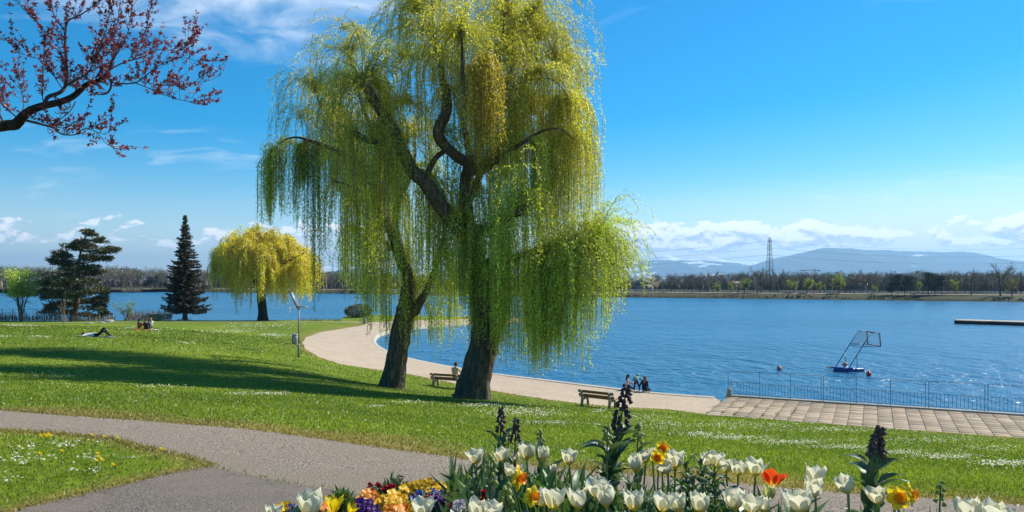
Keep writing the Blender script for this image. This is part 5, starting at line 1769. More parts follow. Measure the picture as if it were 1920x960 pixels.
for s, sg in (('L', -1), ('R', 1)):
    Jc['hi' + s] = (sg * .09, 0, .58); Jc['kn' + s] = (sg * (.11 if sg < 0 else .2), .05, .33); Jc['an' + s] = (sg * (.10 if sg < 0 else .26), -.02, .07); Jc['to' + s] = (sg * (.11 if sg < 0 else .27), .12, .04)
    Jc['sh' + s] = (sg * .17, .30, .86); Jc['el' + s] = (sg * .30, .30, .66); Jc['wr' + s] = (sg * .34, .38, .50); Jc['pa' + s] = (sg * .34, .42, .44)
person('person', 'child in teal jacket and cap bending over the promenade rim between two sitters', Jc, q, a + .3, {'top': (.10, .30, .33), 'leg': (.06, .06, .11), 'skin': SK, 'shoe': (.25, .22, .12)}, (.16, .50, .48), 'hat', .92, extra=(0, .8, -.6))
# person on the bench
Jb = sit_ground(turn=0)
off = np.array([0, 0, .0])
Jb = {k: np.array(v) + off for k, v in Jb.items()}
for s, sg in (('L', -1), ('R', 1)):
    Jb['kn' + s] = np.array((sg * .12, .46, .10)); Jb['an' + s] = np.array((sg * .12, .50, -.36)); Jb['to' + s] = np.array((sg * .12, .66, -.41))
ang2 = bench2.rotation_euler.z
bp2 = np.array(pb2) + rotz(ang2) @ np.array([.50, .08, .50])
person('person', 'person with short brown hair in beige jacket sitting on the bench by the willow', Jb, bp2, ang2, {'top': (.55, .47, .34), 'leg': (.08, .08, .1), 'skin': SK, 'shoe': (.05, .05, .05)}, (.07, .035, .02), 'short', 1.05)
# picnic group and their blankets
pg1, pg2, pg3 = gp(259, 617), gp(273.5, 619), gp(277, 616.5)
person('person', 'dark-haired person in black sitting leftmost of the picnic group', sit_ground(turn=1, lean=.05), pg1, -1.35, {'top': (.02, .02, .022), 'leg': (.35, .03, .03), 'skin': SK, 'shoe': (.1, .1, .1)}, (.05, .025, .015), 'long', 1.0)
person('person', 'person in dark jacket seen from behind in the middle of the picnic group', sit_ground(lean=.1), pg2, .15, {'top': (.025, .025, .03), 'leg': (.03, .03, .035), 'skin': SK, 'shoe': (.05, .05, .05)}, (.10, .05, .03), 'short', 1.05)
person('person', 'person in cream top sitting rightmost of the picnic group', sit_ground(lean=.02), pg3 + np.array([0, .6, 0]), .6, {'top': (.72, .62, .52), 'leg': (.3, .25, .2), 'skin': SK, 'shoe': (.2, .2, .2)}, (.28, .17, .09), 'long', 1.05)


def cloth(name, label, c, w_, d_, rz_, colr, seed):
    n = 14
    V, q = [], []
    for i in range(n):
        for k in range(n):
            u, v = (i / (n - 1) - .5), (k / (n - 1) - .5)
            x = u * w_ * (1 + .1 * math.sin(v * 5 + seed)); y = v * d_ * (1 + .1 * math.sin(u * 6 + seed))
            X, Y = c[0] + math.cos(rz_) * x - math.sin(rz_) * y, c[1] + math.sin(rz_) * x + math.cos(rz_) * y
            V.append((X, Y, h1(X, Y) + .03 + .05 * abs(mnoise.noise(Vector((x * 3, y * 3, seed)))) - .035 * (abs(u) > .49 or abs(v) > .49)))
    for i in range(n - 1):
        for k in range(n - 1): q.append((i * n + k, (i + 1) * n + k, (i + 1) * n + k + 1, i * n + k + 1))
    b = MB(); b.add(V, None, q, colr)
    tag(b.build(name, M['vc'], None, True), label, 'blanket')


cloth('picnic_blanket', 'red picnic blanket under the sitting group', gp(263, 618.5), 1.3, 1.4, .2, (.40, .015, .02), 1)
cloth('pale_blanket', 'whitish blanket spread right of the sitting group', gp(289, 618.5), .8, .9, -.2, (.55, .5, .5), 2)
cloth('white_bag', 'small white cloth lying left of the picnic group', gp(240, 615), .6, .4, .1, (.6, .6, .58), 3)
# lying sunbather: head left, one knee up
Jl = {'pelvis': (0, 0, .13), 'waist': (-.20, 0, .13), 'chest': (-.42, 0, .14), 'neck': (-.58, 0, .14), 'head0': (-.65, 0, .14), 'head': (-.72, 0, .15), 'crown': (-.80, 0, .16)}
for s, sg in (('L', 1), ('R', -1)):
    Jl['hi' + s] = (.05, sg * .10, .12); Jl['sh' + s] = (-.50, sg * .19, .12); Jl['el' + s] = (-.62, sg * .40, .08); Jl['wr' + s] = (-.80, sg * .30, .07); Jl['pa' + s] = (-.86, sg * .24, .07)
Jl['knL'] = (.34, .12, .52); Jl['anL'] = (.60, .12, .08); Jl['toL'] = (.74, .12, .05)
Jl['knR'] = (.42, -.12, .34); Jl['anR'] = (.86, -.13, .08); Jl['toR'] = (.92, -.13, .20)
pl_ = gp(182, 631.5)
person('person', 'person in white shirt and black trousers lying on the lawn with knees up', Jl, pl_, .03, {'top': (.72, .74, .78), 'leg': (.015, .018, .02), 'skin': (.6, .36, .2), 'shoe': (.55, .55, .55)}, (.03, .03, .03), 'short', 1.0, extra=(0, 0, 1.0))
cloth('sleeping_mat', 'thin grey mat under the lying sunbather', pl_ + np.array([.15, 0, 0]), 1.9, .5, .03, (.16, .18, .20), 4)
# standing figure by the spruce
Js = {'pelvis': (0, 0, .92), 'waist': (0, 0, 1.08), 'chest': (0, .01, 1.28), 'neck': (0, .01, 1.46), 'head0': (0, .02, 1.53), 'head': (0, .03, 1.60), 'crown': (0, .03, 1.69)}
for s, sg in (('L', -1), ('R', 1)):
    Js['hi' + s] = (sg * .10, 0, .88); Js['kn' + s] = (sg * .11, .03, .49); Js['an' + s] = (sg * .11, 0, .09); Js['to' + s] = (sg * .13, .15, .04)
    Js['sh' + s] = (sg * .19, .01, 1.40); Js['el' + s] = (sg * .25, -.02, 1.12); Js['wr' + s] = (sg * .24, .08, .90); Js['pa' + s] = (sg * .24, .11, .82)
person('person', 'person in dark blue standing left of the spruce', Js, gp(321, 600.5), .4, {'top': (.03, .06, .13), 'leg': (.025, .03, .05), 'skin': SK, 'shoe': (.05, .05, .05)}, (.06, .04, .03), 'short', .84)
# ------------------------------------------------------------------ red-leaved plum whose branch reaches in from the left
DPL = 8.0
ptr = np.array([-7.4, 6.9]); pbase = np.array([ptr[0], ptr[1], h1(*ptr)])
plum = empty('plum_tree', pbase, 0, 'red-leaved plum tree whose branch reaches into the top left corner', 'tree')
rg = np.random.default_rng(41)
b = MB()
T = catmull([(0, 0, -.2, .19), (0.02, .02, .4, .15), (.05, .1, 1.3, .135), (.15, .2, 2.2, .125), (.3, .3, 2.9, .10), (.2, .2, 3.8, .07), (.3, .1, 4.8, .04), (.3, .1, 5.6, .012)], 40)
b.tube(T[:, :3], T[:, 3], 14, True, wob=bark_wob(2, .1)); b.build('trunk', M['bark2'], plum, True)


def PL(rows):
    return np.array([np.r_[P3(a, c, DPL + d) - pbase, r] for a, c, d, r in rows])


main = np.vstack([[np.r_[T[22, :3], .085]], [np.r_[P3(-120, 262, DPL - .3) - pbase, .066]], PL([(0, 237, 0, .054), (30, 233, 0, .052), (41, 220, 0, .046), (58, 207, 0, .042), (83, 198, .05, .038), (110, 192, .05, .034), (133, 183, .05, .032), (147, 173, .1, .029), (163, 158, .1, .026), (183, 152, .1, .022), (200, 140, .1, .018), (207, 125, .1, .011), (215, 100, .1, .006)])])
subs = [PL(r) for r in [
    [(83, 196, .05, .02), (90, 182, .1, .021), (113, 173, .15, .02), (123, 160, .2, .019), (125, 133, .2, .017), (123, 100, .2, .015), (122, 67, .2, .012), (127, 40, .2, .010), (147, 30, .2, .008), (167, 17, .2, .006), (187, 0, .2, .005), (205, -25, .2, .003)],
    [(123, 162, .2, .012), (135, 154, -.1, .010), (160, 140, -.2, .008), (173, 123, -.2, .006), (185, 95, -.2, .004), (200, 50, -.3, .003), (205, 10, -.3, .002)],
    [(200, 142, .1, .014), (207, 150, 0, .013), (208, 163, -.1, .011), (200, 175, -.1, .009), (183, 177, -.1, .006), (172, 170, -.1, .003)],
    [(205, 150, 0, .009), (217, 156, -.1, .008), (250, 156, -.2, .007), (267, 147, -.2, .006), (300, 122, -.2, .004), (340, 108, -.3, .003), (372, 116, -.3, .002)],
    [(206, 130, .1, .009), (233, 117, .2, .008), (267, 107, .3, .006), (300, 93, .3, .005), (335, 95, .3, .004), (365, 76, .3, .002)],
    [(250, 154, -.2, .006), (283, 167, -.3, .005), (317, 181, -.4, .004), (350, 190, -.4, .003), (385, 196, -.5, .0015)],
    [(260, 150, -.2, .005), (300, 160, -.1, .004), (340, 158, 0, .003), (385, 153, 0, .003), (412, 142, 0, .0015)],
    [(50, 226, 0, .016), (77, 233, -.1, .013), (100, 240, -.2, .010), (117, 252, -.2, .007), (143, 252, -.3, .006), (157, 242, -.3, .005), (180, 247, -.3, .004), (197, 267, -.3, .003), (213, 278, -.3, .0015)],
    [(180, 247, -.3, .003), (200, 252, -.3, .002), (210, 240, -.3, .001)],
    [(142, 190, .1, .006), (130, 210, 0, .005), (103, 231, 0, .004), (96, 238, 0, .002)],
    [(36, 224, 0, .01), (20, 210, .1, .007), (0, 192, .2, .006), (-15, 170, .2, .004), (-25, 130, .2, .002)],
    [(120, 55, .2, .007), (103, 33, .2, .005), (93, 0, .2, .004), (88, -30, .2, .002)],
    [(122, 78, .2, .007), (110, 70, .1, .006), (83, 57, 0, .005), (67, 40, 0, .004), (40, 13, -.1, .003), (22, -10, -.1, .002)],
    [(84, 196, 0, .006), (80, 185, -.1, .005), (80, 147, -.2, .004), (82, 105, -.2, .003), (84, 70, -.2, .002)],
    [(118, 168, .1, .006), (100, 140, 0, .005), (88, 118, -.1, .004), (55, 105, -.1, .003), (33, 98, -.1, .002), (20, 78, -.1, .001)],
    [(170, 155, .1, .008), (180, 130, .3, .006), (195, 100, .4, .005), (215, 60, .5, .004), (225, 10, .5, .003), (228, -20, .5, .002)],
    [(205, 127, .1, .007), (225, 90, -.1, .005), (240, 60, -.2, .004), (246, 20, -.2, .003), (250, -15, -.2, .002)],
    [(240, 114, .2, .006), (262, 80, .4, .004), (275, 50, .5, .003), (283, 15, .5, .002)],
    [(8, 235, 0, .012), (-5, 200, .3, .009), (-20, 140, .5, .006), (-30, 60, .6, .004), (-20, -20, .6, .002)],
    [(40, 218, .1, .007), (45, 190, .3, .005), (38, 165, .4, .003), (35, 135, .4, .002)],
]]
more_limbs = [catmull([np.r_[T[24, :3], .07], np.r_[T[24, :3] + [-.9, .6, .7], .04], np.r_[T[24, :3] + [-2.0, 1.0, 1.3], .012]], 20), catmull([np.r_[T[26, :3], .06], np.r_[T[26, :3] + [.3, -1.2, .8], .035], np.r_[T[26, :3] + [.2, -2.4, 1.7], .01]], 20), catmull([np.r_[T[28, :3], .05], np.r_[T[28, :3] + [-.6, -.8, 1.2], .03], np.r_[T[28, :3] + [-1.2, -1.6, 2.4], .008]], 20)]
for Lm in list(more_limbs):
    for k in range(7):
        a_ = Lm[rg.integers(5, 20)]; dv = rg.normal(size=3) * [.8, .8, .35] + [0, 0, .45]; ln_ = rg.uniform(.6, 1.2)
        more_limbs.append(catmull([np.r_[a_[:3], min(a_[3], .018)], np.r_[a_[:3] + dv * ln_ * .5, .009], np.r_[a_[:3] + dv * ln_ + [0, 0, .1], .003]], 14))
more_limbs.append(T[30:])
b = MB(); Pm_ = catmull(main, 60); b.tube(Pm_[:, :3], Pm_[:, 3], 10, True, wob=bark_wob(4, .14)); b.build('main_branch', M['bark2'], plum, True)
tw = MB(); lf = MB()
tufts = []
for S_ in [Pm_[26:]] + [catmull(s, max(8, len(s) * 5)) for s in subs] + more_limbs:
    tw.tube(S_[:, :3], np.maximum(S_[:, 3], .0022), 6, False, (.085, .062, .055))
    n = len(S_)
    ln = np.linalg.norm(np.diff(S_[:, :3], axis=0), axis=1).sum()
    for k in range(int(ln / .040)):
        i = rg.integers(max(1, n // 6), n)
        if S_[i, 3] > .03: continue
        p0 = S_[i, :3]
        tang = S_[min(i + 1, n - 1), :3] - S_[i - 1, :3]; tang /= np.linalg.norm(tang) + 1e-9
        d = tang * .7 + np.array([rg.normal() * .45, rg.normal() * .45, .55 + rg.normal() * .4]); d /= np.linalg.norm(d)
        L = rg.uniform(.06, .34)
        p1 = p0 + d * L * .5 + rg.normal(size=3) * .012; p2 = p0 + d * L + rg.normal(size=3) * .02 + np.array([0, 0, .02])
        tw.tube([p0, p1, p2], [.003, .0022, .0012], 3, False, (.10, .065, .06))
        for q in range(int(1 + L / .040)):
            u = rg.uniform(.25, 1)
            tufts.append((p0 + (p2 - p0) * u, d))
        tufts.append((p2, d))
    tufts.append((S_[-1, :3], np.array([.3, 0, .8])))
tw.build('twigs', M['twig'], plum)
for p0, d in tufts:
    n = rg.integers(3, 7)
    Dv = np.tile(d, (n, 1)) * .6 + rg.normal(size=(n, 3)) * .75
    pal = np.array([(.15, .022, .03), (.19, .03, .04), (.11, .02, .032), (.27, .055, .035), (.22, .055, .075)])
    lf.leaves(np.tile(p0, (n, 1)), Dv, rg.uniform(.022, .048, n), rg.uniform(.011, .019, n), pal[rg.integers(0, 5, n)] * rg.uniform(.8, 1.35, n)[:, None])
M['redleaf'] = leafmat('plum_leaf', trans=0.45, gloss=.05, tcol=(1.3, .8, .7))
lf.build('leaves', M['redleaf'], plum)

# ------------------------------------------------------------------ grass blades over the near lawn
rg = np.random.default_rng(61)
def lawn_mask(P):
    m_ = inpoly(P, land) & ~inpoly(P, sand) & ~inpoly(P, terr_poly)
    onp = inpoly(P, path_poly) & ~inpoly(P, WEDGE)
    return m_ & ~onp
N = 450000
d = np.exp(rg.uniform(math.log(4.4), math.log(75), N))
X = np.where(rg.random(N) < .7, rg.uniform(-.74, .74, N), (.74 + rg.exponential(.35, N)) * rg.choice([-1.0, 1.0], N)) * d
P = np.c_[X, d]
P = P[lawn_mask(P)]
# fringe that hangs over the path edges
fr = []
for L_, nn in ((PFAR, 26000), (WEDGE, 15000), (AEDGE[:14], 260)):
    a = rg.integers(0, len(L_) - 1, nn); u = rg.random(nn)[:, None]
    q = L_[a] * (1 - u) + L_[a + 1] * u + rg.normal(size=(nn, 2)) * .035
    q = q[(np.abs(q[:, 0]) < 1.4 * q[:, 1]) & (q[:, 1] > 3.5)]
    fr.append(q)
nb0 = len(P)
P = np.vstack([P] + fr)
n = len(P)
D_ = P[:, 1]
colr = lawn_col(np.c_[P, np.zeros(n)])
lone = np.array([mnoise.noise(Vector((p[0] * 1.3, p[1] * 1.3, 8.1))) for p in P])
hgt = (.026 + .0008 * D_) * rg.uniform(.5, 1.5, n) * (1 + .7 * np.clip(lone, 0, 1))
wid = np.maximum(.0042, D_ * .00075) * rg.uniform(.7, 1.4, n)
dirn = np.c_[rg.normal(size=n) * .55, rg.normal(size=n) * .55, np.ones(n)]
dirn /= np.linalg.norm(dirn, axis=1)[:, None]
sdv = np.c_[rg.normal(size=n), rg.normal(size=n), np.zeros(n)]; sdv /= np.linalg.norm(sdv, axis=1)[:, None]
B0 = np.c_[P, hz(P[:, 0], P[:, 1]) - .004]
V = np.stack([B0 - sdv * wid[:, None], B0 + sdv * wid[:, None], B0 + dirn * hgt[:, None]], 1).reshape(-1, 3)
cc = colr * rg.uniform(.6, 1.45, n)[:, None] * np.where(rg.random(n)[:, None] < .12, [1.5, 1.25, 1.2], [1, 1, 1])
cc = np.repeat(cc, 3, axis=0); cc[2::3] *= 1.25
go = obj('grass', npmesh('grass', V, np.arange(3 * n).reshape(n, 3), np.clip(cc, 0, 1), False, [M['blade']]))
tag(go, 'short mown grass of the park lawn', 'grass', kind='stuff')

# daisies in drifts
DR = [(500, 741, 45, 3, 130), (300, 727, 50, 3, 60), (440, 742, 30, 2, 40), (120, 708, 40, 2, 30), (90, 703, 60, 6, 30), (985, 775, 75, 9, 420), (905, 762, 60, 4, 190), (1030, 796, 55, 3, 120), (1120, 773, 20, 3, 40), (705, 765, 20, 2, 40), (770, 757, 40, 3, 60),
      (1310, 818, 50, 4, 200), (1380, 825, 60, 4, 260), (1480, 833, 70, 5, 320), (1580, 843, 60, 5, 260), (1680, 853, 60, 5, 260), (1780, 862, 70, 6, 300), (1880, 875, 60, 7, 300), (1240, 800, 60, 10, 160), (1400, 800, 100, 7, 260), (1550, 808, 120, 6, 260), (1750, 828, 130, 7, 260), (1860, 845, 70, 9, 160), (1200, 785, 60, 8, 120),
      (480, 612, 70, 5, 160), (430, 622, 60, 4, 120), (510, 630, 30, 3, 90), (350, 645, 30, 2, 24), (75, 633, 22, 1.5, 40), (10, 633, 15, 1, 20), (250, 622, 120, 8, 60), (400, 660, 90, 5, 30), (150, 655, 130, 12, 40), (620, 690, 30, 3, 15), (640, 735, 30, 5, 25),
      (28, 872, 36, 10, 34), (38, 850, 30, 5, 14), (60, 845, 14, 3, 8), (118, 845, 26, 7, 22), (150, 838, 26, 4, 10), (175, 868, 32, 8, 20), (172, 895, 12, 5, 9), (90, 870, 20, 6, 8), (250, 870, 22, 3, 6), (15, 905, 20, 12, 8), (140, 892, 16, 2, 4)]
pts_ = []
for px, py, rx, ry, k in DR:
    for _ in range(k):
        x = px + rg.normal() * rx * .55; y = py + rg.normal() * ry * .55
        pts_.append(gp(x, y, 4.0, 130.0)) if k < 0 else pts_.append((x, y))
xy = np.array(pts_)
# vectorised ray / ground intersection by iteration
def gpv(xy):
    d = np.full(len(xy), 12.0)
    lo, hi = np.full(len(xy), 4.0), np.full(len(xy), 130.0)
    grid = np.geomspace(4.0, 130, 260)
    res = np.full(len(xy), 130.0); done = np.zeros(len(xy), bool); prev = None
    for g_ in grid:
        X = (xy[:, 0] - CX) / F * g_; Z = CZ - (xy[:, 1] - HY) / F * g_
        s = Z - hz(X, np.full(len(xy), g_))
        if prev is not None:
            hit = (~done) & (s < 0)
            tt2 = prev[hit] / (prev[hit] - s[hit])
            res[hit] = gprev + (g_ - gprev) * tt2
            done |= hit
        prev, gprev = s, g_
    X = (xy[:, 0] - CX) / F * res
    return np.c_[X, res]
Q = gpv(xy)
sp_d = np.exp(rg.uniform(math.log(7), math.log(70), 380)); Q = np.vstack([Q, np.c_[rg.uniform(-.72, .72, 380) * sp_d, sp_d]])
Q = Q[lawn_mask(Q)]
def daisy_mesh(Q, mb, rbase):
    n = len(Q)
    r = np.maximum(rbase, Q[:, 1] * .00078) * rg.uniform(.7, 1.3, n)
    c = np.c_[Q, hz(Q[:, 0], Q[:, 1]) + .045 + .0006 * Q[:, 1] + rg.uniform(0, .02, n)]
    nrm = np.c_[rg.normal(size=n) * .3 + .25, rg.normal(size=n) * .3 - .1, np.ones(n)]; nrm /= np.linalg.norm(nrm, axis=1)[:, None]
    u = np.cross(nrm, [1.0, .2, 0]); u /= np.linalg.norm(u, axis=1)[:, None]; v = np.cross(nrm, u)
    ang = np.arange(6) * PI / 3
    ring = c[:, None] + (u[:, None] * np.cos(ang)[None, :, None] + v[:, None] * np.sin(ang)[None, :, None]) * r[:, None, None]
    V = np.concatenate([(c + nrm * r[:, None] * .25)[:, None], ring], 1).reshape(-1, 3)
    base = np.arange(n)[:, None] * 7
    f = np.concatenate([np.stack([base[:, 0], base[:, 0] + 1 + k, base[:, 0] + 1 + (k + 1) % 6], 1) for k in range(6)])
    colr = np.tile(np.array([[.70, .60, .30]] + [[.74, .74, .72]] * 6), (n, 1))
    mb.add(V, f, None, colr)
b = MB(); daisy_mesh(Q, b, .0105)
tag(b.build('daisies', M['petal']), 'small white daisies scattered in drifts over the lawn', 'daisies', kind='stuff')
# dandelions in the near grass wedge
def dandelion_mesh():
    b = MB()
    k = 26
    a = np.arange(k) * 2.399; rr = np.linspace(.2, 1, k)
    Dv = np.c_[np.cos(a) * rr, np.sin(a) * rr, 1.1 - rr]
    b.leaves(np.tile([0, 0, .06], (k, 1)), Dv, .021, .008, np.array([.86, .68, .015]), np.tile([0, 0, 1.0], (k, 1)))
    b2 = MB(); b2.tube([(0, 0, -.02), (0, 0, .06)], [.003, .0025], 5, False, (.2, .28, .06))
    return b.mesh('flower_head', M['petal']), b2.mesh('stem', M['vc'])
dm = dandelion_mesh()
for lab, lst in (('yellow dandelion in the clump near the wedge top edge', [(84, 831), (91, 830), (94, 833), (76, 833), (88, 834)]), ('yellow dandelion along the upper path edge of the grass wedge', [(172, 831), (196, 834), (221, 837)]), ('yellow dandelion in the tight cluster right of wedge centre', [(183, 868), (185, 875), (181, 882), (192, 881)]),
                 ('lone yellow dandelion left of the wedge centre, beside daisies', [(75, 868)]), ('lone yellow dandelion in the middle of the grass wedge', [(116, 863)]), ('yellow dandelion nearest the asphalt on the grass wedge', [(212, 890)]), ('yellow dandelion near the right tip of the grass wedge', [(302, 859)])):
    for k, (px, py) in enumerate(sorted(lst)):
        t = empty('dandelion', gp(px, py), rg.uniform(0, 6), lab if len(lst) == 1 else lab + ', ' + ORD[k] + ' from left', 'flower', 'dandelions in the grass wedge')
        o = obj('flower_head', dm[0], t); obj('stem', dm[1], t)
        t.scale = (1.25,) * 3

# ------------------------------------------------------------------ flower bed
BC = np.array([0.6, 2.5]); BU = np.array([.83, -.55]); BU /= np.linalg.norm(BU); BVv = np.array([-BU[1], BU[0]])
BL, BW, BH = 2.75, 1.0, .46


def bed_r(x, y):
    rx = (x - BC[0]) * BU[0] + (y - BC[1]) * BU[1]; ry = (x - BC[0]) * BVv[0] + (y - BC[1]) * BVv[1]
    return (np.abs(rx / BL) ** 2.6 + np.abs(ry / BW) ** 2.6) ** (1 / 2.6)


def bedz(x, y):
    r = np.clip((1.0 - bed_r(x, y)) / .38, 0, 1)
    return hz(np.atleast_1d(x), np.atleast_1d(y)) + BH * (r * r * (3 - 2 * r)) + .005


def bz(x, y): return float(np.ravel(bedz(np.array([x]), np.array([y])))[0])


nr_, na_ = 26, 64
V, q = [], []
for i in range(nr_):
    rr = 1.03 * (i + 1) / nr_
    for k in range(na_):
        a = 2 * PI * k / na_
        c_, s_ = math.cos(a), math.sin(a)
        m_ = (abs(c_) ** 2.6 + abs(s_) ** 2.6) ** (-1 / 2.6)
        xy_ = BC + BU * BL * rr * m_ * c_ + BVv * BW * rr * m_ * s_
        V.append((xy_[0], xy_[1], 0))
V = np.array(V)
V[:, 2] = bedz(V[:, 0], V[:, 1]) + np.array([mnoise.noise(Vector((v[0] * 6, v[1] * 6, 0))) * .025 for v in V]) * (np.arange(len(V)) < (nr_ - 2) * na_) - .03 * (np.arange(len(V)) >= (nr_ - 1) * na_)
q = [(i * na_ + k, (i + 1) * na_ + k, (i + 1) * na_ + (k + 1) % na_, i * na_ + (k + 1) % na_) for i in range(nr_ - 1) for k in range(na_)]
V = np.vstack([V, [[BC[0], BC[1], bz(*BC)]]])
f3 = [(len(V) - 1, k, (k + 1) % na_) for k in range(na_)]
tag(obj('flower_bed', npmesh('flower_bed', V, [np.array(f3), np.array(q)], None, True, [M['soil']])), kind='structure')


def grid_mesh(fn, nu, nv, colfn):
    V, C, q = [], [], []
    for j in range(nv):
        for i in range(nu):
            u, v = i / (nu - 1) * 2 - 1, j / (nv - 1)
            V.append(fn(u, v)); C.append(colfn(u, v))
    for j in range(nv - 1):
        for i in range(nu - 1): q.append((j * nu + i, j * nu + i + 1, (j + 1) * nu + i + 1, (j + 1) * nu + i))
    return np.array(V), np.array(q), np.array(C)


def petal_mesh(rm, rt, h, A, cb, ct, mid=None, name='petal', seed=0):
    def fn(u, v):
        r = np.interp(v, [0, .18, .45, .75, 1], [.004, rm * .68, rm, rm * .4 + rt * .6, rt])
        hw = A * (math.sin(PI * min(v, .999) ** .82) ** .55) * (1 - .18 * v)
        if v > .88: hw *= (1 - v) / .12 * .75 + .12
        ph = u * hw
        rr = r * (1 - .10 * u * u * (1 - v)) + .004 * math.sin(seed + v * 5 + u * 2) * v
        return (rr * math.cos(ph), rr * math.sin(ph), h * (v ** .92) - .12 * h * (rt > rm * 1.3) * max(0, v - .7) - .05 * h * u * u * v)
    def cf_(u, v):
        k = min(1, max(0, (v - .10) / .28)); k = k * k * (3 - 2 * k)
        c = np.array(cb) * (1 - k) + np.array(ct) * k
        if mid is not None:
            w_ = math.exp(-(u / .28) ** 2) * max(0, 1 - v / .8) * .75
            c = c * (1 - w_) + np.array(mid) * w_
        return c
    V, q, C = grid_mesh(fn, 7, 10, cf_)
    return npmesh(name, V, q, C, True, [M['petal']])


IV, YB = (.72, .715, .57), (.62, .48, .03)
HEADS = []
for k, (rm, rt, h, A) in enumerate([(.031, .027, .082, 1.12), (.036, .041, .084, 1.08), (.037, .049, .080, 1.05), (.034, .036, .086, 1.1)]):
    HEADS.append([petal_mesh(rm, rt, h, A, YB, IV, None, seed=k), petal_mesh(rm * .9, rt * .86, h * .97, A, YB, IV, (.60, .58, .10), seed=k + 2), petal_mesh(rm * 1.05, rt * 1.12, h * 1.02, A * .95, YB, IV, (.58, .58, .12), seed=k + 4)])
ORH = [petal_mesh(.034, .055, .065, .95, (.75, .35, .02), (.72, .085, .012), None, seed=7)] * 3
BUDH = [petal_mesh(.024, .017, .066, 1.05, (.40, .45, .08), (.58, .58, .22), (.38, .44, .06), seed=5)] * 3
YLH = [petal_mesh(.026, .045, .085, .70, (.70, .48, .01), (.80, .62, .01), None, seed=9)] * 3


def blade_mesh(L, W, bend, twist, c1, c2, name='leaf', fold=.35, seed=0, tip=.75):
    def fn(u, v):
        a = bend * v * v
        y = L * (v * math.cos(a * .5) if bend < 2.4 else v * .6); z = L * v * math.cos(a) * .98; y = L * v * math.sin(a)
        w_ = W * (math.sin(PI * (v * .93 + .06) ** tip) ** .8)
        x = u * w_ * .5
        tw_ = twist * v
        f = fold * abs(u) * w_ * .5 + .004 * math.sin(9 * v + seed + 2 * u)
        return (x * math.cos(tw_), y - f * math.cos(a) + x * math.sin(tw_), z + f * math.sin(a))
    V, q, C = grid_mesh(fn, 5, 10, lambda u, v: np.array(c1) * (1 - v) + np.array(c2) * v if abs(u) > .1 else (np.array(c1) * (1 - v) + np.array(c2) * v) * 1.18)
    return npmesh(name, V, q, C, True, [M['plantleaf']])


TL = [blade_mesh(.30, .060, .5, .4, (.075, .15, .035), (.10, .19, .06), seed=1), blade_mesh(.26, .070, .9, -.5, (.07, .14, .04), (.11, .19, .07), seed=2), blade_mesh(.34, .05, .35, .8, (.08, .16, .04), (.10, .20, .06), seed=3), blade_mesh(.22, .055, 1.3, .2, (.07, .13, .04), (.10, .17, .07), seed=4)]
NL = [blade_mesh(.30, .016, .3, .5, (.07, .14, .05), (.09, .18, .06), seed=5), blade_mesh(.26, .014, .7, -.6, (.07, .14, .05), (.09, .17, .06), seed=6)]


def stem_mesh(a, e, r, col, name='stem', bow=.015):
    a, e = np.array(a, float), np.array(e, float)
    m_ = (a + e) / 2 + np.array([rg.normal() * bow, rg.normal() * bow, 0])
    b = MB(); b.tube(catmull([a, m_, e], 7), np.linspace(r * 1.15, r * .9, 7), 7, False, col)
    return b.mesh(name, M['plantleaf'], True)


def put(name, me, parent, loc, rot, sc=1.0):
    o = obj(name, me, parent)
    o.matrix_local = Matrix.Translation(Vector(loc)) @ (rot if isinstance(rot, Matrix) else Matrix(rot.tolist()).to_4x4()) @ Matrix.Scale(sc, 4)
    return o


def add_leaves(t, n, pool, r0=.012, sc=(.75, 1.15), lean=.25):
    a0 = rg.uniform(0, 6.28)
    for k in range(n):
        a = a0 + k * 2 * PI / n + rg.normal() * .4
        R_ = rotz(a) @ rotx(-rg.uniform(0, lean))
        put('leaf', pool[rg.integers(0, len(pool))], t, (math.cos(a + PI / 2) * r0, math.sin(a + PI / 2) * r0, -.01), R_, rg.uniform(*sc))


def tulip(px, py, wpx, d, head, label, tilt=None, group='white tulips in the flower bed', nleaf=4, hs_=None):
    c = P3(px, py, d)
    wr = wpx / F * d
    s = wr / (2 * .047) if hs_ is None else hs_
    g0 = bz(c[0], c[1])
    R_ = rotz(rg.uniform(0, 6.28))
    tl = np.array(tilt if tilt is not None else (rg.normal() * .10, rg.normal() * .10))
    Rt = roty(tl[0]) @ rotx(tl[1])
    hb = c - Rt @ np.array([0, 0, .036 * s])
    root = np.array([hb[0] - tl[0] * .10 + rg.normal() * .01, hb[1] + rg.normal() * .01 + .02, 0]); root[2] = bz(root[0], root[1])
    t = empty('tulip', root, 0, label, 'tulip', group)
    me = stem_mesh((0, 0, -.02), hb - root, .0042, (.16, .25, .07)); obj('stem', me, t)
    for k in range(6):
        a = k * PI / 3 + rg.normal() * .06
        pm = head[0] if k % 2 == 0 else head[1 if rg.random() < .5 or len(head) < 3 else 2]
        sc = s * (1.03 if k % 2 == 0 else .98)
        flare = roty(rg.normal() * .07)
        put('petal', pm, t, hb - root, Rt @ R_ @ rotz(a) @ flare, sc)
    add_leaves(t, nleaf, TL, .012, (.9, 1.3), .3)
    return t


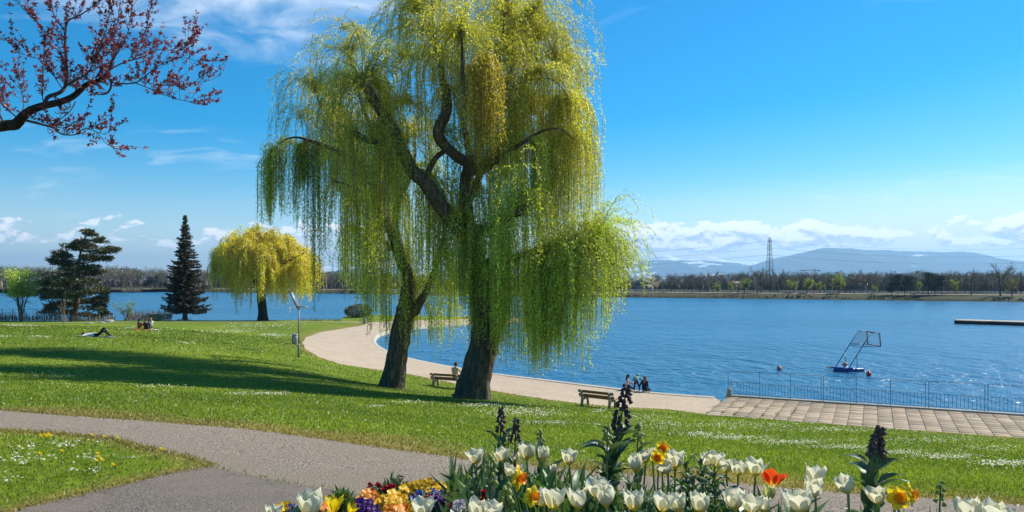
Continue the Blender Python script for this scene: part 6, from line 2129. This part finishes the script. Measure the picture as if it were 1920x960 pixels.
rows = {
    'back': [(892, 858, 34, 3.15), (942, 855, 32, 3.15), (966, 857, 23, 3.25), (987, 849, 38, 3.2), (1018, 853, 34, 3.15), (1067, 859, 34, 3.1)],
    'low': [(955, 884, 27, 3.0), (1038, 881, 21, 3.1)],
    'mid': [(1192, 870, 40, 2.85), (1209, 858, 30, 3.0), (1247, 878, 32, 2.85), (1266, 864, 38, 2.9), (1224, 851, 26, 3.05), (1325, 866, 30, 2.95), (1342, 862, 34, 2.9), (1361, 876, 30, 2.85), (1385, 880, 32, 2.8), (1417, 878, 40, 2.75)],
    'front': [(1018, 937, 38, 2.45), (1040, 938, 50, 2.4), (1084, 939, 46, 2.4), (1119, 917, 42, 2.45), (1136, 933, 52, 2.35), (1189, 941, 46, 2.35), (1243, 944, 44, 2.3), (1271, 946, 42, 2.35), (1313, 947, 44, 2.3), (1377, 941, 46, 2.3), (1408, 947, 42, 2.25), (1432, 949, 34, 2.35)],
    'right': [(1529, 896, 46, 2.35), (1525, 918, 44, 2.25), (1500, 943, 56, 2.1), (1586, 912, 40, 2.2), (1645, 932, 40, 2.15)],
    'edge': [(512, 962, 34, 2.9), (582, 950, 56, 2.5), (792, 955, 46, 2.4), (895, 957, 44, 2.3), (925, 960, 40, 2.25), (1815, 962, 56, 1.9), (1870, 970, 60, 1.85)],
}
where = {'back': 'white tulip in the back row left of the tall dark fritillaria', 'low': 'small white tulip just below the left back row', 'mid': 'white tulip in the middle row right of the tall fritillaria', 'front': 'large white tulip in the long front row', 'right': 'white tulip near the leafy fritillaria at right', 'edge': 'white tulip cut by the bottom picture edge'}
for rk, L in rows.items():
    L = sorted(L)
    for k, (px, py, wp, d) in enumerate(L):
        hd = HEADS[[1, 2, 3, 1, 0, 2][rg.integers(0, 6)]] if wp > 26 else HEADS[0]
        tulip(px, py, wp, d, hd, '%s, %s from left' % (where[rk], ORD[k]), tilt=(-.5, .1) if px == 1247 else ((-.3, 0) if px == 1586 else None))
tulip(1449, 897, 44, 2.75, ORH, 'single open orange-red tulip right of the middle row', tilt=(.25, -.35), group='coloured tulips')
tulip(1443, 922, 28, 2.55, BUDH, 'pale greenish half-closed tulip below the orange one', tilt=(0, 0), group='coloured tulips', hs_=.85)
tulip(626, 950, 40, 2.6, YLH, 'bright yellow pointed tulip among the pansies at bottom left', tilt=(.1, 0), group='coloured tulips')
tulip(658, 958, 26, 2.6, YLH, 'smaller yellow tulip right of the pointed yellow one', tilt=(.45, 0), group='coloured tulips')


# daffodils
def daff_parts(cp, cc):
    def fn(u, v):
        w_ = .021 * (math.sin(PI * (v * .9 + .1) ** .85) ** .6)
        return (.006 + v * .042, u * w_, .006 * math.sin(v * 3) - .006 * u * u)
    V, q, C = grid_mesh(fn, 5, 7, lambda u, v: np.array(cp) * (.9 + .2 * v))
    pm = npmesh('petal', V, q, C, True, [M['petal']])
    b = MB()
    prof = [(.004, 0), (.010, .004), (.013, .014), (.015, .022), (.019, .027), (.016, .024), (.011, .012), (.001, .004)]
    b.lathe(prof, seg=14)
    me = b.mesh('trumpet', M['petal'], True)
    for i, v in enumerate(me.vertices):
        if v.co.z > .02: v.co.z += .002 * math.sin(i * 2.1)
    ca = me.color_attributes['Col']
    for i, v in enumerate(me.vertices): ca.data[i].color = (*cc, 1)
    return pm, me
DA = daff_parts((.84, .66, .015), (.86, .48, .015))
DB = daff_parts((.85, .64, .015), (.86, .38, .012))


def daffodil(px, py, wpx, d, label, yaw, pitch, parts):
    c = P3(px, py, d); s = wpx / F * d / .088
    fdir = np.array([math.sin(yaw) * math.cos(pitch), -math.cos(yaw) * math.cos(pitch), math.sin(pitch)])
    zz = fdir; xx = np.cross([0, 0, 1.0], zz); xx /= np.linalg.norm(xx); yy = np.cross(zz, xx)
    R_ = np.c_[xx, yy, zz]
    hb = c - fdir * .01
    root = np.array([hb[0] + .01, hb[1] + .03, 0]); root[2] = bz(root[0], root[1])
    t = empty('daffodil', root, 0, label, 'daffodil', 'daffodils in the flower bed')
    b = MB(); b.tube(catmull([(0, 0, -.02), (hb - root) * [.6, .6, .7] + [0, .012, 0], (hb - root) - fdir * .045 + [0, 0, .012], (hb - root) - fdir * .002], 10), np.linspace(.004, .0035, 10), 6, False, (.14, .24, .07)); obj('stem', b.mesh('stem', M['plantleaf'], True), t)
    for k in range(6):
        put('petal', parts[0], t, hb - root, R_ @ rotz(k * PI / 3 + .2) @ roty(rg.uniform(-.35, .05)), s)
    put('trumpet', parts[1], t, hb - root, R_, s * 1.15)
    add_leaves(t, 4, NL, .012, (.8, 1.2), .35)


daffodil(974, 897, 46, 2.65, 'yellow daffodil with orange trumpet facing right, left of centre', 1.1, .1, DB)
daffodil(1000, 931, 40, 2.35, 'yellow daffodil low in front of the white tulips, left of centre', .7, .15, DA)
daffodil(1243, 840, 28, 2.95, 'upper of two stacked yellow daffodils behind the middle tulips', -.1, .25, DB)
daffodil(1233, 858, 28, 2.85, 'lower of two stacked yellow daffodils behind the middle tulips', -.3, .05, DB)
daffodil(1686, 933, 46, 2.1, 'large yellow daffodil with orange trumpet at right, front of its pair', -.25, .1, DA)
daffodil(1712, 927, 42, 2.14, 'large yellow daffodil at right, turned right behind its neighbour', .9, .15, DA)


# fritillarias
def bell_mesh(c, c2, L=.019, r=.0095):
    b = MB()
    prof = [(.001, 0), (r * .6, -.002), (r * .95, -L * .35), (r, -L * .7), (r * 1.18, -L), (r * .98, -L * .93), (r * .8, -L * .5), (.001, -.003)]
    b.lathe(prof, seg=8)
    me = b.mesh('bell', M['petal'], True)
    ca = me.color_attributes['Col']
    for i, v in enumerate(me.vertices):
        k = min(1, -v.co.z / L); ca.data[i].color = (*(np.array(c) * (1 - k) + np.array(c2) * k), 1)
    return me
BELLD = bell_mesh((.085, .05, .07), (.14, .075, .10)); BELLG = bell_mesh((.34, .42, .10), (.52, .54, .20)); BELLB = bell_mesh((.19, .12, .10), (.24, .15, .12))
PLF = [blade_mesh(.13, .045, .35, .5, (.07, .13, .065), (.10, .165, .085), seed=11), blade_mesh(.15, .042, .6, -.6, (.06, .12, .06), (.09, .15, .08), seed=12), blade_mesh(.11, .038, .2, .9, (.08, .14, .07), (.10, .17, .09), seed=13)]


def fritillaria(base_px, top_px, d, label, nbell, bfrac, bell, bs, nleaf, lf0=.12, lf1=.6, ls=1.0, stemc=(.10, .14, .06), group='fritillarias in the flower bed', rad=.022):
    top = P3(top_px[0], top_px[1], d); bx_ = P3(base_px, 900, d)[0]
    root = np.array([bx_, d + .02, 0]); root[2] = bz(root[0], root[1])
    t = empty('fritillaria', root, 0, label, 'fritillaria', group)
    e = top - root
    L = catmull([(0, 0, -.02), e * [.35, .35, .45], e * [.75, .75, .8], e], 24)
    b = MB(); b.tube(L, np.linspace(.0065, .0022, 24), 7, False, stemc); obj('stem', b.mesh('stem', M['plantleaf'], True), t)
    for k in range(nbell):
        u = bfrac + (1 - bfrac) * (k + .5) / nbell
        p = np.array([np.interp(u * 23, np.arange(24), L[:, i_]) for i_ in range(3)])
        a = k * 2.4 + rg.normal() * .3
        taper = 1.15 - .75 * (k / nbell)
        q = p + np.array([math.cos(a), math.sin(a), 0]) * rad * taper * rg.uniform(.75, 1.2) + np.array([0, 0, .008])
        put('bell', bell, t, q, rotz(a) @ roty(-rg.uniform(.15, .6)), bs * (.65 + .35 * taper))
    for k in range(nleaf):
        u = lf0 + (lf1 - lf0) * (k + rg.random() * .6) / nleaf
        p = L[min(int(u * 23), 23)]
        a = k * 2.4 + rg.normal() * .3
        put('leaf', PLF[k % 3], t, p, rotz(a) @ rotx(-rg.uniform(.25, .75)), ls * rg.uniform(.75, 1.1))


fritillaria(1128, (1176, 722), 3.0, 'tallest dark purple fritillaria, in front of the empty bench', 44, 0.74, BELLD, .95, 48, .10, 0.70, 1.1, rad=.026)
fritillaria(934, (940, 764), 3.3, 'thin dark fritillaria spike at left, taller of the left pair', 22, 0.8, BELLD, .8, 16, .12, 0.78, .95, rad=.013)
fritillaria(960, (968, 785), 3.25, 'thin dark fritillaria spike at left, shorter of the left pair', 20, 0.81, BELLD, .8, 8, .12, 0.7, .9, rad=.014)
fritillaria(1612, (1650, 800), 2.25, 'brownish fritillaria with broad leaves at right', 34, 0.86, BELLB, .78, 40, .25, 0.84, .85, rad=.017)
fritillaria(915, (921, 852), 2.85, 'greenish white fritillaria between the leftmost back tulips', 13, 0.76, BELLG, .95, 6, .1, 0.7, .9, rad=.017)
fritillaria(945, (948, 908), 2.4, 'greenish white fritillaria low at left in front of the tulips', 9, 0.88, BELLG, .95, 5, .1, 0.8, .8, rad=.017)
fritillaria(1136, (1139, 800), 2.75, 'greenish white fritillaria before the tall dark fritillaria leaves', 12, 0.87, BELLG, .85, 8, .1, 0.85, .9, rad=.013)
fritillaria(1190, (1197, 795), 3.05, 'greenish white fritillaria right of the tall dark one', 12, 0.85, BELLG, .85, 8, .1, 0.8, .9, rad=.014)
fritillaria(1010, (1013, 805), 3.35, 'slim greenish fritillaria behind the left back tulips', 8, 0.88, BELLG, .7, 6, .1, 0.8, .9, rad=.009)
fritillaria(952, (953, 812), 3.35, 'small greenish fritillaria bud next to the thin dark spikes', 6, 0.9, BELLG, .8, 5, .1, 0.8, .9, rad=.011)
fritillaria(1762, (1764, 903), 2.7, 'lone greenish fritillaria at right before the dry grass', 9, 0.82, BELLG, .8, 3, .1, 0.6, .8, rad=.012)


# leafy lily shoots
LLF = [blade_mesh(.10, .013, .5, .3, (.05, .10, .04), (.09, .15, .07), seed=21, tip=.65), blade_mesh(.085, .012, .8, -.3, (.05, .10, .04), (.08, .14, .06), seed=22, tip=.65)]
def lily(px, top, d, label):
    tp = P3(px, top, d); root = np.array([tp[0] + rg.normal() * .02, d, 0]); root[2] = bz(root[0], root[1])
    t = empty('lily_shoot', root, 0, label, 'lily', 'leafy lily shoots without flowers')
    e = tp - root
    L = catmull([(0, 0, -.02), e * .5 + [.005, 0, 0], e], 20)
    b = MB(); b.tube(L, np.linspace(.006, .003, 20), 6, False, (.08, .13, .05)); obj('stem', b.mesh('stem', M['plantleaf'], True), t)
    for k in range(46):
        u = .10 + .9 * k / 46
        put('leaf', LLF[k % 2], t, L[min(int(u * 19), 19)], rotz(k * 2.4) @ rotx(-np.interp(u, [0, .8, 1], [1.15, .8, .25])), rg.uniform(.8, 1.2) * np.interp(u, [0, .85, 1], [1, 1, .6]))
lily(1314, 858, 2.75, 'leafy lily shoot in the centre of the middle tulips')
lily(1286, 866, 2.9, 'leafy lily shoot left of the central leafy shoot')
lily(1340, 884, 2.7, 'leafy lily shoot right of the central leafy shoot')
lily(1300, 892, 2.55, 'short leafy lily shoot in front of the central one')
lily(1180, 905, 2.6, 'short leafy lily shoot under the tall fritillaria')

# ------------------------------------------------------------------ pansies, daisies and low clumps
def pansy_mesh(c, cdark):
    b = MB()
    for k, (a, s, z) in enumerate(((.75, .95, 0), (2.39, .95, 0), (-.15, .85, .0015), (3.29, .85, .0015), (-PI / 2, 1.1, .003))):
        n = 9
        r = .0135 * s
        cx_, cy_ = math.cos(a) * r * .85, math.sin(a) * r * .85
        V = [(0, 0, z + .001)] + [(cx_ + math.cos(t2) * r, cy_ + math.sin(t2) * r, z + .0035 * math.sin(t2 * 2 + k)) for t2 in np.linspace(0, 2 * PI, n, endpoint=False)]
        f = [(0, 1 + i, 1 + (i + 1) % n) for i in range(n)]
        b.add(V, f, None, np.array([cdark] + [c] * n))
    return b.mesh('blossom', M['petal'])
def pompon_mesh(c):
    b = MB(); n = 34
    a = np.arange(n) * 2.4; rr = np.sqrt(np.linspace(.02, 1, n))
    Dv = np.c_[np.cos(a) * rr, np.sin(a) * rr, 1.15 - rr]
    b.leaves(np.tile([0, 0, 0.], (n, 1)), Dv, .017, .0065, np.array(c) * rg.uniform(.7, 1.2, n)[:, None], np.tile([0, 0, 1.0], (n, 1)))
    return b.mesh('blossom', M['petal'])
def tiny_mesh(c):
    b = MB()
    for k in range(5):
        a = k * 2 * PI / 5
        b.leaves(np.array([[0, 0, 0.]]), np.array([[math.cos(a), math.sin(a), .15]]), .0075, .006, np.array(c), np.array([[0, 0, 1.0]]))
    return b.mesh('blossom', M['petal'])
BLOS = {'yellow': pansy_mesh((.86, .64, .01), (.80, .42, .01)), 'orange': pansy_mesh((.86, .40, .01), (.70, .2, .01)), 'purple': pansy_mesh((.14, .025, .26), (.05, .01, .10)), 'white': pansy_mesh((.72, .70, .66), (.25, .08, .30)), 'red': pompon_mesh((.34, .008, .022)), 'blue': tiny_mesh((.09, .13, .55)), 'magenta': pompon_mesh((.42, .015, .13))}


def clump(kind, px, py, rx, ry, d, n, label, h=.11, foliage=240):
    """mounded bedding plant: foliage + single blossoms, spread where the photo shows the patch"""
    c = P3(px, py, d)
    wr = rx / F * d
    root = np.array([c[0], c[1], 0]); root[2] = bz(c[0], c[1])
    t = empty('pansy_clump' if kind in ('yellow', 'orange', 'purple', 'white') else ('forget_me_not_clump' if kind == 'blue' else 'bellis_clump'), root, 0, label, 'flowers', 'bedding flowers in the bed')
    dep = max(wr * .7, ry / F * d * 1.6)
    top = c[2] - root[2]
    top = max(.06, min(top + .02, .30))
    b = MB()
    m_ = foliage
    u = rg.normal(size=(m_, 2)) * .5; rr = np.linalg.norm(u, axis=1)
    u = u[rr < 1.1]; m_ = len(u); rr = np.linalg.norm(u, axis=1)
    Z = rg.uniform(0, 1, m_) * top * np.sqrt(np.maximum(1 - (rr / 1.25) ** 2, 0.05)) * .92
    X, Y = u[:, 0] * wr * 1.1, u[:, 1] * dep * 1.1
    zg = np.array([bz(root[0] + x, root[1] + y) for x, y in zip(X, Y)]) - root[2]
    b.leaves(np.c_[X, Y, Z + zg], np.c_[rg.normal(size=m_), rg.normal(size=m_), rg.uniform(-.1, 1.0, m_)], .04 * rg.uniform(.6, 1.2, m_), .015, np.array([.055, .11, .03]) * rg.uniform(.6, 1.4, m_)[:, None])
    b.build('foliage', M['plantleaf'], t)
    for k in range(n):
        a = rg.uniform(0, 6.28); q = math.sqrt(rg.uniform(0, 1))
        x, y = math.cos(a) * q * wr, math.sin(a) * q * dep
        z = bz(root[0] + x, root[1] + y) - root[2] + top * math.sqrt(max(1 - (q / 1.3) ** 2, .1)) + rg.normal() * .008
        tow = np.array([rg.normal() * .35 + .1, -.75 + rg.normal() * .3, .75]) if kind not in ('red', 'magenta') else np.array([rg.normal() * .3, -.4 + rg.normal() * .3, 1.0])
        tow /= np.linalg.norm(tow)
        xx = np.cross([0, 0, 1.0], tow); xx /= np.linalg.norm(xx); yy = np.cross(tow, xx)
        put('blossom', BLOS[kind], t, (x, y, z), np.c_[xx, yy, tow], rg.uniform(.85, 1.2))


clump('yellow', 800, 914, 50, 10, 3.75, 62, 'dense yellow pansy mound at the back left of the bed')
clump('yellow', 852, 925, 18, 8, 3.6, 16, 'yellow pansies at the right end of the back mound')
clump('blue', 805, 928, 42, 9, 3.5, 90, 'patch of blue forget-me-nots below the yellow mound', .09)
clump('red', 720, 920, 30, 8, 3.7, 16, 'dark red double daisies left of the yellow mound')
clump('red', 694, 914, 8, 6, 3.9, 5, 'few tall dark red daisies at the far left rim', .2, 60)
clump('yellow', 735, 942, 45, 9, 3.2, 46, 'yellow pansies in the front left drift')
clump('orange', 690, 938, 26, 8, 3.35, 26, 'orange pansies at the left end of the front drift')
clump('orange', 745, 956, 30, 7, 2.95, 26, 'orange pansies at the bottom edge below the yellow drift')
clump('purple', 685, 953, 26, 7, 3.05, 32, 'deep purple pansies left at the bottom edge')
clump('purple', 828, 943, 24, 9, 3.2, 24, 'purple pansies in front of the forget-me-nots')
clump('magenta', 838, 950, 18, 6, 3.05, 9, 'magenta daisies beside the purple pansies')
clump('red', 800, 940, 22, 6, 3.25, 9, 'dark red daisies between yellow and purple pansies')
clump('white', 868, 957, 30, 6, 2.85, 26, 'white pansies at the bottom edge near the tulips')
clump('yellow', 520, 960, 26, 6, 3.55, 22, 'yellow pansies at the far left bottom corner of the bed')
clump('blue', 546, 956, 8, 5, 3.5, 20, 'small blue forget-me-not tuft at the left bottom', .09, 60)
clump('orange', 610, 957, 16, 5, 3.2, 10, 'orange-yellow pansies behind the pointed yellow tulip')
clump('red', 915, 928, 22, 8, 3.0, 14, 'dark red daisies among tulip leaves at left')
clump('blue', 985, 945, 26, 10, 2.65, 70, 'blue forget-me-nots under the low daffodil')
clump('blue', 890, 905, 14, 8, 3.3, 30, 'blue forget-me-nots under the leftmost back tulip', .14)
clump('red', 1165, 955, 22, 5, 2.5, 9, 'dark red daisies at the bottom edge between front tulips')
clump('blue', 1215, 955, 12, 5, 2.5, 26, 'tiny blue flower tuft at the bottom edge between front tulips')
clump('yellow', 1158, 944, 5, 6, 2.55, 2, 'single yellow pansy between two front tulips', .12, 40)
clump('white', 1335, 950, 14, 5, 2.5, 6, 'few white pansies right of the front row centre')


def mound(px, py, rx, d, colr, label, seed, n=900, hh=.16):
    c = P3(px, py, d); root = np.array([c[0], c[1], 0]); root[2] = bz(c[0], c[1])
    t = empty('green_mound', root, 0, label, 'plant', 'green cushions in the bed')
    w_ = rx / F * d
    u = rg.normal(size=(n, 3)); u /= np.linalg.norm(u, axis=1)[:, None]; u[:, 2] = np.abs(u[:, 2])
    hh = max(hh, c[2] - root[2] + .05)
    P = u * [w_, w_ * .8, hh] * rg.uniform(.55, 1, n)[:, None]
    b = MB(); b.leaves(P, u * .8 + rg.normal(size=(n, 3)) * .45 + [0, 0, .25], .04 * rg.uniform(.6, 1.3, n), .011, np.array(colr) * rg.uniform(.6, 1.5, n)[:, None]); b.build('foliage', M['plantleaf'], t)
    b = MB()
    for k in range(14):
        e = u[k] * [w_ * .7, w_ * .6, hh * .8]; b.tube([(0, 0, -.01), e * .5 + [0, 0, .02], e], [.003, .0025, .0015], 4, False, (.12, .13, .06))
    b.build('stems', M['plantleaf'], t)
mound(738, 908, 28, 3.95, (.075, .125, .055), 'dark green leafy cushion behind the red daisies', 1)
mound(640, 942, 32, 3.45, (.11, .19, .05), 'light green leafy cushion at the left of the bed', 2, hh=.12)
# filler greenery between the tulips
b = MB(); n = 9000
rx_ = rg.uniform(-1, 1, n); ry_ = rg.uniform(-1, 1, n)
P = BC + BU * (rx_ * BL)[:, None] + BVv * (ry_ * BW)[:, None]
ok = (bed_r(P[:, 0], P[:, 1]) < .93) & (P[:, 1] > 1.45)
P = P[ok]; n = len(P)
right = P[:, 0] > -.25
hh = np.where(right, rg.uniform(.08, .33, n), rg.uniform(.02, .07, n))
b.leaves(np.c_[P, np.ravel(bedz(P[:, 0], P[:, 1])) - .01], np.c_[rg.normal(size=n) * .45, rg.normal(size=n) * .45, np.ones(n)], hh, np.where(right, .021, .012), np.array([.075, .14, .04]) * rg.uniform(.5, 1.5, n)[:, None])
n = 2300
rx_ = rg.uniform(-.62, .75, n); ry_ = rg.uniform(-.75, .72, n)
P = BC + BU * (rx_ * BL)[:, None] + BVv * (ry_ * BW)[:, None]
ok = (bed_r(P[:, 0], P[:, 1]) < .85) & (P[:, 1] > 1.6) & (P[:, 0] > -.30)
P = P[ok]; n = len(P)
zt = np.ravel(bedz(P[:, 0], P[:, 1]))
Dv = np.c_[rg.normal(size=n) * .32, rg.normal(size=n) * .32, np.ones(n)]
hl = rg.uniform(.18, .36, n)
cl = np.array([.10, .18, .05]) * rg.uniform(.6, 1.4, n)[:, None]
B0 = np.c_[P, zt - .01]; Dn = Dv / np.linalg.norm(Dv, axis=1)[:, None]
b.leaves(B0, Dv, hl, rg.uniform(.022, .042, n), cl)
b.leaves(B0 + Dn * hl[:, None] * .55, Dv + np.c_[Dv[:, :2] * 2.2, np.zeros(n)], hl * .55, rg.uniform(.016, .030, n), cl * 1.15)
tag(b.build('bed_greenery', M['plantleaf']), 'low green leaves filling the flower bed', 'leaves', kind='stuff')
